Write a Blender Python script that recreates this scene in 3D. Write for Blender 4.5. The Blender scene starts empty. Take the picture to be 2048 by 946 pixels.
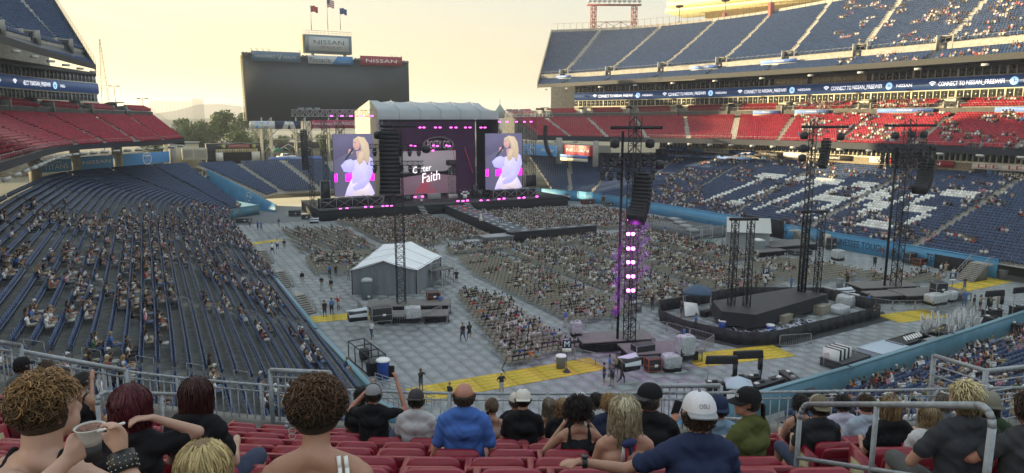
import bpy, math, random
import numpy as np
from mathutils import Matrix, Vector
random.seed(7); rng = np.random.default_rng(7)
R_ = math.radians
SC = bpy.context.scene; COL = SC.collection

# ------------------------------------------------------------------ camera, sky, sun, exposure
cam_d = bpy.data.cameras.new("camera"); cam = bpy.data.objects.new("camera", cam_d); COL.objects.link(cam)
PITCH = math.atan(235 / 1400.); YAW = R_(27); EYE = 20.0
cam.location = (0, 0, EYE); cam.rotation_euler = (math.pi / 2 - PITCH, 0, -YAW)
cam_d.sensor_width = 36; cam_d.lens = 36 * 1400 / 2048.; cam_d.clip_start = 0.1; cam_d.clip_end = 9000
SC.camera = cam
SUN_AZ = R_(-48); SUN_EL = R_(9.5)           # azimuth from +Y towards +X
world = bpy.data.worlds.new("World"); SC.world = world; world.use_nodes = True
wn = world.node_tree.nodes; wl = world.node_tree.links; wn.clear()
w_out = wn.new('ShaderNodeOutputWorld'); w_bg = wn.new('ShaderNodeBackground')
sky = wn.new('ShaderNodeTexSky'); sky.sky_type = 'NISHITA'; sky.sun_disc = False
sky.sun_elevation = SUN_EL; sky.sun_rotation = SUN_AZ; sky.air_density = 1.0; sky.dust_density = 4.0; sky.ozone_density = 1.0; sky.altitude = 100
tc = wn.new('ShaderNodeTexCoord'); sep = wn.new('ShaderNodeSeparateXYZ'); wl.new(tc.outputs['Generated'], sep.inputs[0])
# thin high cloud veil over the clear sky: mixes a pale grey-cream into the sky everywhere, streaky
mp = wn.new('ShaderNodeMapping'); mp.inputs['Scale'].default_value = (1.5, 1.2, 9.0); mp.inputs['Rotation'].default_value = (0.1, 0.25, 0.4)
wl.new(tc.outputs['Generated'], mp.inputs[0])
nz = wn.new('ShaderNodeTexNoise'); nz.inputs['Scale'].default_value = 2.2; nz.inputs['Detail'].default_value = 7; nz.inputs['Roughness'].default_value = 0.62; nz.inputs['Distortion'].default_value = 0.6
wl.new(mp.outputs[0], nz.inputs['Vector'])
cr = wn.new('ShaderNodeValToRGB'); cr.color_ramp.elements[0].position = 0.35; cr.color_ramp.elements[0].color = (.72, .72, .72, 1)
cr.color_ramp.elements[1].position = 0.75; cr.color_ramp.elements[1].color = (.97, .97, .97, 1)
wl.new(nz.outputs['Fac'], cr.inputs[0])
# veil colour by elevation: warm cream near the horizon, cooler grey above
mr = wn.new('ShaderNodeValToRGB'); e = mr.color_ramp.elements
e[0].position = 0.0; e[0].color = (3.7, 2.25, .62, 1); e[1].position = 0.62; e[1].color = (2.4, 2.8, 3.0, 1)
q = e.new(0.07); q.color = (3.4, 2.4, .95, 1); q = e.new(0.15); q.color = (2.7, 2.35, 1.5, 1); q = e.new(0.26); q.color = (2.2, 2.3, 2.15, 1)
mr2 = wn.new('ShaderNodeValToRGB'); e2 = mr2.color_ramp.elements; e2[0].position = 0; e2[0].color = (2.8, 2.4, 1.6, 1); e2[1].position = .5; e2[1].color = (2.4, 2.8, 3.0, 1); q = e2.new(.16); q.color = (2.3, 2.3, 2.0, 1)
dt = wn.new('ShaderNodeVectorMath'); dt.operation = 'DOT_PRODUCT'; dt.inputs[1].default_value = (math.sin(SUN_AZ), math.cos(SUN_AZ), 0); wl.new(tc.outputs['Generated'], dt.inputs[0])
mrd = wn.new('ShaderNodeMapRange'); mrd.inputs['From Min'].default_value = -.1; mrd.inputs['From Max'].default_value = .85; wl.new(dt.outputs['Value'], mrd.inputs[0])
mxa = wn.new('ShaderNodeMix'); mxa.data_type = 'RGBA'; wl.new(mrd.outputs[0], mxa.inputs[0]); wl.new(mr2.outputs[0], mxa.inputs[6])
wl.new(sep.outputs['Z'], mr2.inputs[0])
wl.new(sep.outputs['Z'], mr.inputs[0])
mx = wn.new('ShaderNodeMix'); mx.data_type = 'RGBA'
wl.new(cr.outputs[0], mx.inputs[0]); wl.new(sky.outputs[0], mx.inputs[6]); wl.new(mr.outputs[0], mxa.inputs[7]); wl.new(mxa.outputs[2], mx.inputs[7])
wl.new(mx.outputs[2], w_bg.inputs[0]); w_bg.inputs[1].default_value = 0.13
wl.new(w_bg.outputs[0], w_out.inputs[0])
sd = bpy.data.lights.new("sun", 'SUN'); sd.energy = 5.0; sd.angle = R_(0.6); sd.color = (1.0, 0.80, 0.46)
sun = bpy.data.objects.new("sun", sd); COL.objects.link(sun); sun.location = (-200, 150, 120)
sv = Vector((math.sin(SUN_AZ) * math.cos(SUN_EL), math.cos(SUN_AZ) * math.cos(SUN_EL), math.sin(SUN_EL)))
sun.rotation_euler = sv.to_track_quat('Z', 'Y').to_euler()
SC.view_settings.view_transform = 'Standard'; SC.view_settings.look = 'None'; SC.view_settings.exposure = 1.48; SC.view_settings.gamma = 1.0
SC.cycles.max_bounces = 4; SC.cycles.diffuse_bounces = 2; SC.cycles.glossy_bounces = 2; SC.cycles.transmission_bounces = 3
SC.cycles.volume_bounces = 0; SC.cycles.transparent_max_bounces = 6

# ------------------------------------------------------------------ camera geometry helpers (to know what is in view and how far)
CF = np.array([math.sin(YAW), math.cos(YAW), 0.]); CR = np.array([math.cos(YAW), -math.sin(YAW), 0.])
CFW = CF * math.cos(PITCH) - np.array([0, 0, math.sin(PITCH)]); CUP = CF * math.sin(PITCH) + np.array([0, 0, math.cos(PITCH)])
def proj(P):
    v = np.asarray(P, float) - [0, 0, EYE]; z = v @ CFW
    zz = np.where(z < .1, .1, z)
    return 1024 + 1400 * (v @ CR) / zz, 473 - 1400 * (v @ CUP) / zz, z
def ray(x, y): return CFW + CR * (x - 1024) / 1400. + CUP * (473 - y) / 1400.
def atz(x, y, z=0.):
    d = ray(x, y); return np.array([0, 0, EYE]) + d * ((z - EYE) / d[2])
def atd(x, y, depth): return np.array([0, 0, EYE]) + ray(x, y) * depth

# ------------------------------------------------------------------ materials
MATS = {}
def mat(name, col=(.5, .5, .5), rough=.7, metal=0., noise=None, attr=None, obj=False, emis=None, bump=None, spec=.5, rnd=None, trans=None):
    if name in MATS: return MATS[name]
    m = bpy.data.materials.new(name); m.use_nodes = True; MATS[name] = m
    nt = m.node_tree; b = nt.nodes['Principled BSDF']; L = nt.links
    b.inputs['Base Color'].default_value = (*col, 1); b.inputs['Roughness'].default_value = rough; b.inputs['Metallic'].default_value = metal
    b.inputs['Specular IOR Level'].default_value = spec
    src = None
    if attr:
        a = nt.nodes.new('ShaderNodeAttribute'); a.attribute_name = 'Col'; src = a.outputs['Color']
    if obj:
        a = nt.nodes.new('ShaderNodeObjectInfo'); src = a.outputs['Color']
    if rnd:
        a = nt.nodes.new('ShaderNodeObjectInfo'); r = nt.nodes.new('ShaderNodeValToRGB'); r.color_ramp.interpolation = 'CONSTANT'
        for i, c in enumerate(rnd):
            el = r.color_ramp.elements[0] if i == 0 else r.color_ramp.elements.new(i / len(rnd))
            el.position = i / len(rnd); el.color = (*c, 1)
        mm = nt.nodes.new('ShaderNodeMath'); mm.operation = 'FRACT'; m2 = nt.nodes.new('ShaderNodeMath'); m2.operation = 'MULTIPLY'; m2.inputs[1].default_value = 7.3 + len(rnd)
        L.new(a.outputs['Random'], m2.inputs[0]); L.new(m2.outputs[0], mm.inputs[0]); L.new(mm.outputs[0], r.inputs[0]); src = r.outputs[0]
    if noise:
        tc = nt.nodes.new('ShaderNodeTexCoord'); n = nt.nodes.new('ShaderNodeTexNoise'); n.inputs['Scale'].default_value = noise[0]; n.inputs['Detail'].default_value = 5
        L.new(tc.outputs['Object'], n.inputs['Vector'])
        mp = nt.nodes.new('ShaderNodeMapRange'); mp.inputs['From Min'].default_value = .3; mp.inputs['From Max'].default_value = .7
        mp.inputs['To Min'].default_value = 1 - noise[1]; mp.inputs['To Max'].default_value = 1 + noise[1]; L.new(n.outputs['Fac'], mp.inputs[0])
        vm = nt.nodes.new('ShaderNodeVectorMath'); vm.operation = 'SCALE'
        if src: L.new(src, vm.inputs[0])
        else: vm.inputs[0].default_value = col
        L.new(mp.outputs[0], vm.inputs['Scale']); src = vm.outputs[0]
    if bump:
        tc = nt.nodes.new('ShaderNodeTexCoord'); n = nt.nodes.new('ShaderNodeTexNoise'); n.inputs['Scale'].default_value = bump[0]; n.inputs['Detail'].default_value = 4
        if len(bump) > 3:
            mpp = nt.nodes.new('ShaderNodeMapping'); mpp.inputs['Scale'].default_value = bump[3]; L.new(tc.outputs['Object'], mpp.inputs[0]); L.new(mpp.outputs[0], n.inputs['Vector'])
        else: L.new(tc.outputs['Object'], n.inputs['Vector'])
        bp = nt.nodes.new('ShaderNodeBump'); bp.inputs['Strength'].default_value = bump[1]; bp.inputs['Distance'].default_value = bump[2]
        L.new(n.outputs['Fac'], bp.inputs['Height']); L.new(bp.outputs[0], b.inputs['Normal'])
    if src: L.new(src, b.inputs['Base Color'])
    if emis:
        b.inputs['Emission Strength'].default_value = emis[1]
        if src and emis[0] is None: L.new(src, b.inputs['Emission Color'])
        else: b.inputs['Emission Color'].default_value = (*emis[0], 1)
    return m
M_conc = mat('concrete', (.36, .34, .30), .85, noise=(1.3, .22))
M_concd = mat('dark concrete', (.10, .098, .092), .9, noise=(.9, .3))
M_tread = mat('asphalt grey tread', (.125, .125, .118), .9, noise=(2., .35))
M_black = mat('black steel', (.015, .015, .017), .5)
M_blackf = mat('black fabric', (.018, .018, .02), .9, noise=(2., .3))
M_alu = mat('aluminium truss', (.5, .5, .5), .38, metal=.7)
M_galv = mat('galvanised pipe', (.30, .32, .34), .5, metal=.25, noise=(14., .2))
M_galvd = mat('galvanised rail far', (.33, .34, .34), .55, metal=.2)
M_cream = mat('cream frame paint', (.74, .70, .54), .6)
M_glass = mat('dark window glass', (.03, .035, .035), .12, spec=.8)
M_redc = mat('red seat plastic', (.27, .014, .032), .36, noise=(5., .12))
M_redg = mat('red seat gloss', (.24, .012, .028), .33, noise=(9., .14), spec=.45)
M_navy = mat('navy seat plastic', (.034, .062, .14), .42, noise=(3., .2))
M_leafd = None
M_attr = mat('painted by piece', attr=True, rough=.75)
M_seatattr = mat('seat plastic by piece', attr=True, rough=.45)
M_blueW = mat('light blue wall paint', (.085, .30, .52), .6, noise=(.5, .1))
M_blueS = mat('sign blue', (.09, .32, .72), .5)
M_navyS = mat('navy board', (.018, .035, .09), .4)
M_redS = mat('sign red', (.42, .03, .05), .5)
M_white = mat('white vinyl', (.78, .78, .76), .6)
M_whitel = mat('white lettering', (.85, .85, .85), .6)
M_grey = mat('grey vinyl', (.34, .36, .36), .6, noise=(1.5, .08))
M_tent = mat('tent fabric white grey', (.50, .53, .55), .6, noise=(1.2, .06), bump=(1.2, .3, .15))
M_tentw = mat('tent wall grey fabric', (.21, .23, .245), .75, bump=(1.4, .8, .25, (1, 1, .3)))
M_roofc = mat('stage roof membrane', (.40, .43, .45), .6, noise=(.4, .05))
M_stcol = mat('red oxide steel', (.30, .075, .06), .6)
M_yel = mat('yellow floor panel', (.60, .43, .03), .6, noise=(2.5, .2))
M_wood = mat('plywood deck', (.16, .15, .14), .8, noise=(3., .15))
M_mag = mat('magenta lamp glass', (.9, .1, .8), .4, emis=((1., .10, .72), 1.8))
M_beig = mat('beige folding chair', (.26, .235, .175), .55, noise=(6., .15))
M_org = mat('orange red case', (.5, .10, .03), .6)
M_bin = mat('blue plastic drum', (.02, .07, .35), .45)
M_led = mat('led ribbon blue', (.02, .05, .14), .4, emis=((.04, .09, .24), .12))
M_ledt = mat('led white text', (.8, .8, .85), .5, emis=((.9, .93, 1.), .55))

# ------------------------------------------------------------------ mesh toolkit
def link(o, parent=None, world=False):
    COL.objects.link(o)
    if parent is not None:
        o.parent = parent
        if world: o.location = -Vector(parent.location)
    return o
def raw_mesh(name, V, loops, sizes, mi=None, mats=(), col=None, smooth=False):
    me = bpy.data.meshes.new(name); V = np.asarray(V, np.float32); loops = np.asarray(loops, np.int32); sizes = np.asarray(sizes, np.int32)
    me.vertices.add(len(V)); me.vertices.foreach_set('co', V.ravel()); me.loops.add(len(loops)); me.loops.foreach_set('vertex_index', loops)
    me.polygons.add(len(sizes)); st = np.zeros(len(sizes), np.int32); st[1:] = np.cumsum(sizes)[:-1]; me.polygons.foreach_set('loop_start', st)
    for m in mats: me.materials.append(m)
    if mi is not None: me.polygons.foreach_set('material_index', np.asarray(mi, np.int32))
    if smooth: me.polygons.foreach_set('use_smooth', np.ones(len(sizes), bool))
    if col is not None:
        c = me.color_attributes.new('Col', 'FLOAT_COLOR', 'POINT'); cc = np.ones((len(V), 4), np.float32); cc[:, :3] = col; c.data.foreach_set('color', cc.ravel())
    me.update(calc_edges=True); me.validate(); return me
class MB:
    def __init__(s): s.v = []; s.f = []; s.m = []; s.c = []
    def add(s, V, F, mi=0, c=0):
        n = len(s.v); s.v.extend([tuple(map(float, p)) for p in V]); s.f.extend([tuple(i + n for i in f) for f in F]); s.m.extend([mi] * len(F)); s.c.extend([c] * len(V)); return s
    def box(s, c, d, rz=0., mi=0, cls=0, top=None, rx=0.):
        x, y, z = d[0] / 2, d[1] / 2, d[2] / 2; t = top if top is not None else 1.
        P = [(-x, -y, -z), (x, -y, -z), (x, y, -z), (-x, y, -z), (-x * t, -y * t, z), (x * t, -y * t, z), (x * t, y * t, z), (-x * t, y * t, z)]
        if rx: P = [(a, b * math.cos(rx) - e * math.sin(rx), b * math.sin(rx) + e * math.cos(rx)) for a, b, e in P]
        cc, ss = math.cos(rz), math.sin(rz)
        P = [(c[0] + a * cc - b * ss, c[1] + a * ss + b * cc, c[2] + e) for a, b, e in P]
        return s.add(P, [(0, 3, 2, 1), (4, 5, 6, 7), (0, 1, 5, 4), (1, 2, 6, 5), (2, 3, 7, 6), (3, 0, 4, 7)], mi, cls)
    def bar(s, p, q, r=.05, n=4, r2=None, mi=0, cls=0, cap=True):
        p = np.array(p, float); q = np.array(q, float); d = q - p; L = np.linalg.norm(d)
        if L < 1e-6: return s
        d /= L; a = np.array([0, 0, 1.]) if abs(d[2]) < .9 else np.array([1., 0, 0]); u = np.cross(d, a); u /= np.linalg.norm(u); w = np.cross(d, u)
        r2 = r if r2 is None else r2; V = []
        for k in range(n):
            t = 2 * math.pi * (k + .5) / n; V.append(p + (u * math.cos(t) + w * math.sin(t)) * r)
        for k in range(n):
            t = 2 * math.pi * (k + .5) / n; V.append(q + (u * math.cos(t) + w * math.sin(t)) * r2)
        F = [(k, k + n, (k + 1) % n + n, (k + 1) % n) for k in range(n)]
        if cap: F += [tuple(range(n)), tuple(range(2 * n - 1, n - 1, -1))]
        return s.add(V, F, mi, cls)
    def pipe(s, pts, r=.03, n=6, mi=0):
        for a, b in zip(pts[:-1], pts[1:]): s.bar(a, b, r, n, mi=mi)
        return s
    def lathe(s, prof, n=12, c=(0, 0, 0), mi=0, cls=0, sx=1., sy=1.):
        V = []; F = []
        for r, z in prof:
            for k in range(n):
                t = 2 * math.pi * k / n; V.append((c[0] + r * math.cos(t) * sx, c[1] + r * math.sin(t) * sy, c[2] + z))
        for i in range(len(prof) - 1):
            for k in range(n): F.append((i * n + k, i * n + (k + 1) % n, (i + 1) * n + (k + 1) % n, (i + 1) * n + k))
        F.append(tuple(range(n - 1, -1, -1))); F.append(tuple((len(prof) - 1) * n + k for k in range(n)))
        return s.add(V, F, mi, cls)
    def prism(s, poly, z0, z1, mi=0):
        n = len(poly); V = [(x, y, z0) for x, y in poly] + [(x, y, z1) for x, y in poly]
        F = [(k, (k + 1) % n, (k + 1) % n + n, k + n) for k in range(n)] + [tuple(range(n - 1, -1, -1)), tuple(range(n, 2 * n))]
        return s.add(V, F, mi)
    def slab(s, poly, y0, y1, mi=0):            # outline in XZ, thickness along Y
        n = len(poly); V = [(x, y0, z) for x, z in poly] + [(x, y1, z) for x, z in poly]
        F = [(k, k + n, (k + 1) % n + n, (k + 1) % n) for k in range(n)] + [tuple(range(n)), tuple(range(2 * n - 1, n - 1, -1))]
        return s.add(V, F, mi)
    def tmpl(s):
        return (np.array(s.v, float), np.array([i for f in s.f for i in f]), np.array([len(f) for f in s.f]), np.array(s.m), np.array(s.c))
    def mesh(s, name, mats, smooth=False, col=None):
        V, lo, sz, mi, c = s.tmpl(); return raw_mesh(name, V, lo, sz, mi, mats if isinstance(mats, (list, tuple)) else [mats], col, smooth)
    def build(s, name, mats, parent=None, world=False, smooth=False, loc=None, rz=None, bevel=None):
        o = bpy.data.objects.new(name, s.mesh(name, mats, smooth)); link(o, parent, world)
        if loc is not None: o.location = loc
        if rz is not None: o.rotation_euler = (0, 0, rz)
        if bevel:
            b = o.modifiers.new('bevel', 'BEVEL'); b.width = bevel; b.segments = 2; b.limit_method = 'ANGLE'
        return o
def replicate(name, tm, pos, rz, cols=None, mats=(), parent=None, scale=None, tags=None):
    """one mesh of many copies; cols: (N, nclass, 3)"""
    V, lo, sz, mi, c = tm; N = len(pos); nv = len(V); pos = np.asarray(pos, float); rz = np.asarray(rz, float)
    sc = np.ones(N) if scale is None else np.asarray(scale)
    cc, ss = np.cos(rz), np.sin(rz); X = V[None, :, 0] * sc[:, None]; Y = V[None, :, 1] * sc[:, None]; Z = V[None, :, 2] * sc[:, None]
    W = np.stack([X * cc[:, None] - Y * ss[:, None] + pos[:, 0:1], X * ss[:, None] + Y * cc[:, None] + pos[:, 1:2], Z + pos[:, 2:3]], -1).reshape(-1, 3)
    LO = (lo[None, :] + (np.arange(N) * nv)[:, None]).ravel(); SZ = np.tile(sz, N); MI = np.tile(mi, N)
    col = None
    if cols is not None: col = np.asarray(cols)[:, c].reshape(-1, 3)
    me = raw_mesh(name, W, LO, SZ, MI, mats, col); o = bpy.data.objects.new(name, me); link(o, parent, parent is not None)
    return o
def tag(o, label=None, cat=None, group=None, kind=None):
    if label: o['label'] = label
    if cat: o['category'] = cat
    if group: o['group'] = group
    if kind: o['kind'] = kind
    return o
def thing(name, label, cat, loc=(0, 0, 0), rz=0., group=None, mat4=None):
    o = bpy.data.objects.new(name, None); COL.objects.link(o); o.empty_display_size = .3
    o.location = loc; o.rotation_euler = (0, 0, rz)
    return tag(o, label, cat, group)
def dup(o, loc=None, rz=None, label=None, parent=None):
    c = o.copy(); COL.objects.link(c)
    if parent is not None: c.parent = parent
    if loc is not None: c.location = loc
    if rz is not None: c.rotation_euler = (0, 0, rz)
    if label: c['label'] = label
    for ch in KIDS.get(o.name, ()): dup(ch, parent=c)
    return c
KIDS = {}
def kids(o):
    KIDS[o.name] = [c for c in bpy.data.objects if c.parent == o]
    for c in KIDS[o.name]: kids(c)
def text(body, w, h, mtl, parent=None, loc=(0, 0, 0), rz=0., shear=0., name='lettering', depth=.01, rot=None, arch=0):
    """flat raised lettering in the local XZ plane, centred, fitted to width w and cap height h, read from -Y"""
    cu = bpy.data.curves.new(name, 'FONT'); cu.body = body; cu.size = 1; cu.align_x = 'CENTER'; cu.align_y = 'CENTER'; cu.extrude = 0; cu.resolution_u = 2; cu.shear = shear
    o = bpy.data.objects.new(name, cu); me = bpy.data.meshes.new_from_object(o)
    bpy.data.objects.remove(o); n = len(me.vertices); a = np.empty(n * 3, np.float32); me.vertices.foreach_get('co', a); a = a.reshape(-1, 3)
    mn, mxx = a.min(0), a.max(0); ctr = (mn + mxx) / 2; sx = w / max(mxx[0] - mn[0], 1e-3); sy = h / max(mxx[1] - mn[1], 1e-3)
    b = np.zeros_like(a); b[:, 0] = (a[:, 0] - ctr[0]) * sx; b[:, 2] = (a[:, 1] - ctr[1]) * sy; b[:, 1] = -depth
    if arch: b[:, 2] -= arch * (b[:, 0] / (w / 2)) ** 2
    me.vertices.foreach_set('co', b.ravel()); me.materials.clear(); me.materials.append(mtl); me.name = name; me.update()
    t = bpy.data.objects.new(name, me); link(t, parent); t.location = loc; t.rotation_euler = (0, 0, rz) if rot is None else rot
    return t
def poly_text_bits(letters, cw=5, gap=1):
    F = {'T': ["11111", "00100", "00100", "00100", "00100", "00100", "00100"], 'I': ["111", "010", "010", "010", "010", "010", "111"],
         'A': ["01110", "10001", "10001", "11111", "10001", "10001", "10001"], 'N': ["10001", "11001", "11101", "10111", "10011", "10001", "10001"], 'S': ["01111", "10000", "10000", "01110", "00001", "00001", "11110"]}
    rows = [''] * 7
    for ch in letters:
        for i in range(7): rows[i] += F[ch][i] + '0'
    return rows
# ------------------------------------------------------------------ ground, floor panels
XC = 52.8
g = MB(); g.box((0, 400, -.35), (6000, 6000, .1)); tag(g.build('ground', mat('ground asphalt and grass', (.07, .075, .05), .95, noise=(.02, .5))), kind='structure')
def floor_mat(name, col):
    m = mat(name, col, .6, noise=(.22, .16)); nt = m.node_tree; L = nt.links; b = nt.nodes['Principled BSDF']
    tc = nt.nodes.new('ShaderNodeNewGeometry'); sp = nt.nodes.new('ShaderNodeSeparateXYZ'); L.new(tc.outputs['Position'], sp.inputs[0])
    def mth(op, a, bb):
        n = nt.nodes.new('ShaderNodeMath'); n.operation = op
        for i, v in enumerate((a, bb)):
            if v is None: continue
            if isinstance(v, (int, float)): n.inputs[i].default_value = v
            else: L.new(v, n.inputs[i])
        return n.outputs[0]
    # small dark lifting slots, staggered along the joints of each panel
    fx = mth('FRACT', mth('DIVIDE', mth('ADD', sp.outputs[0], 200.), .6), None); yrow = mth('FLOOR', mth('DIVIDE', mth('ADD', sp.outputs[1], 200.), .9), None)
    fx2 = mth('FRACT', mth('ADD', fx, mth('MULTIPLY', yrow, .37)), None); fy = mth('FRACT', mth('DIVIDE', mth('ADD', sp.outputs[1], 200.), .9), None)
    a = mth('LESS_THAN', mth('ABSOLUTE', mth('SUBTRACT', fx2, .5), None), .10); c = mth('LESS_THAN', mth('ABSOLUTE', mth('SUBTRACT', fy, .5), None), .035)
    n3 = nt.nodes.new('ShaderNodeTexNoise'); n3.inputs['Scale'].default_value = 2.2; L.new(tc.outputs['Position'], n3.inputs['Vector'])
    k = mth('MULTIPLY', mth('MULTIPLY', a, c), mth('GREATER_THAN', n3.outputs['Fac'], .5))
    mx = nt.nodes.new('ShaderNodeMix'); mx.data_type = 'RGBA'; L.new(k, mx.inputs[0])
    old = b.inputs['Base Color'].links[0].from_socket; L.new(old, mx.inputs[6]); mx.inputs[7].default_value = (.02, .022, .025, 1); L.new(mx.outputs[2], b.inputs['Base Color'])
    return m
M_floor = floor_mat('grey turf cover panel', (.285, .305, .31)); M_floorb = mat('floor joint', (.22, .235, .24), .9)
fl = MB(); fl.prism([(9, 20), (98, 20), (98, 156), (84, 186), (22, 186), (9, 156)], -.3, 0.0); floor = tag(fl.build('floor', M_floorb), kind='structure')
PW, PD = 1.2, 1.8
cells = []
for i in range(0, 70):
    for j in range(-2, 66):
        x = 11.8 + PW * (i + .5); y = 30.5 + PD * (j + .5) + (0.9 if i % 2 else 0)
        if x > 94.2 or y > 141: continue
        if y < 33.5 + (x - 31) * .055 and x >= 31: continue
        cells.append((x, y))
cells = np.array(cells); u, v, d = proj(np.c_[cells, np.zeros(len(cells))]); vis = (u > -20) & (u < 2070) & (v < 830) & (d > 0)
order = np.argsort(np.where(vis, d, 1e6)); near = order[:300]; far = order[300:]
me1 = MB().box((0, 0, .011), (PW - .008, PD - .008, .022)).mesh('floor_panel', M_floor)
for k in near:
    o = bpy.data.objects.new('floor_panel', me1); link(o, floor); o.location = (*cells[k], rng.uniform(-.001, .001))
tf = MB().box((0, 0, .011), (PW - .008, PD - .008, .022)).tmpl()
far = far[rng.random(len(far)) < 2]
o = replicate('floor_panel_field', tf, np.c_[cells[far], rng.uniform(-.001, .001, len(far))], np.zeros(len(far)), mats=[M_floor], parent=floor); tag(o, kind='stuff')
# yellow crossing strips: loose panels laid on top of the floor
def strip(p, q, w, label):
    p = np.array(p); q = np.array(q); L = np.linalg.norm(q - p); dx = (q - p) / L; az = math.atan2(dx[1], dx[0])
    t = thing('floor_strip', label, 'floor strip', (p[0], p[1], .026), az, group='yellow walkway strips on the grey floor')
    nr = int(w / .55); nl = max(2, int(L / 2.4))
    mbb = MB().box((0, 0, .012), (L / nl - .03, w / nr - .03, .024)).mesh('strip_panel', M_yel)
    for i in range(nl):
        for j in range(nr):
            c = bpy.data.objects.new('strip_panel', mbb); link(c, t); c.location = ((i + .5) * L / nl, (j + .5) * w / nr - w / 2, .004 * ((i + j) % 2) + rng.uniform(0, .006))
strip((15.3, 46.6), (31.6, 46.2), 3.0, 'long yellow floor strip running under the nearest chair block')
strip((38.6, 43.2), (47.9, 41.6), 3.2, 'yellow floor strip between the middle camera riser and the black fenced pen')
strip((65.0, 43.8), (71.6, 42.9), 3.0, 'short yellow floor strip in front of the right hand riser fence')
strip((79.6, 48.3), (94, 48.8), 2.9, 'yellow floor strip leading to the far right wall stairs')
strip((12.3, 70.2), (20.5, 68.8), 2.4, 'yellow and red floor strip left of the white camera tent')
strip((12.0, 118.5), (18.0, 120.5), 2.0, 'small yellow floor strip by the far left corner wall')
# ------------------------------------------------------------------ seating bowls
def resample(st, n):
    st = np.array(st, float); cum = np.r_[0, np.cumsum(np.linalg.norm(np.diff(st[:, :2], axis=0), axis=1) + np.linalg.norm(np.diff(st[:, 2:4], axis=0), axis=1))]
    # smooth catmull-rom through stations
    t = np.linspace(0, cum[-1], n); out = np.zeros((n, st.shape[1]))
    for c in range(st.shape[1]):
        m = np.gradient(st[:, c], cum); i = np.clip(np.searchsorted(cum, t, 'right') - 1, 0, len(cum) - 2); h = cum[i + 1] - cum[i]; s = (t - cum[i]) / h
        out[:, c] = (2 * s**3 - 3 * s**2 + 1) * st[i, c] + (s**3 - 2 * s**2 + s) * h * m[i] + (-2 * s**3 + 3 * s**2) * st[i + 1, c] + (s**3 - s**2) * h * m[i + 1]
    return out
SEATS = dict(navy=[], red=[])       # rows of (x,y,z,rz,deck,row,colourflag)
def deck(parent, st, nrows, n=60, aisles=(), key='navy', tag_='', zpow=1., spacing=.54, skip=None, r0=0, r1=None, aw=.62, name='terrace', matl=None, flag=None, seats=True):
    """stations: fx, fy, bx, by, fz, bz. Builds stepped concrete and collects seat places"""
    P = resample(st, n); r1 = nrows if r1 is None else r1; rows = np.arange(r0, r1 + 1)
    V = []; F = []; ln = n
    def pt(a): return P[:, 0] + (P[:, 2] - P[:, 0]) * a, P[:, 1] + (P[:, 3] - P[:, 1]) * a
    def zz(a): return P[:, 4] + (P[:, 5] - P[:, 4]) * a ** zpow
    for r in range(r0, r1):
        for (a, zr) in ((r / nrows, r), ((r + 1) / nrows, r)):
            x, y = pt(a); z = zz(zr / nrows); V += list(zip(x, y, z))
    nl = 2 * (r1 - r0)
    for l in range(nl - 1):
        for k in range(n - 1): F.append((l * n + k, l * n + k + 1, (l + 1) * n + k + 1, (l + 1) * n + k))
    mb = MB(); mb.add(V, F); o = mb.build(name, matl or M_conc, parent, world=True)
    if seats:
        for r in range(r0, r1):
            a = (r + .55) / nrows; x, y = pt(a); z = zz(r / nrows); seg = np.hypot(np.diff(x), np.diff(y)); cum = np.r_[0, np.cumsum(seg)]
            s = np.arange(.3, cum[-1] - .2, spacing); par = np.interp(s, cum, np.linspace(0, 1, n)); X = np.interp(s, cum, x); Y = np.interp(s, cum, y); Z = np.interp(s, cum, z)
            dx = np.interp(par, np.linspace(0, 1, n), P[:, 0] - P[:, 2]); dy = np.interp(par, np.linspace(0, 1, n), P[:, 1] - P[:, 3]); rz = np.arctan2(dy, dx) - math.pi / 2
            ok = np.ones(len(s), bool)
            for al in aisles: ok &= np.abs(s - np.interp(al, np.linspace(0, 1, n), cum)) > aw
            if skip is not None: ok &= ~skip(par, np.full(len(par), a), X, Y)
            for k in np.nonzero(ok)[0]:
                SEATS[key].append((X[k], Y[k], Z[k], rz[k], tag_, r, par[k], flag(par[k], a, X[k], Y[k]) if flag else 0))
    return P
def side(s, pts):                   # s=-1 west, +1 east : half-plan (u, y) to world
    return [(XC + s * p[0], p[1], XC + s * p[2], p[3], *p[4:]) for p in pts]
lower = [(41.3, 22, 68.5, 14, 1.9, 10.9), (41.3, 45, 67.6, 45, 1.9, 10.9), (41.3, 75, 68, 75, 1.9, 10.9), (41.3, 105, 68.3, 108, 1.9, 10.9), (41.3, 130, 66, 140, 1.9, 10.7), (41, 142, 60.5, 157, 1.9, 10.2), (39.6, 149, 53.5, 172, 1.9, 9.7), (37.2, 154, 46, 183, 1.9, 9.2)]
club_all = club = [(65, 40, 83.5, 30, 15.2, 23.0), (65, 60, 83.5, 60, 15.2, 23.0), (65, 95, 83, 98, 15.2, 23.0), (63.6, 112, 81, 125, 15.2, 22.9), (59.5, 126, 77, 147, 15.2, 22.8), (54, 137, 71, 167, 15.2, 22.6), (48.5, 148, 63, 185, 15.2, 22.4), (43.5, 158, 54, 196, 15.2, 22.2), (40, 167, 48, 203, 15.2, 22.0)]
upper = [(71.5, 40, 108, 35, 29.8, 50), (71.3, 60, 108.3, 62, 29.8, 50), (71, 85, 108.5, 95, 29.8, 50), (69, 110, 109, 130, 29.8, 50), (65.5, 138, 109, 160, 29.8, 50), (61.5, 162, 103, 185, 29.8, 50), (57, 184, 92, 206, 29.8, 50), (54.3, 193, 76, 222, 29.8, 50)]
W = {}
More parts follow.
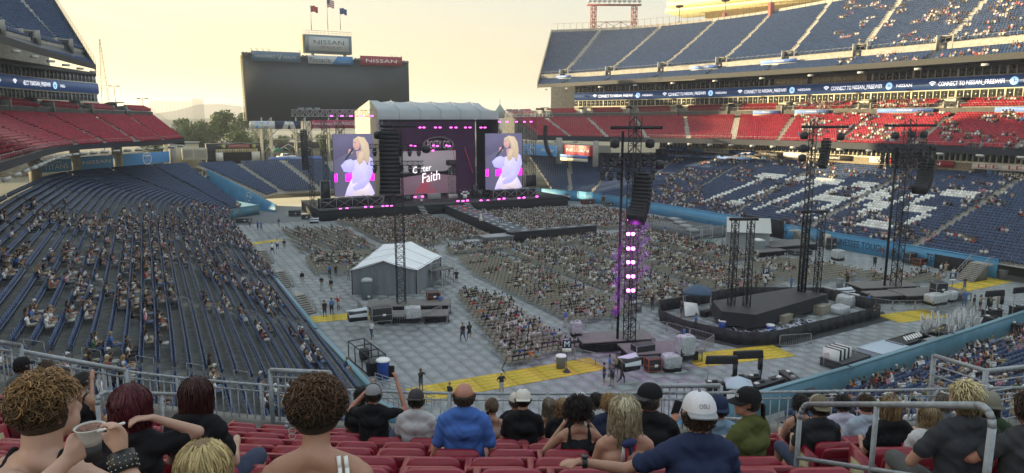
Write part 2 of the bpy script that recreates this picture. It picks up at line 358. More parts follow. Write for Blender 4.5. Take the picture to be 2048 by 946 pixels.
clubW = club[:2] + [(65, 95, 83.5, 90, 15.2, 23.0), (65, 110, 83, 112, 15.2, 23.), (63.8, 123, 80.5, 133, 15.2, 22.9), (61.3, 129, 76.5, 149, 15.2, 22.8), (57.7, 135, 71, 165, 15.2, 22.6), (52.8, 141, 63, 184, 15.2, 22.4), (47.0, 157, 54, 196, 15.2, 22.2)]; upperW = upper[:4] + [(65.5, 138, 96, 176, 29.8, 50), (61.5, 162, 74, 211, 29.8, 50)]
clubW = [(*p[:4], 15.75, p[5]) for p in clubW]
def CL(s): return club if s > 0 else clubW
def UP(s): return upper if s > 0 else upperW
def stand(name, label, cat='stand'): return thing(name, label, cat, (0, 0, 0))
wl_ = stand('lower_stand', 'left lower bowl of navy seats curving round to the far left corner'); el_ = stand('lower_stand', 'right lower bowl of navy seats with white seats spelling TITANS')
# white seats that spell the team name
bits = poly_text_bits("TITANS")
NB = len(bits[0])
def tit(par, a, X, Y):
    c = (108.5 - Y - (a - .5) * 6.0) / (108.5 - 62.5) * NB; r = (1 - (a - .12) / .60) * 7
    if 0 <= c < NB and 0 <= r < 7: return 1 if bits[int(r)][int(c)] == '1' else 0
    return 0
skW = lambda p, a, X, Y: (Y > 150) & (a > 0) & (X > 15.2) & (a < .22)
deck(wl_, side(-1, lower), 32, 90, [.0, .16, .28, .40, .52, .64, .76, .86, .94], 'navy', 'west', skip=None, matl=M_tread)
deck(el_, side(1, lower), 32, 90, [.0, .16, .28, .40, .52, .64, .76, .86, .94], 'navy', 'east', flag=tit, matl=M_conc)
# north end
nl_ = stand('lower_stand', 'far end bowl of navy seats behind the stage')
deck(nl_, [(21.6, 163, 8.5, 186, 2.9, 9.0), (26, 171, 18.5, 195, 2.7, 8.7), (36, 173.5, 31, 198, 2.6, 8.6), (52.8, 174, 52.8, 199, 2.6, 8.5), (70, 173.5, 75, 198, 2.6, 8.6), (79.6, 171, 87, 195, 2.7, 8.7), (84, 163, 97, 186, 2.9, 9.0)], 26, 60, [.0, .14, .27, .40, .60, .73, .86, 1.], 'navy', 'north', matl=M_conc, aw=.9)
# south end
sl_ = stand('lower_stand', 'near right lower bowl of navy seats below the club railing')
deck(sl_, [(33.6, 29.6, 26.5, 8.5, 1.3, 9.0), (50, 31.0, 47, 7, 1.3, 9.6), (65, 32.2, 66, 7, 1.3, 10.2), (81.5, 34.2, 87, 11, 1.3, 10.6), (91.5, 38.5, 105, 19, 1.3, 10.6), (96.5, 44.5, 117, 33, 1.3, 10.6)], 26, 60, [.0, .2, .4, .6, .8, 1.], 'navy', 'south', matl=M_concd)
# west bowl end closing side wall (towards the corner tunnel, under the club railing)
# club decks (three parts: main, cross wall, back seats between the entrances)
wc_ = stand('club_stand', 'left middle deck of red seats hanging over the lower bowl'); ec_ = stand('club_stand', 'right middle deck of red seats below the suite windows')
c_ai = [.07, .17, .28, .38, .49, .58, .67, .76, .85, .93]
def vomskip(par, a, X, Y):
    m = np.zeros(len(par), bool)
    for q in c_ai: m |= (np.abs(par - q - .008) < .0165)
    return m
for s, par_, key in ((-1, wc_, 'west club'), (1, ec_, 'east club')):
    deck(par_, side(s, CL(s)), 24, 90, c_ai, 'red', key, r0=0, r1=17)
    st2 = [(p[0] + (p[2] - p[0]) * .735, p[1] + (p[3] - p[1]) * .735, p[2], p[3], p[4] + (p[5] - p[4]) * .735 + 1.0, p[5] + .6) for p in CL(s)]
    P2 = deck(par_, side(s, st2), 6, 90, [], 'red', key + ' back', r1=5, skip=vomskip, name='upper_terrace')
    # cross wall with a rail, entrance boxes
    Pm = resample(side(s, st2), 90); mb = MB()
    for k in range(89):
        a, b = Pm[k], Pm[k + 1]; z0, z1 = a[4] - 1.15, a[4] + .12; mb.add([(a[0], a[1], z0), (b[0], b[1], z0), (b[0], b[1], z1), (a[0], a[1], z1)], [(0, 1, 2, 3)])
    mb.build('cross_wall', M_concd, par_, True)
    rm = MB()
    for k in range(0, 89):
        a, b = Pm[k], Pm[k + 1]; rm.bar((a[0], a[1], a[4] + .95), (b[0], b[1], b[4] + .95), .03)
        rm.bar((a[0], a[1], a[4]), (a[0], a[1], a[4] + .95), .02)
    rm.build('cross_rail', M_galvd, par_, True)
    pass_m = MB()
    for q in c_ai:
        k = int((q + .008) * 89); a = Pm[min(k, 89)]; dx, dy = a[2] - a[0], a[3] - a[1]; L = math.hypot(dx, dy); dx /= L; dy /= L; az = math.atan2(dy, dx)
        w = 2.5; V = []
        e = MB()
        e.box((L * .55, 0, -.2), (L * .9, w * .8, 1.0)); e.box((L * .5, w / 2, .35), (L * .9, .22, 1.9)); e.box((L * .5, -w / 2, .35), (L * .9, .22, 1.9)); e.box((L * .95, 0, .8), (.5, w, 2.4), mi=1); e.box((L * .5, 0, 2.0), (L * .5, w, .2), mi=0)
        e.build('entrance_portal', [M_conc, M_black], par_, True, loc=(a[0], a[1], a[4])); o = COL.objects[-1]; o.rotation_euler = (0, 0, az)
for s, cs, key, zt in ((-1, None, 'west upper', 53.5), (1, None, 'east upper', 50)):
    su = stand('upper_stand', ('left' if s < 0 else 'right') + ' top deck of navy seats ' + ('cut off by a sloping railed end against the sky' if s < 0 else 'sunlit with concrete aisles under the light bank'))
    up = [tuple(list(p[:5]) + [zt]) for p in UP(s)]; W[key] = su
    lo_ = [(p[0], p[1], p[0] + (p[2] - p[0]) * .17, p[1] + (p[3] - p[1]) * .17, p[4], p[4] + 2.3) for p in up]
    ai = [.05, .16, .27, .38, .49, .60, .71, .82, .93]
    deck(su, side(s, lo_), 7, 90, ai, 'navy', key, aw=.7)
    hi = [(p[0] + (p[2] - p[0]) * .18, p[1] + (p[3] - p[1]) * .18, p[2], p[3], p[4] + 3.9, p[5]) for p in up]
    deck(su, side(s, hi), 34, 90, ai, 'navy', key, aw=.75, name='upper_terrace', zpow=1.08)
    Pm = resample(side(s, hi), 120); mb = MB(); fr = MB(); vm = MB()
    for k in range(119):
        a, b = Pm[k], Pm[k + 1]; mb.add([(a[0], a[1], a[4] - 1.7), (b[0], b[1], b[4] - 1.7), (b[0], b[1], b[4] + .1), (a[0], a[1], a[4] + .1)], [(0, 1, 2, 3)])
        fr.bar((a[0], a[1], a[4] + .9), (b[0], b[1], b[4] + .9), .03); fr.bar((a[0], a[1], a[4]), (a[0], a[1], a[4] + .9), .02)
    mb.build('cross_wall', M_conc, su, True); fr.build('cross_rail', M_galvd, su, True)
    for q in ai:
        a = Pm[min(119, int(q * 119))]; az = math.atan2(a[3] - a[1], a[2] - a[0])
        e = MB(); e.box((1.4, 1.35, .2), (3.4, .25, 2.6)); e.box((1.4, -1.35, .2), (3.4, .25, 2.6)); e.box((2.2, 0, 1.4), (2., 2.5, .25)); e.box((2.0, 0, -.3), (.4, 2.4, 2.6), mi=1); e.box((-.06, 0, -.7), (.06, 1.8, 1.6), mi=1)
        e.build('entrance_portal', [M_conc, M_black], su, True, loc=(a[0], a[1], a[4])); COL.objects[-1].rotation_euler = (0, 0, az)
    # fascia, underside, back, north end face
    Pu = resample(side(s, up), 120); Pcb = resample(side(s, club[:7]), 120); fa = MB(); un = MB(); bk = MB()
    for k in range(119):
        a, b = Pu[k], Pu[k + 1]; fa.add([(a[0], a[1], a[4] - .3), (b[0], b[1], b[4] - .3), (b[0], b[1], b[4] + .75), (a[0], a[1], a[4] + .75), ], [(0, 1, 2, 3)])
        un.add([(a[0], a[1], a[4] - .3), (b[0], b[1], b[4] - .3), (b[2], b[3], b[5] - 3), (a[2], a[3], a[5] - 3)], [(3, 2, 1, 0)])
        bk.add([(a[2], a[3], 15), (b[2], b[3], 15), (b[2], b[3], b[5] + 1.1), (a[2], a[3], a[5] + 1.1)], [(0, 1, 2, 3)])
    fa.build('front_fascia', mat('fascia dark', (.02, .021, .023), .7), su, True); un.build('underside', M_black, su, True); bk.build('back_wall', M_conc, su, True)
    a = Pu[-1]; nn = 30; en = MB(); rl = MB(); pa = np.array([a[0], a[1], a[4] - .8]); pb = np.array([a[2], a[3], a[5] - 3.2]); off = np.array([0, .02, 0])
    ta = np.array([a[0], a[1], a[4] + .3]); tb = np.array([a[2], a[3], a[5] + .35]); en.add([pa + off, pb + off, tb + off, ta + off], [(0, 1, 2, 3)])
    mid = ta + (tb - ta) * .19 + np.array([0, 0, -.2])
    en.build('end_wall', M_concd, su, True)
    for k in range(nn):
        p = ta + (tb - ta) * k / nn; q = ta + (tb - ta) * (k + 1) / nn; rl.bar(p, p + [0, 0, 1.5], .035); rl.bar(p + [0, 0, 1.5], q + [0, 0, 1.5], .04); rl.bar(p + [0, 0, .75], q + [0, 0, .75], .025); rl.bar(p, q, .12)
    rl.build('end_rail', M_concd, su, True)
    # floodlights under the fascia (small lamp heads along the edge)
    for k in range(6, 118, 9):
        a = Pu[k]; fb = MB().box((0, 0, 0), (1.0, .6, .35)); o = fb.build('lamp_head', mat('pale lamp housing', (.55, .55, .5), .5), su, True, loc=(a[0] - s * .5, a[1], a[4] - .95)); o.rotation_euler = (0, 0, math.atan2(a[3] - a[1], a[2] - a[0]) + math.pi / 2)
# ------------------------------------------------------------------ suite facades
def facade(s, key, label, y0=42):
    t = stand('suite_building', label, 'building')
    fc = [(p[2], p[3], 0, 0, 0, 0) for p in club[:7] if p[3] > 20]
    P = resample([(XC + s * a[0], a[1], 0, 0, 0, 0) for a in fc], 200)[:, :2]
    seg = np.hypot(*np.diff(P, axis=0).T); cum = np.r_[0, np.cumsum(seg)]; tot = cum[-1]
    def at(d): return np.array([np.interp(d, cum, P[:, 0]), np.interp(d, cum, P[:, 1])])
    def band(z0, z1, m, nm, off=0., dep=.4):
        mb = MB(); pr = None
        for d in np.linspace(0, tot, 60):
            p = at(d); q = at(min(d + .5, tot)) - at(max(d - .5, 0)); q /= np.linalg.norm(q); n = np.array([-q[1], q[0]]) * (1 if s > 0 else -1); c = p + n * off; c2 = p - n * dep
            cur = [(c[0], c[1], z0), (c[0], c[1], z1), (c2[0], c2[1], z1), (c2[0], c2[1], z0)]
            if pr is not None:
                V = pr + cur; mb.add(V, [(0, 4, 5, 1), (1, 5, 6, 2), (3, 7, 4, 0)])
            pr = cur
        mb.build(nm, m, t, True)
    band(21.0, 23.55, M_conc, 'base_wall', .15); band(23.4, 23.8, M_cream, 'lower_sill', .3); band(25.35, 25.6, M_cream, 'lower_head', .2); band(25.6, 27.75, M_led, 'led_ribbon', .45); band(27.75, 27.95, M_cream, 'upper_sill', .2)
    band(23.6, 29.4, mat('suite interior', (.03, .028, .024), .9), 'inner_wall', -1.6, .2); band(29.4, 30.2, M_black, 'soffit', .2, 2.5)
    # windows: a pane each, cream mullions between
    pw = 1.45; n = int(tot / pw); pane = MB().box((0, 0, 0), (pw - .1, .05, 1.56)).mesh('window_pane', M_glass); pane2 = MB().box((0, 0, 0), (pw - .1, .05, 1.42)).mesh('window_pane', M_glass)
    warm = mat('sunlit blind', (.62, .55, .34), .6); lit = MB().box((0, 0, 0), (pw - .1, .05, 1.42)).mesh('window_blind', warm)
    fr = MB()
    for i in range(n):
        d = (i + .5) * pw; p = at(d); q = at(min(d + .5, tot)) - at(max(d - .5, 0)); q /= np.linalg.norm(q); az = math.atan2(q[1], q[0]); e = at(d - pw / 2)
        big = (i % 6 == 0); w = .36 if big else .13
        fr.box((e[0], e[1], 24.55), (w, .3, 1.62), az); fr.box((e[0], e[1], 28.7), (w, .3, 1.5), az)
        u, v, dd = proj([p[0], p[1], 25]);
        if dd < 5 or u > 2120 or u < -60: continue
        o = bpy.data.objects.new('window_pane', pane); link(o, t); o.location = (p[0], p[1], 24.55); o.rotation_euler = (0, 0, az)
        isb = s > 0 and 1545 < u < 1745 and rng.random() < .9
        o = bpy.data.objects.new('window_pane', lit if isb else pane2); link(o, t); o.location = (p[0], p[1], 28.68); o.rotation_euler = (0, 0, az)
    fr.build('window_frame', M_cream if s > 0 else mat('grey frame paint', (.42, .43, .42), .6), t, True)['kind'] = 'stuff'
    # north end wall of the building
    p = at(tot); out = 24; mb = MB(); q = at(tot) - at(tot - 1); q /= np.linalg.norm(q); n = np.array([q[1], -q[0]]) * (1 if s > 0 else -1); r = p + n * out
    mb.add([(p[0], p[1], 21), (r[0], r[1], 21), (r[0], r[1], 34), (p[0], p[1], 30.2)], [(0, 1, 2, 3)]); mb.build('end_wall', M_conc, t, True)
    # lettering on the ribbon
    d = tot - (7 if s > 0 else 10.5); first = True
    while d > 0:
        p = at(d); u, v, dd = proj([p[0], p[1], 26.6])
        if not (u > 2080 or u < -120):
            for (txt, wdt, off_, hh, cls) in (("CONNECT TO", 4.9, 1.6, .82, 0), ("NISSAN_FREEWIFI", 6.6, 6.8, .92, 0), ("NISSAN", 3.2, 16.6, .55, 0)):
                dd_ = d - off_ - wdt / 2
                if dd_ < 1: continue
                c = at(dd_); q = at(dd_ - .5) - at(dd_ + .5); q /= np.linalg.norm(q)
                if s < 0: dd_ = d - 21 + off_ + wdt / 2 + 0; c = at(max(dd_, .6)); q = -q
                az = math.atan2(q[1], q[0]); nrm = np.array([q[1], -q[0]])
                text(txt, wdt, hh, M_ledt, t, (c[0] + nrm[0] * .5, c[1] + nrm[1] * .5, 26.65), az)
            for off_, kind in ((.4, 'wifi'), (15.0, 'disc')):
                dd_ = d - off_ if s > 0 else d - 21 + off_
                c = at(max(dd_, .6)); q = at(max(dd_ - .5, 0)) - at(dd_ + .5); q /= np.linalg.norm(q); q = q if s > 0 else -q; az = math.atan2(q[1], q[0]); nrm = np.array([q[1], -q[0]]); m = MB()
                if kind == 'disc':
                    m.slab([(math.cos(a) * .72, math.sin(a) * .72) for a in np.linspace(0, 2 * math.pi, 17)[:-1]], -.02, 0); m.box((0, -.03, 0), (.9, .02, .12), mi=1); m.box((0, -.03, -.05), (.14, .02, .9), mi=1)
                    o = m.build('round_logo', [mat('led pale blue', (.4, .6, .8), .5, emis=((.35, .6, .9), .5)), M_led], t, loc=(c[0] + nrm[0] * .5, c[1] + nrm[1] * .5, 26.65), rz=az)
                else:
                    for rr in (.9, .6, .3):
                        P_ = [(math.cos(a) * rr, math.sin(a) * rr - .35) for a in np.linspace(R_(40), R_(140), 7)]; P2_ = [(x * (1 - .16 / rr), (z + .35) * (1 - .16 / rr) - .35) for x, z in P_[::-1]]; m.slab(P_ + P2_, -.02, 0)
                    m.build('signal_icon', M_ledt, t, loc=(c[0] + nrm[0] * .5, c[1] + nrm[1] * .5, 26.65), rz=az)
        d -= 23.5
    return t
facade(1, 'east', 'right suite building with two rows of cream framed windows and a navy ribbon screen')
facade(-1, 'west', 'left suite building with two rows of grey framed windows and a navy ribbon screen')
# ------------------------------------------------------------------ club fronts: fascia, floodlights, underside, back-of-lower-bowl walls
for s, par_ in ((-1, wc_), (1, ec_)):
    Pc = resample(side(s, CL(s)), 120); Pl = resample(side(s, lower), 120); fa = MB(); un = MB(); rl = MB()
    for k in range(119):
        a, b = Pc[k], Pc[k + 1]
        g_ = .8 if s > 0 else .4; fa.add([(a[0], a[1], a[4] - g_), (b[0], b[1], b[4] - g_), (b[0], b[1], b[4] + .4), (a[0], a[1], a[4] + .4)], [(0, 1, 2, 3)])
        un.add([(a[0], a[1], a[4] - g_), (b[0], b[1], b[4] - g_), (b[2], b[3], b[4] - g_ + .05), (a[2], a[3], a[4] - g_ + .05)], [(3, 2, 1, 0)])
        rl.bar((a[0], a[1], a[4] + 1.05), (b[0], b[1], b[4] + 1.05), .03); rl.bar((a[0], a[1], a[4] + .5), (a[0], a[1], a[4] + 1.05), .02)
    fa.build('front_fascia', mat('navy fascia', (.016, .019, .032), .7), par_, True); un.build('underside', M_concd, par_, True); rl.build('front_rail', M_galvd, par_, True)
    a = Pc[-1]; MB().add([(a[0], a[1], a[4] - 1), (a[2], a[3], a[4] - 1), (a[2], a[3], a[5] + .3), (a[0], a[1], a[4] + .5)], [(0, 1, 2, 3)]).build('end_wall', M_concd, par_, True)
    er = MB()
    for k in range(16):
        p = np.array([a[0], a[1], a[4] + .5]) + np.array([a[2] - a[0], a[3] - a[1], a[5] - a[4]]) * k / 16; q = np.array([a[0], a[1], a[4] + .5]) + np.array([a[2] - a[0], a[3] - a[1], a[5] - a[4]]) * (k + 1) / 16
        er.bar(p, p + [0, 0, 1.2], .03); er.bar(p + [0, 0, 1.2], q + [0, 0, 1.2], .035); er.bar(p + [0, 0, .6], q + [0, 0, .6], .025)
    er.build('end_rail', M_galvd, par_, True)
    hd = MB(); hd.box((0, 0, 0), (1.05, .7, .28), rx=-.35); hd.bar((0, .3, .05), (0, .75, .3), .05); hm = hd.mesh('lamp_head', mat('pale lamp housing', (.55, .55, .5), .5))
    for k in range(4, 118, 5 if s > 0 else 4):
        a = Pc[k]; o = bpy.data.objects.new('lamp_head', hm); link(o, par_); o.location = (a[0] - s * .45, a[1], a[4] - 1.0); o.rotation_euler = (0, 0, math.atan2(a[3] - a[1], a[2] - a[0]) - math.pi / 2)
# wall and glazing between lower bowl and club deck
def midwall(s, a0, a1, label):
    t = stand('concourse_wall', label, 'wall'); P = resample(side(s, lower), 160); nW = MB(); gl = MB(); fr = MB(); br = MB()
    k0, k1 = int(a0 * 159), int(a1 * 159)
    for k in range(k0, k1):
        a, b = P[k], P[k + 1]
        for (z0, z1, m_) in ((-.3, 1.9, nW), (1.9, 2.15, fr)):
            m_.add([(a[2], a[3], a[5] + z0), (b[2], b[3], b[5] + z0), (b[2], b[3], b[5] + z1), (a[2], a[3], a[5] + z1)], [(0, 1, 2, 3)])
        dx, dy = a[2] - a[0], a[3] - a[1]; L = math.hypot(dx, dy); dx /= L; dy /= L
        gl.add([(a[2] + dx * .6, a[3] + dy * .6, a[5] + 2.15), (b[2] + dx * .6, b[3] + dy * .6, b[5] + 2.15), (b[2] + dx * .6, b[3] + dy * .6, 15), (a[2] + dx * .6, a[3] + dy * .6, 15)], [(0, 1, 2, 3)])
        fr.box((a[2], a[3], (a[5] + 2.1 + 14.6) / 2), (.14 if k % 5 else .45, .2, 14.6 - a[5] - 2.1), math.atan2(dy, dx))
    nW.build('brick_base', mat('tan brick wall', (.27, .225, .155), .85, noise=(3., .25)), t, True); gl.build('window_pane', M_glass, t, True); fr.build('window_frame', M_cream, t, True)['kind'] = 'stuff'
    return t, P
midwall(1, .0, .80, 'cream framed club windows under the right middle deck'); midwall(-1, .0, .50, 'dark club windows under the left middle deck')
def sign_along(s, q, w, h, zc, base, body, tw=None, th=None, tc=None, label='', off=.3, tip=1., sub=None, logo=None, az=None, P=None, group=None, cat='sign', name='banner'):
    """sign on the back line of the lower bowl"""
    P = resample(side(s, lower), 160) if P is None else P; k = min(158, int(q * 159)); a, b = P[k], P[k + 1]
    dx, dy = a[0] - a[2], a[1] - a[3]; L = math.hypot(dx, dy); dx /= L; dy /= L
    tx, ty = b[2] - a[2], b[3] - a[3]; rz = math.atan2(ty, tx)
    if s > 0: rz += math.pi
    nx, ny = math.sin(rz), -math.cos(rz)
    t = thing(name, label, cat, (a[2] + nx * off, a[3] + ny * off, zc), rz, group)
    MB().box((0, 0, 0), (w, .08, h)).build('board', base, t)
    if body: text(body, tw or w * .8, th or h * .5, tc or M_whitel, t, (0, -.06, 0))
    return t
lab = 'navy and white strip sign'
ES = [(.315, 5.2, 'LEE', M_white, mat('dark red lettering', (.45, .02, .04), .5), 'left of the three LEE signs under the club windows'), (.285, 5.2, 'LEE', M_white, MATS['dark red lettering'], 'middle of the three LEE signs under the club windows'), (.255, 5.2, 'LEE', M_white, MATS['dark red lettering'], 'right one of the three LEE signs under the club windows'),
      (.395, 12, 'NISSAN', M_redS, M_whitel, 'red NISSAN sign under the right club windows behind a lamp tower'), (.445, 4.2, 'WG', M_white, M_black, 'white sign with dark letters beside the red NISSAN sign'),
      (.525, 14, 'HomesLikeYouDreamed', mat('brown grey board', (.12, .105, .085), .7), M_whitel, 'brown sign strip with small white words under the club windows'),
      (.565, 9.5, '', M_white, M_black, 'plain white sunlit board under the right club windows'), (.61, 8.0, 'Farm Homes', mat('brown grey board', (.12, .105, .085), .7), M_whitel, 'brown board with white lettering left of the plain white board'),
      (.648, 7.5, 'Waller', mat('bright blue board', (.03, .09, .40), .5), M_whitel, 'bright blue board with white script under the club windows'), (.70, 8.6, 'ATYoung', M_white, M_black, 'white ATYoung sign under the right club windows'),
      (.735, 4., '', mat('pale blue board', (.2, .35, .55), .5), M_white, 'small pale blue board left of the ATYoung sign'), (.77, 6.5, 'BlueCross', mat('bright blue board', (.03, .09, .40), .5), M_whitel, 'bright blue board beside the red cola sign'), ]
for q, w, b, m, tc_, l in ES: sign_along(1, q, w, 1.05, 10.9 + 1.55, m, b, w * .62, .6, tc_, l, off=.35)
NAMES = [(.30, '83', 'ELVIN', 'BETHEA'), (.235, '52', 'ROBERT', 'BRAZILE'), (.64, '34', 'EARL', 'HOUSTON'), (.60, '16', 'GEORGE', 'BLANDA'), (.715, '', 'KEN', 'NORTON'), (.75, '', 'JIM', 'KEITH'), (.79, '', 'BUD', 'ADAMS JR')]
for q, n_, a_, b_ in NAMES:
    t = sign_along(1, q, 10 if n_ in ('83', '52') else 6, 1.6, 11.5, mat('black name board', (.02, .02, .025), .6), '', label='black board reading ' + (n_ + ' ' + a_ + ' ' + b_).strip() + ' behind the right lower bowl', off=.25, cat='sign', name='name_board')
    text(b_, 3.8, .62, mat('cream lettering', (.6, .58, .48), .6), t, (.8, -.07, -.25)); text(a_, 2.2, .38, mat('grey lettering', (.22, .22, .22), .6), t, (.2, -.07, .35))
    if n_: text(n_, 1.5, .9, mat('dim blue lettering', (.07, .2, .38), .6), t, (-2.2, -.07, -.05))
# banners standing at the back of seat sections: blue strip over a cream backing
M_ban = mat('striped blue banner', (.16, .27, .62), .5, noise=(.6, .25))
def banner(x, y, z, w, az, label, h=.95, tx='TITANS'):
    t = thing('banner', label, 'banner', (x, y, z), az); MB().box((0, 0, .45), (w, .06, h)).build('cloth', M_ban, t); MB().box((0, .05, -.35), (w, .06, .75)).build('backing', M_cream, t)
    text(tx, min(3.2, w * .3), h * .45, M_whitel, t, (0, -.05, .5)); return t
for q, w, nm in ((.22, 17, 'nearest the camera'), (.135, 12, 'at the right frame edge'), (.665, 11, 'right of three'), (.715, 9, 'middle of three'), (.76, 7, 'left of three')):
    P = resample(side(1, lower), 160); k = int(q * 159); a, b = P[k], P[k + 1]; az = math.atan2(b[3] - a[3], b[2] - a[2]) + math.pi; banner(a[2] - 1.6, a[3] - .2, a[5] - .35, w, az, 'blue TITANS banner atop the right lower bowl, ' + nm)
Pc = resample(side(1, club), 160)
for q, w, nm in ((.47, 8.5, 'the left of a pair'), (.54, 6.8, 'the one beside the dark lamp tower'), (.345, 11.5, 'above the thin tower'), (.20, 12.5, 'above the crowded red seats')):
    k = int(q * 159); a, b = Pc[k], Pc[k + 1]; f = .70; az = math.atan2(b[1] - a[1], b[0] - a[0]) + math.pi; banner(a[0] + (a[2] - a[0]) * f, a[1] + (a[3] - a[1]) * f, a[4] + (a[5] - a[4]) * f + .5, w, az, 'pale blue banner on the right middle deck, ' + nm, .8)
Pq = resample(side(1, upper), 160)
for q, w, nm in ((.50, 9.5, 'brightest in the sun'), (.625, 8.5, 'grey one left of the bright one'), (.93, 6, 'at the far end')):
    k = int(q * 159); a, b = Pq[k], Pq[k + 1]; f = .15; az = math.atan2(b[1] - a[1], b[0] - a[0]) + math.pi; banner(a[0] + (a[2] - a[0]) * f, a[1] + (a[3] - a[1]) * f, a[4] + 2.6, w, az, 'banner on the right top deck, ' + nm, .8)
# big sponsor boards at the corners
def board(x, y, z, w, h, az, m, label, lines, name='sign_board'):
    t = thing(name, label, 'sign', (x, y, z), az); MB().box((0, .1, 0), (w, .2, h)).build('board', m, t, bevel=.02)
    for (tx, tw, th, ox, oz, mm) in lines: text(tx, tw, th, mm, t, (ox, -.03, oz))
    return t
def bl(x0, x1, yt, yb, dep0, dep1):
    a = atd(x0, yb, dep0); b = atd(x1, yb, dep1); at_ = atd(x0, yt, dep0); w = np.linalg.norm((b - a)[:2]); h = at_[2] - a[2]; az = math.atan2(b[1] - a[1], b[0] - a[0]); c = (a + b) / 2; return c[0], c[1], c[2] + h / 2, w, h, az
x, y, z, w, h, az = bl(80, 145, 318, 343, 137, 145); board(x, y, z, w, h, az, M_blueS, 'blue board reading TENNESSEE TITANS at the left corner of the lower bowl', [('TENNESSEE', w * .42, h * .16, -.1, h * .28, M_whitel), ('TITANS', w * .75, h * .42, 0, -h * .1, M_whitel)])
x, y, z, w, h, az = bl(160, 228, 311, 337, 150, 160); board(x, y, z, w, h, az, M_blueS, 'blue board reading NISSAN at the left corner of the lower bowl', [('NISSAN', w * .82, h * .28, 0, .1, M_whitel)])
x, y, z, w, h, az = bl(246, 340, 304, 328, 166, 182); t = board(x, y, z, w, h, az, M_blueS, 'blue board with a round white T and three stars emblem at the left corner', [])
def temblem(t, cx, cz, r):
    m = MB(); N = 24
    for k in range(N):
        a, b = 2 * math.pi * k / N, 2 * math.pi * (k + 1) / N; m.add([(cx + math.cos(q) * rr, -.04, cz + math.sin(q) * rr) for q in (a, b) for rr in (r * .86, r)], [(0, 1, 3, 2)])
    m.slab([(cx - r * .55, cz + r * .5), (cx + r * .55, cz + r * .5), (cx + r * .5, cz + r * .2), (cx + r * .15, cz + r * .22), (cx + r * .1, cz - r * .8), (cx, cz - r * .9), (cx - r * .1, cz - r * .8), (cx - r * .15, cz + r * .22), (cx - r * .5, cz + r * .2)], -.05, -.04)
    for (ax, ay) in ((-.45, -.3), (.45, -.3), (0, .75)):
        m.slab([(cx + r * (ax + math.sin(2 * math.pi * k / 10) * (.17 if k % 2 == 0 else .07)), cz + r * (ay + math.cos(2 * math.pi * k / 10) * (.17 if k % 2 == 0 else .07))) for k in range(10)], -.05, -.04)
    return m.build('emblem', M_whitel, t)
temblem(t, 0, 0, h * .56)
x, y, z, w, h, az = bl(1046, 1113, 290, 311, 190, 176); t = board(x, y, z, w, h, az, M_blueS, 'blue board with a round T emblem and Kroger lettering at the right corner', [('Kroger', w * .35, h * .4, w * .26, 0, M_whitel)]); temblem(t, -w * .2, 0, h * .45)
x, y, z, w, h, az = bl(1126, 1185, 291, 311, 176, 166); board(x, y, z, w, h, az, M_redS, 'red board reading NISSAN at the right corner of the lower bowl', [('NISSAN', w * .75, h * .3, 0, 0, M_whitel)])
x, y, z, w, h, az = bl(1120, 1175, 311, 317, 172, 164); banner(x, y, z - .3, w, az, 'blue strip banner under the red NISSAN corner board', .7)
# concrete piers between corner boards
for s, xs in ((-1, ((146, 160, 300, 342, 149, 7.), (229, 245, 292, 336, 163, 5.6), (62, 80, 330, 352, 136, 3.4), (341, 352, 288, 328, 183, 6.))), (1, ((1112, 1124, 280, 312, 178, 4.6), (1186, 1196, 280, 316, 165, 4)))):
    for x0, x1, yt, yb, dp, hh in xs:
        a = atd((x0 + x1) / 2, yb, dp); w = (x1 - x0) / 1400 * dp; t = thing('concrete_pier', 'square concrete pier ' + {146: 'between the TITANS and NISSAN boards', 229: 'left of the round T emblem board', 62: 'left of the TENNESSEE TITANS board', 341: 'right of the round T emblem board', 1112: 'left of the red NISSAN corner board', 1186: 'right of the red NISSAN corner board'}[x0], 'pier', (a[0], a[1], a[2])); MB().box((0, 0, hh / 2 - 1), (w, 1.2, hh + 2), -YAW).build('shaft', M_conc, t)
# ------------------------------------------------------------------ field walls
def wall(pts, z1, th, m, label, capm=None, z0=0., cat='wall', nm='field_wall'):
    t = thing(nm, label, cat, (*pts[0], 0)); mb = MB(); cp = MB()
    for (a, b) in zip(pts[:-1], pts[1:]):
        a = np.array(a); b = np.array(b); L = np.linalg.norm(b - a); c = (a + b) / 2; az = math.atan2(*(b - a)[::-1])
        mb.box((c[0], c[1], (z0 + z1) / 2), (L + th * .7, th, z1 - z0), az); cp.box((c[0], c[1], z1 + .05), (L + th * .8, th + .1, .1), az)
    mb.build('wall_face', m, t, True); cp.build('coping', capm or M_galvd, t, True); return t
wW = [(12.0, 45.4), (11.5, 60), (11.3, 100), (11.3, 142), (12.6, 149), (15.2, 153.5), (19, 156)]
wall(wW, 1.95, .3, mat('teal blue wall', (.09, .22, .30), .55, noise=(1., .15)), 'long low teal capped wall between the left seats and the floor', mat('teal pipe', (.16, .30, .36), .45))
wE = [(94.1, 50), (94.1, 138), (92.5, 146), (87.5, 155), (84.5, 160)]
tw = wall([(94.1, 49.5), (94.1, 62), ], 2.4, .3, M_blueW, 'light blue wall with TENNESSEE TOUGH lettering below the right seats', M_blueW)
wall(wE[1:], 2.4, .3, M_blueW, 'light blue wall curving at the far right corner', M_blueW)
wall([(94.1, 62.2), (94.1, 136)], 2.4, .3, M_blueW, 'long light blue wall below the right lower bowl', M_blueW)
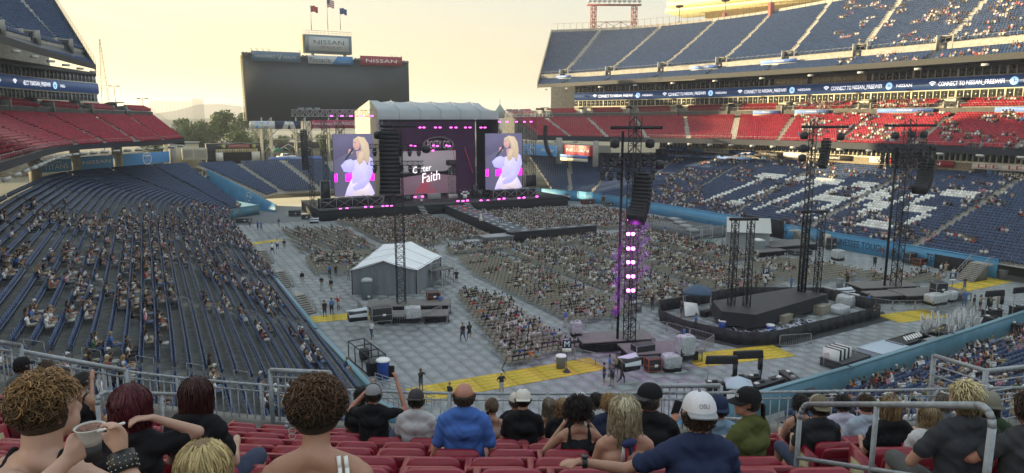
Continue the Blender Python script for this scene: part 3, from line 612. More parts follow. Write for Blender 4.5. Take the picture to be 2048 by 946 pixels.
for yy, ww in ((88.5, 12), (69.5, 9.5), (54.5, 8)):
    t = thing('painted_slogan', 'black TENNESSEE TOUGH lettering on the light blue wall, ' + {88.5: 'the far one behind the gear tents', 69.5: 'the middle one beside the white door', 54.5: 'the near one behind the dark gate'}[yy], 'lettering', (93.92, yy, 1.25), -math.pi / 2); text('TENNESSEE TOUGH', ww, 1.05, M_black, t, (0, 0, 0))
wS = [(31.5, 32.2), (45, 33.0), (60, 34.3), (75, 35.8), (85, 38), (91, 43)]
wall(wS, 1.75, .25, mat('teal blue wall', (.09, .22, .30)), 'teal wall and rail between the near right seats and the floor', MATS['teal pipe'])
# dark gates and door in the blue wall
for (y0, y1, z1, l) in ((83, 92, 3.0, 'dark mesh gate in the blue wall behind the grey tent'), (50.4, 57, 1.9, 'low dark gate in the blue wall near the right stairs')):
    t = thing('wall_gate', l, 'gate', (93.6, (y0 + y1) / 2, 0)); MB().box((0, 0, z1 / 2), (.12, y1 - y0, z1)).build('mesh_panel', M_blackf, t); m = MB()
    for k in range(9): m.bar((-.08, (k / 8 - .5) * (y1 - y0), 0), (-.08, (k / 8 - .5) * (y1 - y0), z1 + .1), .05)
    m.build('gate_frame', M_black, t)
t = thing('wall_door', 'white door standing ajar in the light blue wall', 'door', (93.4, 74.2, 0)); MB().box((0, 0, 1.1), (.12, 1.3, 2.2)).build('door_leaf', mat('off white door', (.5, .5, .42), .5), t); MB().box((.1, 1.0, 1.2), (.5, .6, 2.4)).build('door_jamb', M_black, t)
# tunnel at the far left corner
t = thing('corner_tunnel', 'blue walled entrance tunnel with a three star emblem at the far left corner', 'tunnel', (16, 158, 0))
A = np.array([22.8, 158.2]); B = np.array([11.0, 182]); m = MB(); hz = [1.6, 8.2]
d = (B - A) / np.linalg.norm(B - A); nr = np.array([-d[1], d[0]])
m.add([(A[0], A[1], 0), (B[0], B[1], 0), (B[0], B[1], hz[1]), (A[0], A[1], hz[0]), (A[0] - nr[0] * -.3, A[1] + nr[1] * .3, 0), (B[0] + .3, B[1], 0), (B[0] + .3, B[1], hz[1]), (A[0] + .3, A[1], hz[0])], [(0, 1, 2, 3), (3, 2, 6, 7), (4, 5, 6, 7)]); m.build('tunnel_side', M_blueW, t, True)
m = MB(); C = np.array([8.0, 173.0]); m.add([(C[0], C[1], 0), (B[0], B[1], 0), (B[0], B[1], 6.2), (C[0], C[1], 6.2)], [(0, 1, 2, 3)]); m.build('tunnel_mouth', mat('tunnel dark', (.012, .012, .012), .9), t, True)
m = MB(); mm = (B + C) / 2; m.box((mm[0], mm[1] - .4, 6.4), (np.linalg.norm(B - C) + .6, .8, .7), math.atan2(*(B - C)[::-1])); m.build('lintel', M_conc, t, True)
m = MB(); m.add([(19, 156, 0), (C[0], C[1], 0), (C[0], C[1], 3.5), (19, 156, 2.0)], [(0, 1, 2, 3)]); m.build('tunnel_side', M_blueW, t, True)
em = thing('star_emblem', 'round white outline with three stars on the tunnel wall', 'emblem', tuple((A + (B - A) * .36)) + (2.4,), math.atan2(*(B - A)[::-1]) + math.pi)
m = MB(); r = 1.35
for k in range(20):
    a, b = 2 * math.pi * k / 20, 2 * math.pi * (k + 1) / 20; m.add([(math.cos(q) * rr, -.1, math.sin(q) * rr) for q in (a, b) for rr in (r * .92, r)], [(0, 1, 3, 2)])
for (ax, ay) in ((-.35, .3), (.4, .15), (-.05, -.45)): m.slab([(r * (ax + math.sin(2 * math.pi * k / 10) * (.3 if k % 2 == 0 else .12)), r * (ay + math.cos(2 * math.pi * k / 10) * (.3 if k % 2 == 0 else .12))) for k in range(10)], -.12, -.1)
o = m.build('star_ring', M_whitel, em)
# wall stairs with rails on the left side (three) and right (one)
def stair(x, y, az, n, w, label, rise=.18, run=.28, railm=None):
    t = thing('stairs', label, 'stairs', (x, y, 0), az)
    st_ = MB().box((0, 0, 0), (run, w, .12)).mesh('step', M_conc)
    for i in range(n): o = bpy.data.objects.new('step', st_); link(o, t); o.location = (i * run, 0, (n - i) * rise - .06)
    MB().slab([(-run, 0), (n * run, 0), (-run, n * rise - .12)], -w / 2 + .05, w / 2 - .05).build('carriage', M_concd, t)
    for sy in (-1, 1):
        m = MB(); m.pipe([(-1.4, sy * w / 2, n * rise + .95), (-.1, sy * w / 2, n * rise + .95), (n * run, sy * w / 2, .95), (n * run + .1, sy * w / 2, 0)], .035); m.pipe([(-1.4, sy * w / 2, n * rise + .5), (-.1, sy * w / 2, n * rise + .5), (n * run, sy * w / 2, .5)], .025)
        for k in range(5): m.bar((-.1 + k * n * run / 4, sy * w / 2, n * rise * (1 - k / 4)), (-.1 + k * n * run / 4, sy * w / 2, n * rise * (1 - k / 4) + .95), .025)
        m.build('handrail', railm or M_galvd, t)
    MB().box((-.75, 0, n * rise - .1), (1.3, w, .2)).build('landing', M_conc, t); return t
stair(12.6, 74.5, R_(-78), 9, 1.5, 'nearest pale metal stairs down from the left seats to the floor'); stair(12.6, 87.5, R_(-78), 9, 1.5, 'middle pale metal stairs beside the left wall'); stair(12.6, 103, R_(-78), 9, 1.5, 'farthest pale metal stairs beside the left wall')
stair(92.0, 50.5, R_(180), 11, 2.2, 'concrete stairs with pale blue rails in the right wall'); stair(92.2, 78.5, R_(-100), 12, 1.8, 'long pale rail stairs on the blue wall behind the twin tower')
# ------------------------------------------------------------------ seats in the bowls
def seat_small():
    m = MB(); V = [(-.21, -.20, .42), (.21, -.20, .42), (.20, -.27, .84), (-.20, -.27, .84), (-.21, -.25, .42), (.21, -.25, .42), (.19, -.32, .84), (-.19, -.32, .84)]
    m.add(V, [(1, 0, 3, 2), (4, 5, 6, 7), (3, 7, 6, 2), (0, 4, 7, 3), (5, 1, 2, 6)])
    m.add([(-.20, -.20, .40), (.20, -.20, .40), (.20, -.05, .74), (-.20, -.05, .74), (-.20, -.12, .36), (.20, -.12, .36)], [(0, 1, 2, 3), (4, 5, 1, 0), (5, 4, 3, 2)])
    m.add([(-.23, -.2, .05), (-.19, -.2, .05), (-.19, -.2, .45), (-.23, -.2, .45)], [(0, 1, 2, 3)]); return m
SEAT_T = seat_small().tmpl()
palN = np.array([.034, .062, .14]); palR = np.array([.36, .022, .04]); palW = np.array([.85, .86, .82])
def inview(A, m=60):
    u, v, d = proj(A); return (d > 1) & (u > -m) & (u < 2048 + m) & (v > -m) & (v < 1000), d, v, u
IND = []
for key, pal, nm, cat, grp in (('navy', palN, 'stadium_seat', 'seat', 'navy folding seats in the stands'), ('red', palR, 'stadium_seat', 'seat', 'red folding seats of the middle decks')):
    S = SEATS[key]; A = np.array([s[:3] for s in S]); RZ = np.array([s[3] for s in S]); DK = np.array([s[4] for s in S]); RW = np.array([s[5] for s in S]); FG = np.array([s[7] for s in S]); PR = np.array([s[6] for s in S])
    iv, d, v, u = inview(A + [0, 0, .6]); keep = iv.copy()
    keep &= ~((DK == 'north') & (A[:, 0] > 42) & (A[:, 0] < 66)); SEATS[key + '_arr'] = (A, RZ, DK, RW, PR, FG, keep)
    idx = np.nonzero(keep)[0]; idx = idx[np.argsort(d[idx])]; cand = idx[(v[idx] < 790)]; ni = cand[:150] if key == 'navy' else cand[:0]
    st = np.setdiff1d(idx, ni); jit = rng.uniform(.8, 1.25, (len(st), 1))
    for flag, cl, nm2 in ((0, pal, ('navy' if key == 'navy' else 'red') + '_seats'), (1, palW, 'white_seats')):
        sel = FG[st] == flag
        if sel.sum() == 0: continue
        cc = (cl[None] * jit[sel])[:, None, :]
        o = replicate(nm2, SEAT_T, A[st][sel], RZ[st][sel], cc, [M_seatattr]); tag(o, {'navy_seats': 'rows of navy folding stadium seats filling the lower and top stands', 'red_seats': 'rows of red folding stadium seats on the far middle decks', 'white_seats': 'white seats spelling TITANS in the right lower bowl'}[nm2], 'seats', None, 'stuff')
    if key == 'navy':
        bm = MB(); V = seat_small(); back = MB(); back.v = V.v[:8]; back.f = V.f[:5]; back.m = V.m[:5]; back.c = V.c[:8]
        pan = MB(); pan.v = V.v[8:14]; pan.f = [tuple(i - 8 for i in f) for f in V.f[5:8]]; pan.m = [0] * 3; pan.c = [0] * 6
        mb_, mp_ = back.mesh('backrest', M_navy), pan.mesh('seat', M_navy)
        names = {'west': 'left lower stand', 'south': 'near right stand', 'east': 'right lower stand', 'north': 'far stand'}
        for k in ni:
            rowtxt = 'front row' if RW[k] == 0 else 'row %d above the wall' % (RW[k] + 1)
            t = thing(nm, 'navy seat in %s of the %s, %s' % (rowtxt, names.get(DK[k], 'stand'), 'toward the railing' if d[k] < 38 else 'farther down'), cat, tuple(A[k]), RZ[k], grp)
            for q, n2 in ((mb_, 'backrest'), (mp_, 'seat')): o = bpy.data.objects.new(n2, q); link(o, t)
# ------------------------------------------------------------------ people: figure built from tapered limbs
def rotz(p, a): c, s = math.cos(a), math.sin(a); return (p[0] * c - p[1] * s, p[0] * s + p[1] * c, p[2])
# classes: 0 skin 1 hair 2 shirt 3 trousers 4 shoes
def figure(pose='sit', arms='lap', lean=0., legs='short', hair='short', head=(0, 0), w=1.):
    P = []; seg = lambda c, p, q, r1, r2=None: P.append((c, tuple(p), tuple(q), r1, r1 if r2 is None else r2))
    if pose == 'sit':
        hp = np.array([0, 0, .50]); knee = [np.array([s * .14, .42, .53]) for s in (-1, 1)]; ank = [np.array([s * .13, .50, .10]) for s in (-1, 1)]
    elif pose == 'walk':
        hp = np.array([0, 0, .93]); knee = [np.array([-.1, .18, .52]), np.array([.1, -.06, .48])]; ank = [np.array([-.1, .20, .10]), np.array([.1, -.34, .16])]
    else:
        hp = np.array([0, 0, .93]); knee = [np.array([s * .11, .02, .50]) for s in (-1, 1)]; ank = [np.array([s * .13, 0, .09]) for s in (-1, 1)]
    up = np.array([0, math.sin(lean), math.cos(lean)]); sh = hp + up * .50; nk = hp + up * .60; hd = hp + up * .745 + np.array([head[0], .02 + head[1], 0])
    seg(3, hp + [-.07, 0, -.01], hp + [.07, 0, -.01], .125 * w)
    seg(2, hp + [-.05 * w, 0, .10], hp + up * .36 + [-.075 * w, 0, 0], .105 * w, .115 * w); seg(2, hp + [.05 * w, 0, .10], hp + up * .36 + [.075 * w, 0, 0], .105 * w, .115 * w)
    seg(2, sh + [-.14 * w, 0, -.03], sh + [.14 * w, 0, -.03], .072); seg(0, sh, hd, .05)
    seg(0, hd + [0, .01, -.03], hd + [0, .015, .02], .078, .088); seg(0, hd + [0, .075, -.035], hd + [0, .085, -.03], .022)
    seg(1, hd + [0, -.025, .01], hd + [0, -.01, .05], .093, .092)
    if hair == 'long': seg(1, hd + [0, -.07, 0], hd + [0, -.10, -.26], .085, .06)
    if hair == 'cap': seg(1, hd + [0, .0, .06], hd + [0, .10, .045], .088, .045)
    for i, s in enumerate((-1, 1)):
        c = 0 if legs == 'short' else 3
        seg(3, hp + [s * .09, 0, -.01], hp + (knee[i] - hp) * (.72 if legs == 'short' else 1) + [s * .02, 0, 0], .098 * w, .075); seg(c, hp + (knee[i] - hp) * .6, knee[i], .07, .056)
        seg(c, knee[i], ank[i], .056, .04); seg(4, ank[i] + [0, -.02, -.045], ank[i] + [s * .02, .15, -.06], .042, .036)
        so = sh + [s * .19 * w, 0, -.03]
        if arms == 'lap': el = so + np.array([s * .05, .05, -.28]); wr = el + np.array([-s * .10, .24, -.02])
        elif arms == 'up': el = so + np.array([s * .09, .16, -.12]); wr = el + np.array([-s * .12, .12, .22])
        elif arms == 'down': el = so + np.array([s * .05, -.03, -.28]); wr = el + np.array([s * .0, .08, -.24])
        elif arms == 'hips': el = so + np.array([s * .16, -.06, -.24]); wr = el + np.array([-s * .16, .10, -.14])
        elif arms == 'fold': el = so + np.array([s * .06, .05, -.26]); wr = el + np.array([-s * .26, .14, .03])
        elif arms == 'wide': el = so + np.array([s * .24, .02, -.06]); wr = el + np.array([s * .22, .10, .02])
        seg(2, so, so + (el - so) * .6, .058, .056); seg(0, so + (el - so) * .5, el, .045, .039); seg(0, el, wr, .04, .027); seg(0, wr, wr + (wr - el) * .28, .034, .026)
    return P
def lowpoly(P, n=5):
    m = MB()
    for c, p, q, r1, r2 in P:
        if c == 4 or r1 < .036 and c == 0: continue
        p = np.array(p); q = np.array(q)
        if np.linalg.norm(q - p) < .06 or (c in (0, 1) and r1 > .075):           # heads, hair: double cone
            d = q - p; L = np.linalg.norm(d); d = d / L if L > 1e-5 else np.array([0, 0, 1.]); a = p - d * r1 * .9; b = q + d * r2 * .9; mid = (p + q) / 2
            m.bar(a, mid, r1 * .5, 5, r1 * 1.02, cls=c, cap=False); m.bar(mid, b, r1 * 1.02, 5, r2 * .45, cls=c, cap=True)
        else:
            d = (q - p) / np.linalg.norm(q - p); m.bar(p - d * r1 * .3, q + d * r2 * .3, r1, 3 if r1 < .06 else 4, r2, cls=c, cap=r1 > .09)
    return m
def capsule(m, p, q, r1, r2, n=12, rings=4):
    p = np.array(p, float); q = np.array(q, float); d = q - p; L = np.linalg.norm(d); d = d / L if L > 1e-6 else np.array([0, 0, 1.])
    a = np.array([0, 0, 1.]) if abs(d[2]) < .9 else np.array([1., 0, 0]); u = np.cross(d, a); u /= np.linalg.norm(u); w = np.cross(d, u)
    prof = [(math.sin(t) * r1, -math.cos(t) * r1, 0) for t in np.linspace(.2, math.pi / 2, rings)] + [(math.sin(t) * r2, -math.cos(t) * r2, 1) for t in np.linspace(math.pi / 2, math.pi - .2, rings)]
    V = [];
    for r, z, e in prof:
        base = q if e else p
        for k in range(n): t = 2 * math.pi * k / n; V.append(base + d * z + (u * math.cos(t) + w * math.sin(t)) * r)
    F = [(i * n + k, i * n + (k + 1) % n, (i + 1) * n + (k + 1) % n, (i + 1) * n + k) for i in range(len(prof) - 1) for k in range(n)]
    F += [tuple(range(n - 1, -1, -1)), tuple((len(prof) - 1) * n + k for k in range(n))]; m.add(V, F)
def ellip(m, c, r, R=None, n=16, rings=10):
    V = []; c = np.array(c, float)
    for i in range(rings + 1):
        t = math.pi * i / rings
        for k in range(n):
            a = 2 * math.pi * k / n; v = np.array([math.sin(t) * math.cos(a) * r[0], math.sin(t) * math.sin(a) * r[1], math.cos(t) * r[2]]); V.append(c + (R @ v if R is not None else v))
    F = [(i * n + k, (i + 1) * n + k, (i + 1) * n + (k + 1) % n, i * n + (k + 1) % n) for i in range(rings) for k in range(n)]; m.add(V, F)
_tmpc = bpy.data.collections.new('work'); SC.collection.children.link(_tmpc)
def blob(prims, voxel, smooth=4, name='body', extra=None):
    """one continuous surface grown over overlapping limbs; returns mesh + face centres"""
    m = MB()
    for pr in prims:
        if pr[0] == 'e': ellip(m, pr[1], pr[2], pr[3] if len(pr) > 3 else None)
        else: capsule(m, pr[1], pr[2], pr[3], pr[4])
    me = m.mesh(name, []); o = bpy.data.objects.new(name, me); _tmpc.objects.link(o)
    r = o.modifiers.new('r', 'REMESH'); r.mode = 'VOXEL'; r.voxel_size = voxel; r.use_smooth_shade = True
    s = o.modifiers.new('s', 'SMOOTH'); s.factor = .5; s.iterations = smooth
    return o
def harvest(objs):
    dg = bpy.context.evaluated_depsgraph_get(); out = []
    for o in objs: me = bpy.data.meshes.new_from_object(o.evaluated_get(dg)); out.append(me)
    for o in objs: bpy.data.objects.remove(o)
    return out
def classify(me, prims, mats):
    n = len(me.polygons); c = np.empty(n * 3, np.float32); me.polygons.foreach_get('center', c); c = c.reshape(-1, 3); best = np.full(n, 9e9); cl = np.zeros(n, np.int32)
    for pr in prims:
        k, p, q, r1, r2 = pr; p = np.array(p); q = np.array(q); d = q - p; L2 = max(d @ d, 1e-9); t = np.clip(((c - p) @ d) / L2, 0, 1); dist = np.linalg.norm(c - p - t[:, None] * d, axis=1) - (r1 + (r2 - r1) * t)
        if k == 1: dist -= .004
        u = dist < best; best[u] = dist[u]; cl[u] = k
    me.materials.clear()
    for m in mats: me.materials.append(m)
    me.polygons.foreach_set('material_index', cl); me.polygons.foreach_set('use_smooth', np.ones(n, bool)); me.update(); return me
M_skin = mat('skin', (.46, .25, .17), .55, rnd=[(.38, .22, .15), (.32, .17, .11), (.42, .25, .18), (.26, .14, .09), (.38, .22, .15), (.12, .06, .04)])
M_hair = mat('hair', (.05, .03, .02), .6, rnd=[(.03, .018, .012), (.09, .05, .025), (.34, .23, .11), (.05, .028, .016), (.2, .12, .055), (.02, .014, .012), (.6, .58, .52)])
M_shirt = mat('shirt', obj=True, rough=.85)
M_trs = mat('trousers', (.05, .06, .09), .85, rnd=[(.03, .04, .08), (.02, .02, .022), (.12, .17, .27), (.30, .27, .2), (.05, .07, .12), (.02, .02, .022), (.4, .4, .38)])
M_shoe = mat('shoe', (.1, .07, .05), .6, rnd=[(.5, .5, .48), (.03, .03, .03), (.13, .07, .035)])
PM = [M_skin, M_hair, M_shirt, M_trs, M_shoe]
VAR = {}; defs = []
for i, (pose, arms, lean, legs, hr) in enumerate([('sit', 'lap', -.06, 'long', 'short'), ('sit', 'lap', .12, 'long', 'long'), ('sit', 'up', 0, 'long', 'cap'), ('sit', 'fold', -.12, 'short', 'long'), ('sit', 'lap', .25, 'short', 'cap'), ('sit', 'wide', -.1, 'long', 'short'),
                                            ('stand', 'down', 0, 'long', 'short'), ('stand', 'hips', 0, 'short', 'cap'), ('stand', 'up', .05, 'short', 'long'), ('walk', 'down', .04, 'long', 'short'), ('walk', 'fold', .03, 'short', 'long'), ('stand', 'fold', 0, 'long', 'cap')]):
    P = figure(pose, arms, lean, legs, hr); defs.append((pose, P))
meshes = harvest([blob([(0, p[1], p[2], p[3], p[4]) for p in P], .032, 2) for _, P in defs])
for (pose, P), me in zip(defs, meshes): me.name = 'person'; VAR.setdefault('sit' if pose == 'sit' else 'up', []).append((classify(me, P, PM), lowpoly(P).tmpl(), pose))
SH = {'black': (.018, .018, .02), 'white': (.70, .70, .68), 'grey': (.26, .27, .28), 'pink': (.58, .26, .34), 'navy': (.03, .05, .12), 'blue': (.06, .15, .42), 'red': (.36, .03, .03), 'green': (.07, .13, .07), 'tan': (.40, .32, .2), 'pale blue': (.32, .46, .6), 'orange': (.6, .17, .04)}
SHN = list(SH); SHP = np.array([.34, .30, .07, .06, .08, .05, .035, .04, .06, .035, .01]); SHP = SHP / SHP.sum()
SK = .78 * np.array([(.50, .28, .19), (.44, .24, .16), (.55, .33, .24), (.36, .19, .12), (.17, .09, .05)]); SKP = [.3, .3, .22, .1, .08]
HR = np.array([(.03, .018, .012), (.05, .03, .018), (.28, .19, .09), (.03, .018, .012), (.09, .055, .03), (.65, .63, .58), (.015, .012, .01)])
TR = np.array([(.03, .04, .08), (.02, .02, .022), (.12, .17, .27), (.30, .27, .2), (.4, .4, .38)])
from mathutils import noise as mnoise
CROWD = []          # x, y, z, rz, where, text
def occupy(sel, dens, where, key='navy', gap=1.0, grp=(1, 6)):
    A, RZ, DK, RW, PR, FG, keep = SEATS[key + '_arr']; ii = np.nonzero(sel & keep)[0]
    # walk along rows: alternate groups of people and gaps
    rows = {}
    for i in ii: rows.setdefault((DK[i], RW[i]), []).append(i)
    for kk, li in rows.items():
        li = sorted(li, key=lambda i: PR[i]); j = 0
        while j < len(li):
            dn = dens(A[li[j]]) if callable(dens) else dens; q_ = A[li[j]]; dn *= 1.5 if where == 'near right stand' else min(2.4, max(.05, 1.0 + 3.2 * mnoise.noise(Vector((q_[0] * .17, q_[1] * .17, q_[2] * .3)))))
            if FG[li[j]] == 0 and rng.random() < dn * .42:
                g_ = rng.integers(grp[0], grp[1] + 1)
                for q in range(g_):
                    if j + q < len(li):
                        i = li[j + q]; CROWD.append((*A[i], RZ[i] + rng.normal(0, .12), where, 'row %d up' % (RW[i] + 1), 'sit')); TAKEN[key].add(int(i))
                j += g_ + 1
            else: j += 1 + int(rng.random() < .5)
TAKEN = dict(navy=set(), red=set())
A, RZ, DK, RW, PR, FG, keep = SEATS['navy_arr']
def dW(p):
    u, v, d = proj(p); x, y = u, v
    if y < 416: return .0
    if x > 380 and y < 600 and x - 380 > (y - 430) * .0: base = .8 if p[0] > 3.5 else .22
    elif y < 560: base = .38
    elif x < 330: base = .55
    elif x < 560 and y < 700: base = .30
    else: base = .12
    if y < 440: base *= .55
    return base
occupy(DK == 'west', dW, 'left lower stand')
def dE(p):
    u, v, d = proj(p)
    if u < 1300: return 0.
    t = (p[2] - 2) / 9.
    if u < 1480: return .95 if t < .22 else (.35 if abs(((u - 1290) / 190) - t) < .18 else .05)
    if u < 1880: return .4 if t < .2 else .26
    return .10
occupy(DK == 'east', dE, 'right lower stand')
occupy(DK == 'south', lambda p: .85 if p[0] > 55 else .45, 'near right stand')
occupy(DK == 'east upper', lambda p: 0. if proj(p)[0] < 1680 else (.26 if proj(p)[0] > 1800 else .12), 'right top deck', grp=(2, 5))
A, RZ, DK, RW, PR, FG, keep = SEATS['red_arr']
occupy((DK == 'east club') | (DK == 'east club back'), lambda p: 0. if proj(p)[0] < 1610 else (.45 if proj(p)[0] < 1860 else .25), 'right middle deck', 'red', grp=(2, 5))
# ------------------------------------------------------------------ folding chairs on the floor
def chair():
    m = MB(); m.add([(-.21, -.2, .44), (.21, -.2, .44), (.2, .2, .46), (-.2, .2, .46), (-.21, -.2, .41), (.21, -.2, .41), (.2, .2, .43), (-.2, .2, .43)], [(0, 1, 2, 3), (4, 5, 1, 0), (3, 2, 6, 7), (1, 5, 6, 2), (4, 0, 3, 7)])
    m.add([(-.21, -.24, .58), (.21, -.24, .58), (.2, -.27, .84), (-.2, -.27, .84), (-.21, -.21, .58), (.21, -.21, .58), (.2, -.24, .84), (-.2, -.24, .84)], [(0, 1, 2, 3), (5, 4, 7, 6), (3, 2, 6, 7)])
    for s in (-1, 1): m.add([(s * .21, -.24, .85), (s * .23, -.24, .85), (s * .23, .22, 0), (s * .21, .22, 0)], [(0, 1, 2, 3)]); m.add([(s * .2, .15, .44), (s * .22, .15, .44), (s * .22, -.3, 0), (s * .2, -.3, 0)], [(0, 1, 2, 3)])
    return m
CT = chair(); CH = []
def block(poly, az=0., dens=.5, rowsp=.98, seatsp=.53, where='floor block'):
    poly = np.array(poly, float); c0 = poly.mean(0); ca, sa = math.cos(az), math.sin(az); ex = np.array([ca, sa]); ey = np.array([-sa, ca]); L = (poly - c0) @ ex; Mx = (poly - c0) @ ey
    def inside(p):
        n = len(poly); r = False; j = n - 1
        for i in range(n):
            if (poly[i, 1] > p[1]) != (poly[j, 1] > p[1]) and p[0] < (poly[j, 0] - poly[i, 0]) * (p[1] - poly[i, 1]) / (poly[j, 1] - poly[i, 1]) + poly[i, 0]: r = not r
            j = i
        return r
    for b in np.arange(Mx.min() + .5, Mx.max() - .3, rowsp):
        a = L.min() + .3; occ = 0
        while a < L.max() - .2:
            p = c0 + ex * a + ey * b
            if inside(p):
                CH.append((p[0], p[1], .026, az + rng.normal(0, .03), where))
                if occ > 0: occ -= 1; CROWD.append((p[0], p[1], .02, az + rng.normal(0, .2), where, '', 'sit'))
                elif occ < 0: occ += 1
                else:
                    dn = (dens(p) if callable(dens) else dens) * 1.25
                    occ = int(rng.integers(1, 6)) if rng.random() < dn else -int(rng.integers(1, 5))
            a += seatsp
block([(24.2, 48.3), (31.6, 49.2), (32.4, 63), (33.6, 66), (31.2, 72.5), (29.5, 72)], R_(-2), .6, where='nearest small floor block')
block([(35.4, 56.5), (40.8, 56.0), (44.2, 56.8), (43.8, 92), (37.5, 92), (35.6, 80)], R_(-1), .42, where='floor block left of the lit tower')
block([(45.6, 57.8), (55.5, 58.2), (55.5, 92), (45.6, 92)], 0, .62, where='middle floor block right of the lit tower')
block([(57.2, 58.5), (67.5, 58.8), (67.5, 92), (57.2, 92)], 0, .55, where='floor block behind the black pen')
block([(69, 57.5), (81, 56.5), (81.5, 63), (79, 69.5), (69, 70)], 0, .22, where='right floor block of mostly empty chairs')
block([(76.2, 52.2), (86.5, 51.0), (87.5, 54.5), (78, 57)], R_(4), .55, where='small floor block behind the right riser')
block([(38, 94), (50.5, 94), (50.5, 99), (38.5, 99.5)], 0, .75, where='floor block behind the low stage steps'); block([(52, 93.6), (68, 93.6), (68, 99), (52, 99)], 0, .7, where='floor block in front of the cross catwalk')
block([(69.5, 72), (77, 72), (77, 99), (69.5, 99)], 0, .7, where='floor block left of the grey gear tent')
block([(28, 93.5), (36.5, 94), (37, 99.5), (20, 104), (18, 100), (17.5, 90), (21, 88.6)], R_(-4), .45, where='floor block behind the white tent')
block([(18.5, 106), (30, 104), (30, 127), (19.5, 129)], R_(-82), .35, 1.15, where='left side rows facing the catwalk'); block([(31.5, 103.5), (42, 104), (42, 128), (31.5, 127)], R_(-84), .7, 1.05, where='rows left of the catwalk')
block([(32, 129.5), (49, 129.5), (49, 134.5), (30, 134.5)], 0, .8, where='front rows left of the catwalk'); block([(43, 105.5), (49.8, 105.5), (49.8, 128.5), (43, 128.5)], R_(-86), .85, where='rows beside the catwalk')
block([(56.5, 105.5), (70, 105.5), (70, 134), (56.5, 134)], 0, .85, where='front rows right of the catwalk'); block([(71.5, 104), (88, 102), (87, 130), (71.5, 133)], 0, .72, where='far right front rows')
CHA = np.array([c[:3] for c in CH]); CRZ = np.array([c[3] for c in CH]); iv, d, v, u = inview(CHA)
idx = np.nonzero(iv)[0]; idx = idx[np.argsort(d[idx])]; ni = idx[:300]; cm = CT.mesh('folding_chair', M_beig)
for k in ni:
    o = bpy.data.objects.new('folding_chair', cm); link(o); o.location = CHA[k]; o.rotation_euler = (0, 0, CRZ[k])
    tag(o, 'beige folding chair in the %s, %s' % (CH[k][4], 'toward the yellow strip' if CHA[k][1] < 53 else ('front half' if CHA[k][1] < 58 else 'farther back')), 'chair', 'beige folding chairs on the floor')
o = replicate('folding_chairs', CT.tmpl(), CHA[idx[300:]], CRZ[idx[300:]], None, [M_beig]); tag(o, 'rows of beige folding chairs filling the far floor', 'chairs', None, 'stuff')
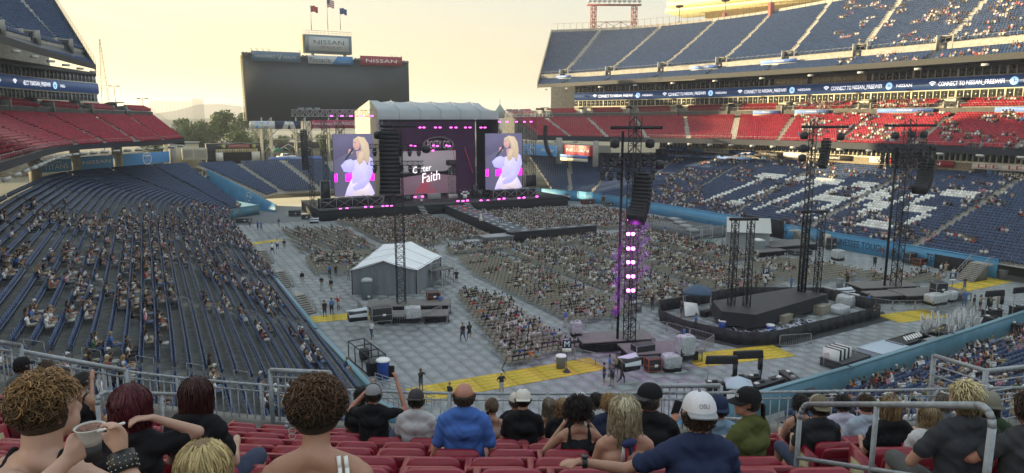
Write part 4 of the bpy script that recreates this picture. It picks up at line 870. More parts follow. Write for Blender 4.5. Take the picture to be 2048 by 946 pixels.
# ------------------------------------------------------------------ standing people on the floor (placed one by one)
STP = [((605, 570), 'black', 3.0, 6, 'man in a black t-shirt and jeans standing beside the middle wall stairs'), ((644, 581), 'black', 2.6, 11, 'man in black standing alone left of the white tent'), ((663, 585), 'black', 2.4, 9, 'man in a black printed shirt walking by the white tent fence'),
 ((672, 556), 'black', 3.1, 8, 'person in black behind the portable toilet fence'), ((660, 555), 'blue', .4, 6, 'staff member in a blue shirt behind the chairs by the white tent'), ((697, 560), 'grey', .3, 7, 'person in a grey top near the tent back corner'),
 ((555, 500), 'white', 2.9, 6, 'person in a white shirt at the end of the side rows'), ((545, 508), 'white', .5, 9, 'person in a white top walking along the left wall'), ((569, 500), 'black', .2, 6, 'person in black beside the side rows'),
 ((650, 634), 'black', 0.1, 6, 'staff person in a black shirt with back turned near the left wall'), ((664, 629), 'blue', 0.2, 6, 'man in a blue shirt beside the staff person near the left wall'), ((677, 622), 'red', .6, 8, 'woman in a dark red top right of the blue shirted man'),
 ((744, 678), 'white', 2.2, 9, 'person in a white patterned top walking by the left riser'), ((842, 782), 'black', 3.4, 8, 'woman in a black dress standing on the floor near the railing'), ((881, 620), 'blue', 2.9, 6, 'guard in a blue shirt at the corner of the left riser fence'),
 ((913, 567), 'black', 2.9, 7, 'man in black shorts standing right of the white tent'), ((899, 560), 'black', 1.2, 10, 'person in black beside the tent scaffold'), ((926, 683), 'black', .25, 9, 'man in black t-shirt and jeans walking with a woman'), ((939, 681), 'black', .15, 10, 'woman in a black dress walking beside a man'),
 ((1003, 790), 'black', 3.0, 7, 'worker in black cap, shirt and shorts standing on the yellow strip edge'), ((900, 812), 'black', 2.0, 6, 'person in black seen through the railing at the ramp'), ((1208, 770), 'navy', 1.2, 7, 'person in dark top and boots at the left of the chatting group'), ((1224, 772), 'navy', 1.8, 8, 'woman in denim shorts and brown boots in the chatting group'),
 ((1219, 752), 'blue', 1.0, 6, 'staff member in a blue shirt by the riser fence gate'), ((1232, 752), 'tan', 2.4, 8, 'blonde woman in a pale top and dark shorts in the chatting group'), ((1243, 768), 'black', 4.0, 9, 'person in black with a bag at the right of the chatting group'), ((1304, 620), 'black', 3.2, 6, 'guard in black standing in the aisle left of the pen'),
 ((1131, 655), 'blue', .3, 6, 'staff member in blue at the back corner of the middle riser fence'), ((1231, 640), 'pink', 2.0, 10, 'woman in a pink outfit walking past the lit tower'), ((1367, 690), 'blue', .4, 6, 'staff member in a blue shirt between riser fence and pen'), ((1362, 636), 'black', .5, 7, 'staff member in black shorts inside the pen corner'),
 ((1745, 642), 'black', 3.6, 11, 'guard in a black uniform outside the pen corner'), ((1736, 618), 'blue', 3.2, 6, 'guard in a blue shirt inside the right pen corner'), ((1582, 580), 'blue', .3, 6, 'staff member in blue at the back of the pen'), ((1391, 662), 'blue', 1.2, 6, 'staff member in blue crouching inside the pen'),
 ((1495, 578), 'white', .2, 6, 'person in white shirt in the aisle left of the P sign'), ((1512, 580), 'green', .2, 6, 'person in a pale green shirt left of the P sign'), ((1530, 582), 'white', .4, 8, 'person in white beside the P sign'), ((1928, 582), 'black', 3.0, 11, 'guard in black at the far right yellow strip'),
 ((1928, 612), 'blue', 2.4, 6, 'person in a blue top behind a barrier at the right'), ((1946, 622), 'black', 3.3, 9, 'man in a black tee with white print and pale jeans'), ((1959, 622), 'tan', 3.1, 8, 'woman in a brown dress and black boots beside the man in pale jeans'), ((1974, 622), 'black', 2.6, 6, 'person in jeans talking by the right merchandise stand'),
 ((1980, 624), 'green', 2.9, 8, 'person in an olive outfit talking by the right merchandise stand'), ((1994, 618), 'tan', 3.3, 11, 'person in a tan shirt and dark hat by the right merchandise stand'), ((1765, 518), 'red', .8, 8, 'woman in a red top by the blue wall stairs'), ((1774, 520), 'pale blue', .6, 11, 'man in a pale blue shirt by the blue wall stairs'), ((1786, 520), 'black', 5.4, 6, 'person in black by the blue wall stairs'),
 ((1749, 535), 'black', 2.2, 9, 'person in black walking on the right floor'), ((1880, 552), 'white', 3.2, 9, 'woman in a white top and boots on the right floor'), ((1890, 550), 'tan', 2.6, 8, 'person in a tan top and shorts on the right floor'), ((1848, 553), 'pale blue', 1.9, 6, 'person in a pale green top on the right floor'), ((1905, 562), 'white', 2.6, 8, 'person in white beside the R sign'),
 ((1682, 572), 'tan', 1.0, 8, 'person standing at the end of the near empty rows'), ((1694, 575), 'black', 1.4, 6, 'person in black at the left end of the right riser'), ((1395, 508), 'black', 2.2, 6, 'guard in black in the upper right aisle'), ((1330, 470), 'blue', 2.6, 6, 'staff member in blue on the far accessible platform'),
 ((516, 460), 'blue', 2.2, 6, 'staff member in blue at the far left floor corner'), ((523, 462), 'blue', 3.2, 11, 'second staff member in blue at the far left floor corner'), ((558, 455), 'navy', .5, 6, 'person in navy at the head of the side rows'), ((500, 455), 'grey', 2.5, 9, 'person in grey walking by the far left gear'),
 ((1520, 762), 'black', .4, 6, 'staff person in a dark shirt behind the merchandise counter'), ((843, 412), 'white', 3.1, 6, 'person in white on the main stage left of the drums'), ((962, 443), 'tan', 3.6, 8, 'performer in a long white dress on the catwalk')]
SK_MESH = {}
for (px, py), colr, rz, vi, lab_ in STP:
    z = 0.03
    if 'catwalk' in lab_: z = 2.0
    if 'main stage' in lab_: z = 2.2
    p = atz(px, py, z); me, _, _ = VAR['up'][vi - 6]; o = bpy.data.objects.new('person', me); link(o); o.location = p; o.rotation_euler = (0, 0, rz + math.pi if False else rz); o.color = (*SH[colr], 1); tag(o, lab_, 'person')
    if 'long white dress' in lab_:
        o.color = (.75, .72, .62, 1); dm = MB(); dm.lathe([(.34, .12), (.26, .6), (.17, 1.0), (.2, 1.3)], 10); dm.build('dress', mat('cream cloth', (.75, .72, .62), .8), o)
# ------------------------------------------------------------------ crowd
CA = np.array([c[:3] for c in CROWD]); CZ = np.array([c[3] for c in CROWD]); iv, d, v, u = inview(CA + [0, 0, .8], 30); idx = np.nonzero(iv)[0]; idx = idx[np.argsort(d[idx])]
NI = 235; hairw = ['dark hair', 'long brown hair', 'a cap', 'long hair', 'a cap', 'short hair']; posew = ['sitting back', 'leaning forward', 'hands raised', 'arms folded', 'bent forward', 'arms wide']
for k in idx[:NI]:
    vi = int(rng.integers(0, 6)); ci = int(rng.choice(len(SHN), p=SHP)); me = VAR['sit'][vi][0]; o = bpy.data.objects.new('person', me); link(o); o.location = CA[k]; o.rotation_euler = (0, 0, CZ[k]); s = rng.uniform(.88, 1.0); o.scale = (s, s, s); o.color = (*SH[SHN[ci]], 1)
    side_ = 'toward the left' if u[k] < 1024 and u[k] < 300 else ('right of centre' if u[k] < 1024 else ('toward the right edge' if u[k] > 1800 else 'left of the cage railing'))
    tag(o, '%s topped spectator with %s, %s, %s%s' % (SHN[ci], hairw[vi], posew[vi], (CROWD[k][5] + ', ') if CROWD[k][5] else '', CROWD[k][4]), 'person', 'spectators seated in the stands and on the floor')
rest = idx[NI:]; vs = rng.integers(0, 6, len(rest)); allV = []; pal = np.zeros((len(rest), 5, 3)); pal[:, 0] = SK[rng.choice(5, len(rest), p=SKP)]; pal[:, 1] = HR[rng.integers(0, 7, len(rest))]; pal[:, 2] = np.array([SH[s] for s in SHN])[rng.choice(len(SHN), len(rest), p=SHP)]; pal[:, 3] = TR[rng.integers(0, 5, len(rest))]; pal[:, 4] = .1
crowd = thing('crowd', 'mass of seated spectators across the far floor and stands', 'crowd', (0, 0, 0)); tag(crowd, kind='stuff')
for w_ in range(6):
    s = vs == w_; o = replicate('spectators', VAR['sit'][w_][1], CA[rest][s], CZ[rest][s], pal[s], [M_attr], parent=crowd, scale=rng.uniform(.88, 1.0, s.sum())); tag(o, kind='stuff')
print('seats', len(SEATS['navy']), len(SEATS['red']), 'chairs', len(CH), 'crowd', len(CROWD), len(idx))
# ------------------------------------------------------------------ helpers for measured places
def aty(px, py, Y): d = ray(px, py); return np.array([0, 0, EYE]) + d * (Y / d[1])
def pboard(x0, x1, yt, yb, Y, m, label, lines=(), name='sign_board', parent=None, th=.25):
    a = aty(x0, yb, Y); b = aty(x1, yb, Y); c = aty(x0, yt, Y); w = b[0] - a[0]; h = c[2] - a[2]
    t = thing(name, label, 'sign', ((a[0] + b[0]) / 2, Y, (a[2] + c[2]) / 2)); MB().box((0, th / 2, 0), (w, th, h)).build('board', m, t)
    for (tx, tw, th_, ox, oz, mm) in lines: text(tx, tw * w, th_ * h, mm, t, (ox * w, -.03, oz * h))
    return t, w, h
def truss_mb(p, q, w=.6, bays=None, r=.035, rb=.02, up=None):
    p = np.array(p, float); q = np.array(q, float); d = q - p; L = np.linalg.norm(d); d /= L; a = np.array([0, 0, 1.]) if abs(d[2]) < .9 else np.array([math.cos(.3), math.sin(.3), 0])
    u = np.cross(d, a); u /= np.linalg.norm(u); v = np.cross(d, u); m = MB(); n = bays or max(2, int(L / w / 1.1)); C = [(-1, -1), (1, -1), (1, 1), (-1, 1)]
    P = lambda k, s: p + d * L * k / n + (u * s[0] + v * s[1]) * w / 2
    for s in C: m.bar(P(0, s), P(n, s), r)
    for k in range(n):
        for i in range(4):
            s0, s1 = C[i], C[(i + 1) % 4]; m.bar(P(k, s0), P(k, s1), rb, cap=False)
            m.bar(P(k, s0 if (k + i) % 2 else s1), P(k + 1, s1 if (k + i) % 2 else s0), rb, cap=False)
    return m
def line_array(top, n, w, az, curve, label, h=.34, dep=.6, a0=0.):
    t = thing('line_array', label, 'loudspeaker', tuple(top), az); cab = MB().box((0, 0, -h / 2), (w, dep, h - .03), top=.97).mesh('speaker_cabinet', mat('speaker black', (.012, .012, .014), .6)); gr = MB().box((0, 0, 0), (w * .9, .02, h * .7)).mesh('grille', M_black)
    MB().box((0, 0, .12), (w * .7, dep * .8, .16)).build('flying_frame', M_black, t); y = z = 0.; a = a0
    for k in range(n):
        o = bpy.data.objects.new('speaker_cabinet', cab); link(o, t); o.location = (0, y, z); o.rotation_euler = (a, 0, 0); y += math.sin(a) * h; z -= math.cos(a) * h; a += curve * (1 + k * .12)
    return t
# ------------------------------------------------------------------ main stage
st = thing('stage', 'big black main stage with skirted front and long catwalk', 'stage', (57, 139, 0))
MB().box((57, 149, 1.0), (57, 20, 2.0)).build('stage_skirt', M_blackf, st, True); MB().box((57, 149, 2.06), (57.2, 20.2, .12)).build('stage_deck', mat('stage deck dark', (.035, .033, .034), .5, noise=(1., .3)), st, True)
m = MB(); m.prism([(54.7, 139), (58.6, 139), (55.0, 102), (51.0, 102)], 0, 1.8); m.build('catwalk_base', M_blackf, st, True)
m = MB(); m.prism([(54.6, 139), (58.7, 139), (55.1, 101.4), (50.9, 101.4)], 1.8, 1.9); m.build('catwalk_deck', mat('catwalk grey', (.10, .11, .12), .5, noise=(3., .2)), st, True)
wp = MB().box((0, 0, 0), (.55, 1.1, .02)).mesh('marking', mat('pale marking', (.42, .47, .5), .6)); rp = MB().box((0, 0, 0), (.9, 1.6, .02)).mesh('marking', mat('red marking', (.5, .06, .04), .6)); bp = MB().box((0, 0, 0), (.55, 1.1, .02)).mesh('marking', M_black)
for k in range(22):
    y = 137.5 - k * 1.65; cx = 56.65 - (139 - y) * .0968
    for j, dx in enumerate((-1.6, 1.6)):
        o = bpy.data.objects.new('marking', wp if k % 2 else bp); link(o, st, True); o.location = Vector((cx + dx, y, 1.915)) - st.location
    if k < 8 and k % 2: o = bpy.data.objects.new('marking', rp); link(o, st, True); o.location = Vector((cx + (-.5 if k % 4 == 1 else .6), y, 1.914)) - st.location
    if k >= 2 and k % 2 == 0: o = bpy.data.objects.new('marking', wp); link(o, st, True); o.location = Vector((cx, y, 1.914)) - st.location
MB().box((59, 100.6, .9), (16.5, 1.7, 1.8)).build('crossbar_base', M_blackf, st, True); MB().box((59, 100.6, 1.86), (16.7, 1.9, .1)).build('crossbar_deck', MATS['catwalk grey'], st, True)
for k in range(10): o = bpy.data.objects.new('marking', wp if k % 2 else bp); link(o, st, True); o.location = Vector((52 + k * 1.55, 100.6, 1.925)) - st.location; o.rotation_euler = (0, 0, math.pi / 2)
for (x0, x1, y0, y1, z, nm) in ((46, 51, 99.4, 102.4, 1.35, 'upper'), (43.2, 46, 99.8, 102, .8, 'lower')):
    MB().box(((x0 + x1) / 2, (y0 + y1) / 2, z / 2), (x1 - x0, y1 - y0, z)).build('step_block', mat('grey skirt', (.11, .115, .12), .8, noise=(2, .2)), st, True); MB().box(((x0 + x1) / 2, (y0 + y1) / 2, z + .04), (x1 - x0 + .1, y1 - y0 + .1, .08)).build('step_top', mat('pale grey deck', (.33, .34, .35), .6), st, True)
for sx, lb in ((49.8, 'left'), (60.5, 'right')):
    t = thing('stage_stairs', 'white edged stairs up to the stage, %s of the catwalk' % lb, 'stairs', (sx, 138.6, 0), .0)
    for k in range(7): MB().box((0, 0, 0), (1.3, .3, .05)).build('step', M_white, t, loc=(-.12 * k, -.28 * (6 - k), .28 * (k + 1)))
# roof
rf = thing('stage_roof', 'white grey membrane roof with scalloped ridge over the stage', 'roof', (57, 147, 20))
XL, XR, YF, YB = 43.0, 71.5, 147., 166.; ZE0, ZE1, ZR = 19.9, 21.8, 24.1; m = MB(); N = 48; top = []; 
for k in range(N + 1):
    u = k / N; x = XL + (XR - XL) * u; q = (u * 6) % 1.; sag = -.32 * (1 - (2 * q - 1) ** 2) if .08 < u < .93 else 0
    zr = ZR - .1 + sag + .0; 
    if u > .9: zr = ZR - (u - .9) * 22
    xr = x if u < .9 else x; top.append([(x, YF, ZE0), (x, YF - .05, ZE1), (x, (YF * .55 + (YF + YB) / 2 * .45), (ZE1 + zr) / 2 + .08), (x, (YF + YB) / 2 - 3.4, zr), (x, YB, ZE1), (x, YB, ZE0)])
V = [p for r in top for p in r]; m.add(V, [(i * 6 + j, (i + 1) * 6 + j, (i + 1) * 6 + j + 1, i * 6 + j + 1) for i in range(N) for j in range(5)]); m.build('membrane', M_roofc, rf, True)
m = MB(); m.add([(XL, YF, ZE0 - 14), (XL, YF, ZE1), (XL, (YF + YB) / 2 - 3.4, ZR), (XL, YB, ZE1), (XL, YB, 3.), (XL, YF + 1.5, 3.)], [(0, 1, 2, 3, 4, 5)]); m.build('side_curtain', mat('roof side curtain', (.46, .43, .34), .7, bump=(.8, .7, .3, (1, 1, .12))), rf, True)
m = MB(); m.add([(XR, YF, ZE0), (XR, YF, ZE1), (XR, (YF + YB) / 2 - 3.4, ZR - 2), (XR, YB, ZE1), (XR, YB, ZE0)], [(0, 1, 2, 3, 4)]); m.build('gable', M_roofc, rf, True)
m = MB()
for k in range(1, 6): x = XL + (XR - XL) * k / 6; m.bar((x, YF - .08, ZE0), (x, YF - .1, ZE1), .03); m.bar((x, YF - .08, ZE1), (x, (YF + YB) / 2 - 3.4, ZR + .05), .05)
m.build('seam_batten', M_grey, rf, True)
for x, y in ((XL + .4, YF + .5), (XR - .4, YF + .5), (XL + .4, YB - .5), (XR - .4, YB - .5)): truss_mb((x, y, 2.1), (x, y, ZE0), .9, 14, .06, .035).build('roof_leg', M_alu if x < 50 else M_black, rf, True)
# dark stage box: black back and sides, video wall
bx_ = thing('stage_backdrop', 'black drapes closing the back and sides of the stage', 'backdrop', (57, 158, 2)); MB().box((57.2, 160, 11), (28, .4, 18)).build('video_wall', mat('picture dim plum wall', (.04, .025, .045), .6, noise=(.25, .5), emis=((.045, .018, .05), .2)), bx_, True)
MB().box((XR + .2, 154, 11), (.3, 12, 18)).build('side_drape', M_blackf, bx_, True); MB().box((XL + 1.0, 154, 10), (.3, 11, 16)).build('side_drape', M_blackf, bx_, True); MB().box((57.2, 153, 19.6), (28, 11, .3)).build('ceiling_drape', M_blackf, bx_, True)
# upper video logo
def disc_pts(rx, rz, n=40): return [(math.cos(a) * rx, math.sin(a) * rz) for a in np.linspace(0, 2 * math.pi, n + 1)[:-1]]
a = aty(877, 289, 156); t = thing('stage_emblem', 'oval grey emblem with curved lettering hanging above the stage', 'emblem', tuple(a)); M_lg = mat('emblem grey glow', (.25, .23, .25), .6, emis=((.30, .27, .3), .25)); M_lgd = mat('emblem dark', (.04, .035, .045), .6)
MB().slab(disc_pts(3.9, 1.95), 0, .1).build('plate', M_lgd, t); m = MB(); pr = None
for k in range(60):
    c, s_ = math.cos(2 * math.pi * k / 60), math.sin(2 * math.pi * k / 60); m.bar((c * 3.45, -.05, s_ * 1.62), (math.cos(2 * math.pi * (k + .5) / 60) * 3.85, -.05, math.sin(2 * math.pi * (k + .5) / 60) * 1.92), .045)
m.build('rope_edge', M_lg, t); text('POSTY CO', 5.6, 1.9, M_lg, t, (0, -.08, .0), arch=0)
# lower screen: grey landscape with opener's name
a = aty(800, 303, 155); b = aty(905, 385, 155); t = thing('stage_screen', 'centre video screen showing a grey dusk landscape with script lettering', 'screen', ((a[0] + b[0]) / 2 - .3, 155, (a[2] + b[2]) / 2)); w = b[0] - a[0] + 2.5; h = a[2] - b[2]
def emi(nm, c, s=.5): return mat('picture ' + nm, c, .6, emis=(c, s))
MB().box((0, .1, 0), (w, .2, h)).build('screen_frame', M_black, t); z0 = -h / 2
for nm, poly, c in (('sky_picture', [(-w / 2, .3), (w * .34, .3), (w * .5, h * .22), (w * .5, h / 2), (-w / 2, h / 2)], (.22, .20, .22)), ('hill_picture', [(-w / 2, -.1), (w * .3, .1), (w * .38, .5), (-w / 2, .55)], (.09, .08, .09)), ('land_picture', [(-w / 2, -h / 2), (w / 2, -h / 2), (w / 2, -h * .1), (w * .1, -h * .02), (-w / 2, -h * .12)], (.15, .09, .12)), ('road_picture', [(-w * .2, -h / 2), (w * .15, -h / 2), (w * .02, -h * .05)], (.30, .05, .08)), ('cloud_picture', [(-w * .3, h * .22), (w * .25, h * .16), (w * .38, h * .3), (w * .1, h * .42), (-w * .25, h * .38)], (.33, .31, .33))):
    MB().slab(poly, -.03 - .01 * len(nm) % .03, -.01).build(nm, emi(nm, c, .35), t)
M_scr = emi('script white', (.75, .72, .72), .7); text('Carter', 4.6, 1.5, M_scr, t, (-.9, -.12, .9), rot=(0, -.14, 0), shear=.25); text('Faith', 4.6, 2.2, M_scr, t, (1.2, -.12, -1.0), rot=(0, -.16, 0), shear=.25)
# side screens with the singer
def singer(x0, x1, yt, yb, lab_):
    a = aty(x0, yb, 146); b = aty(x1, yb, 146); c = aty(x0, yt, 146); w = b[0] - a[0]; h = c[2] - a[2]
    t = thing('video_screen', lab_, 'screen', ((a[0] + b[0]) / 2, 146, a[2])); MB().box((0, .2, h / 2), (w, .4, h)).build('screen_frame', M_black, t)
    X = lambda u: (u - .5) * w; Z = lambda v: (1 - v) * h
    def shp(nm, pts, c, y, s=.42, ell=None):
        P = [(X(u), Z(v)) for u, v in pts] if ell is None else [(X(ell[0] + math.cos(q) * ell[2]), Z(ell[1] + math.sin(q) * ell[3])) for q in np.linspace(0, 2 * math.pi, 17)[:-1]]
        MB().slab(P, -y - .008, -y).build(nm, emi(nm, c, s), t)
    shp('dark_background', [(0, 0), (1, 0), (1, 1), (0, 1)], (.075, .07, .12), .004, .6); shp('background_glow', [(.0, .1), (.42, .0), (.5, .25), (0, .42)], (.10, .09, .16), .014)
    for (u0, u1) in ((-.0, .08), (.27, .46), (.90, 1.)): shp('pink_light', [(u0, .64), (u1, .62), (u1, .76), (u0, .76)], (.85, .02, .65), .02, .8)
    shp('dress_skirt', [(.42, .72), (.80, .70), (.93, .86), (1.0, .97), (.95, 1.), (.24, 1.), (.30, .88)], (.60, .52, .78), .03); shp('dress_fringe', [(.45, .84), (.85, .82), (.9, .99), (.45, .99)], (.66, .56, .62), .036)
    shp('dress_body', [(.42, .44), (.72, .38), (.88, .55), (.82, .76), (.44, .80), (.44, .6)], (.52, .47, .85), .042); shp('sleeve', [(.42, .40), (.52, .44), (.50, .58), (.40, .62), (.24, .60), (.17, .50), (.30, .42)], (.45, .42, .85), .05)
    shp('sleeve', [(.86, .35), (.96, .40), (1.0, .55), (.86, .78), (.72, .88), (.48, .92), (.44, .86), (.70, .72), (.84, .55)], (.42, .42, .88), .058)
    shp('neck', [(.56, .28), (.72, .26), (.78, .42), (.58, .45)], (.45, .26, .26), .05); shp('face', [], (.55, .32, .30), .066, ell=(.575, .175, .085, .085)); shp('hair', [(.50, .09), (.62, .04), (.78, .06), (.87, .16), (.90, .30), (.88, .46), (.80, .48), (.74, .36), (.68, .26), (.67, .16), (.58, .11), (.50, .16)], (.52, .40, .28), .074)
    shp('hair', [(.64, .30), (.75, .28), (.72, .46), (.62, .50), (.58, .42)], (.45, .33, .24), .08); shp('hand', [(.38, .24), (.47, .25), (.47, .31), (.36, .32)], (.5, .28, .28), .088); shp('microphone', [(.47, .22), (.50, .25), (.30, .42), (.27, .41)], (.03, .03, .04), .095)
    shp('lips', [(.515, .215), (.545, .215), (.54, .23), (.52, .23)], (.5, .10, .12), .075); shp('brow', [(.52, .14), (.57, .13), (.57, .14), (.52, .15)], (.25, .15, .12), .075)
    return t
singer(670, 750, 268, 394, 'left tall video screen showing a blonde singer in a fluffy white dress'); singer(971, 1044, 267, 380, 'right tall video screen showing a blonde singer in a fluffy white dress')
# truss wings and their legs
for (x0, x1, lb) in ((25.6, 42.8, 'left'), (72.8, 86.2, 'right')):
    t = thing('truss_wing', 'pale aluminium truss beam reaching out %s of the stage roof' % lb, 'truss', (x0, 148, 20)); truss_mb((x0, 148, 21.2), (x1, 148, 21.2), 1.35, int((x1 - x0) / 1.0), .07, .045).build('truss_span', M_alu, t, True)
    for x in ((x0 + 3.2, x0 + 6.2) if lb == 'left' else (x1 - 8.6, x1 - 5)): truss_mb((x, 148, 0), (x, 148, 20.6), .75, 24, .05, .03).build('truss_leg', M_black, t, True)
    for k in range(3): MB().box((x0 + 1.8 + k * 1.6, 148, 22.1), (1.1, .5, .35)).build('fixture', M_galvd, t, True)
# stage-side trussed boxes under the screens
for (x0, x1, lb) in ((29.0, 42.0, 'left'), (67.4, 79.2, 'right')):
    t = thing('cross_braced_frame', 'silver cross braced frame below the %s video screen' % lb, 'frame', (x0, 141.5, 2.1)); m = MB(); n = 4; w = (x1 - x0) / n
    for k in range(n + 1): m.bar((x0 + k * w, 141.5, 2.1), (x0 + k * w, 141.5, 4.2), .06); m.bar((x0 + k * w, 141.5, 4.2), (x0 + k * w, 146, 4.2), .05)
    for k in range(n): m.bar((x0 + k * w, 141.5, 2.15), (x0 + (k + 1) * w, 141.5, 4.15), .05); m.bar((x0 + (k + 1) * w, 141.5, 2.15), (x0 + k * w, 141.5, 4.15), .05)
    m.bar((x0, 141.5, 4.2), (x1, 141.5, 4.2), .07); m.bar((x0, 141.5, 2.15), (x1, 141.5, 2.15), .07); m.build('braced_frame', M_galvd, t, True); MB().box(((x0 + x1) / 2, 143.6, 3.1), (x1 - x0, .1, 2.)).build('black_drape', M_blackf, t, True)
line_array((26.7, 143, 17.8), 21, 1.3, math.pi, .006, 'long black loudspeaker column hanging left of the stage', .37); line_array((81.6, 143, 18.4), 18, .9, math.pi + .5, .024, 'curved black loudspeaker column hanging right of the stage', .42, a0=-.1)
# magenta lamps on the stage
lampm = MB().box((0, 0, 0), (.5, .3, .26)).mesh('magenta_lamp', M_mag); n = 0
LP = [(x, 232, 146.5) for x in (663, 684, 702, 722, 744)] + [(x, 243.5, 146) for x in (999, 1014, 1033, 1049, 1062)] + [(x, 255, 150) for x in (840, 848, 871, 880, 902, 912, 931, 940, 962, 970)] + [(x, 291 + (i % 2), 153) for i, x in enumerate((822, 830, 867, 875, 893, 899))] + [(866, 301, 153)] + \
     [(x, y, 140.5) for x, y in ((681, 418), (694, 417), (731, 414), (743, 414), (766, 413), (774, 412), (783, 412), (916, 402), (926, 402), (935, 401), (962, 401), (976, 401), (998, 398), (1008, 397), (1038, 396), (1048, 395), (1074, 393))] + [(x, 395 - (x - 815) * .06, 149) for x in (815, 830, 845, 860)]
for px, py, Y in LP:
    o = bpy.data.objects.new('stage_lamp', lampm); link(o); o.location = aty(px, py, Y); tag(o, 'small glowing magenta lamp ' + ('on the stage roof edge' if py < 300 else 'along the stage floor edge') + (', left part' if px < 860 else ', right part'), 'lamp', 'magenta stage lamps')
# drums, band gear, props on stage
ds = thing('drum_kit', 'white drum kit with cymbals on a riser at the stage centre', 'drum kit', tuple(aty(930, 396, 147))); 
MB().lathe([(.5, 0), (.5, .9)], 14).build('bass_drum', M_white, ds); 
for x, z in ((-.8, .8), (.8, .8), (-.3, 1.2), (.4, 1.2)): MB().lathe([(.28, 0), (.28, .4)], 12, (x, 0, z)).build('tom_drum', M_white, ds)
for x, z in ((-1.2, 1.9), (1.2, 1.8), (0, 2.1)): MB().lathe([(.35, 0), (.05, .06)], 12, (x, 0, z)).build('cymbal', mat('brass', (.5, .35, .1), .3, .8), ds); m = MB().bar((x, 0, 0), (x, 0, z), .02); m.build('cymbal_stand', M_alu, ds)
for k, (px, py, w_, h_, c) in enumerate(((905, 390, 2.2, 1.0, M_alu), (868, 392, 3.0, 1.2, M_galvd), (950, 380, 1.2, 2.6, M_black), (960, 362, 1.4, 1.6, M_black), (815, 388, 1.6, .9, M_black), (838, 392, 2.2, .9, M_galvd), (985, 385, 1.6, 1.4, M_black), (975, 395, 1.8, .7, M_black))):
    p = aty(px, py, 148 + k % 3); p[2] = 2.12; t = thing('equipment_case', ['silver rack of gear left of the drum kit', 'pile of grey gear in the middle of the stage', 'black amplifier stack right of the drum kit', 'black speaker stack at the right stage side', 'low black case at the left stage side', 'low grey case near the left stage side', 'black case under the right video screen', 'low black wedge near the right stage edge'][k], 'equipment', tuple(p)); MB().box((0, 0, h_ / 2), (w_, 1., h_)).build('case', c, t, bevel=.05); m = MB()
    for j in range(6): m.bar((-w_ / 2 + w_ * j / 5, -.52, .05), (-w_ / 2 + w_ * ((j * 3) % 5) / 5, -.52, h_ + .3 * (j % 2)), .03)
    m.build('case_fittings', M_alu, t)
p = aty(904, 383, 152); t = thing('lattice_prop_tower', 'grey lattice prop tower standing on the stage', 'tower', (p[0], 152, 2.1)); truss_mb((0, 0, 0), (0, 0, 7.2), 1.1, 8, .05, .03).build('lattice', M_galvd, t); MB().lathe([(.2, 7.2), (1.3, 7.3), (1.35, 8.3), (1.1, 8.5)], 12).build('tank', mat('dim plum grey', (.07, .045, .055), .8), t)
for k, (px0, py0, px1, py1) in enumerate(((1290 / 1290 * 929, 294, 946, 346), (905, 296, 912, 330))):
    p = aty(px0, py0, 153); q = aty(px1, py1, 153); t = thing('red_light_strip', 'dim red slanting light strip at the back of the stage, ' + ('longer' if k == 0 else 'shorter') + ' one', 'lamp', tuple(p)); MB().bar((0, 0, 0), tuple(q - p), .07).build('tube', mat('dim red tube', (.2, .03, .03), .5, emis=((.4, .03, .03), .2)), t)
# scaffold and tall gear flanking
for (px, pyt, pyb, Y, w_, lab_, mt) in ((652, 362, 405, 143, 1.9, 'tall framed dark speaker stack left of the left screen', M_black), (1062, 350, 374, 144, 2.9, 'square framed monitor box right of the right screen', M_black)):
    a = aty(px, pyb, Y); b = aty(px, pyt, Y); h = b[2] - a[2]; t = thing('framed_stack', lab_, 'equipment', tuple(a)); MB().box((0, .3, h / 2), (w_, .5, h)).build('cabinet', mt, t); m = MB()
    for x in (-w_ / 2, w_ / 2): m.bar((x, 0, 0), (x, 0, h), .07)
    m.bar((-w_ / 2, 0, h), (w_ / 2, 0, h), .07); m.bar((-w_ / 2, 0, 0), (w_ / 2, 0, 0), .07); m.build('pale_frame', M_galvd, t)
for k, (px, Y) in enumerate(((780, 143), (686, 150), (1052, 152))):
    a = aty(px, 398, Y); t = thing('dark_scaffold', 'black scaffold column ' + ['between the left screen and the centre stage', 'behind the left video screen', 'behind the right video screen'][k], 'scaffold', (a[0], Y, 2.1)); truss_mb((0, 0, 0), (0, 0, 17.5), 1.2, 14, .06, .04).build('lattice', M_black, t)
# ------------------------------------------------------------------ scoreboard
SY = 212.
sb = thing('scoreboard', 'huge dark blank scoreboard on a lattice steel base behind the stage', 'scoreboard', (49, SY, 0)); a = aty(487, 107, SY); b = aty(817, 125, SY); c = aty(498, 242, SY); x0, x1, z1, z0 = a[0], b[0], a[2] - .4, c[2]
MB().box(((x0 + x1) / 2, SY + 1.1, (z0 + z1) / 2), (x1 - x0, 2.2, z1 - z0)).build('screen_panel', mat('blank led screen', (.045, .052, .055), .5, noise=(.05, .12)), sb, True)
m = MB(); 
for k in range(48): m.box((x0 - .45, SY + 1.2, z0 + (z1 - z0) * (k + .5) / 48), (.9, 2.2, .16))
m.box((x0 - .1, SY + 1.4, (z0 + z1) / 2), (.3, 1.8, z1 - z0)); o = m.build('side_louvres', mat('pale louvre', (.5, .45, .3), .6), sb, True); o['kind'] = 'stuff'
m = MB(); zz_ = np.linspace(0, z0 + 1, 7)
for x in np.linspace(x0 + 5, x1 - 5, 5):
    for dx in (-1.3, 1.3):
        for dy in (0, 3): m.bar((x + dx, SY + dy, 0), (x + dx, SY + dy, z0 + 1), .28)
    for k in range(6): m.bar((x - 1.3, SY, zz_[k]), (x + 1.3, SY, zz_[k + 1]), .12)
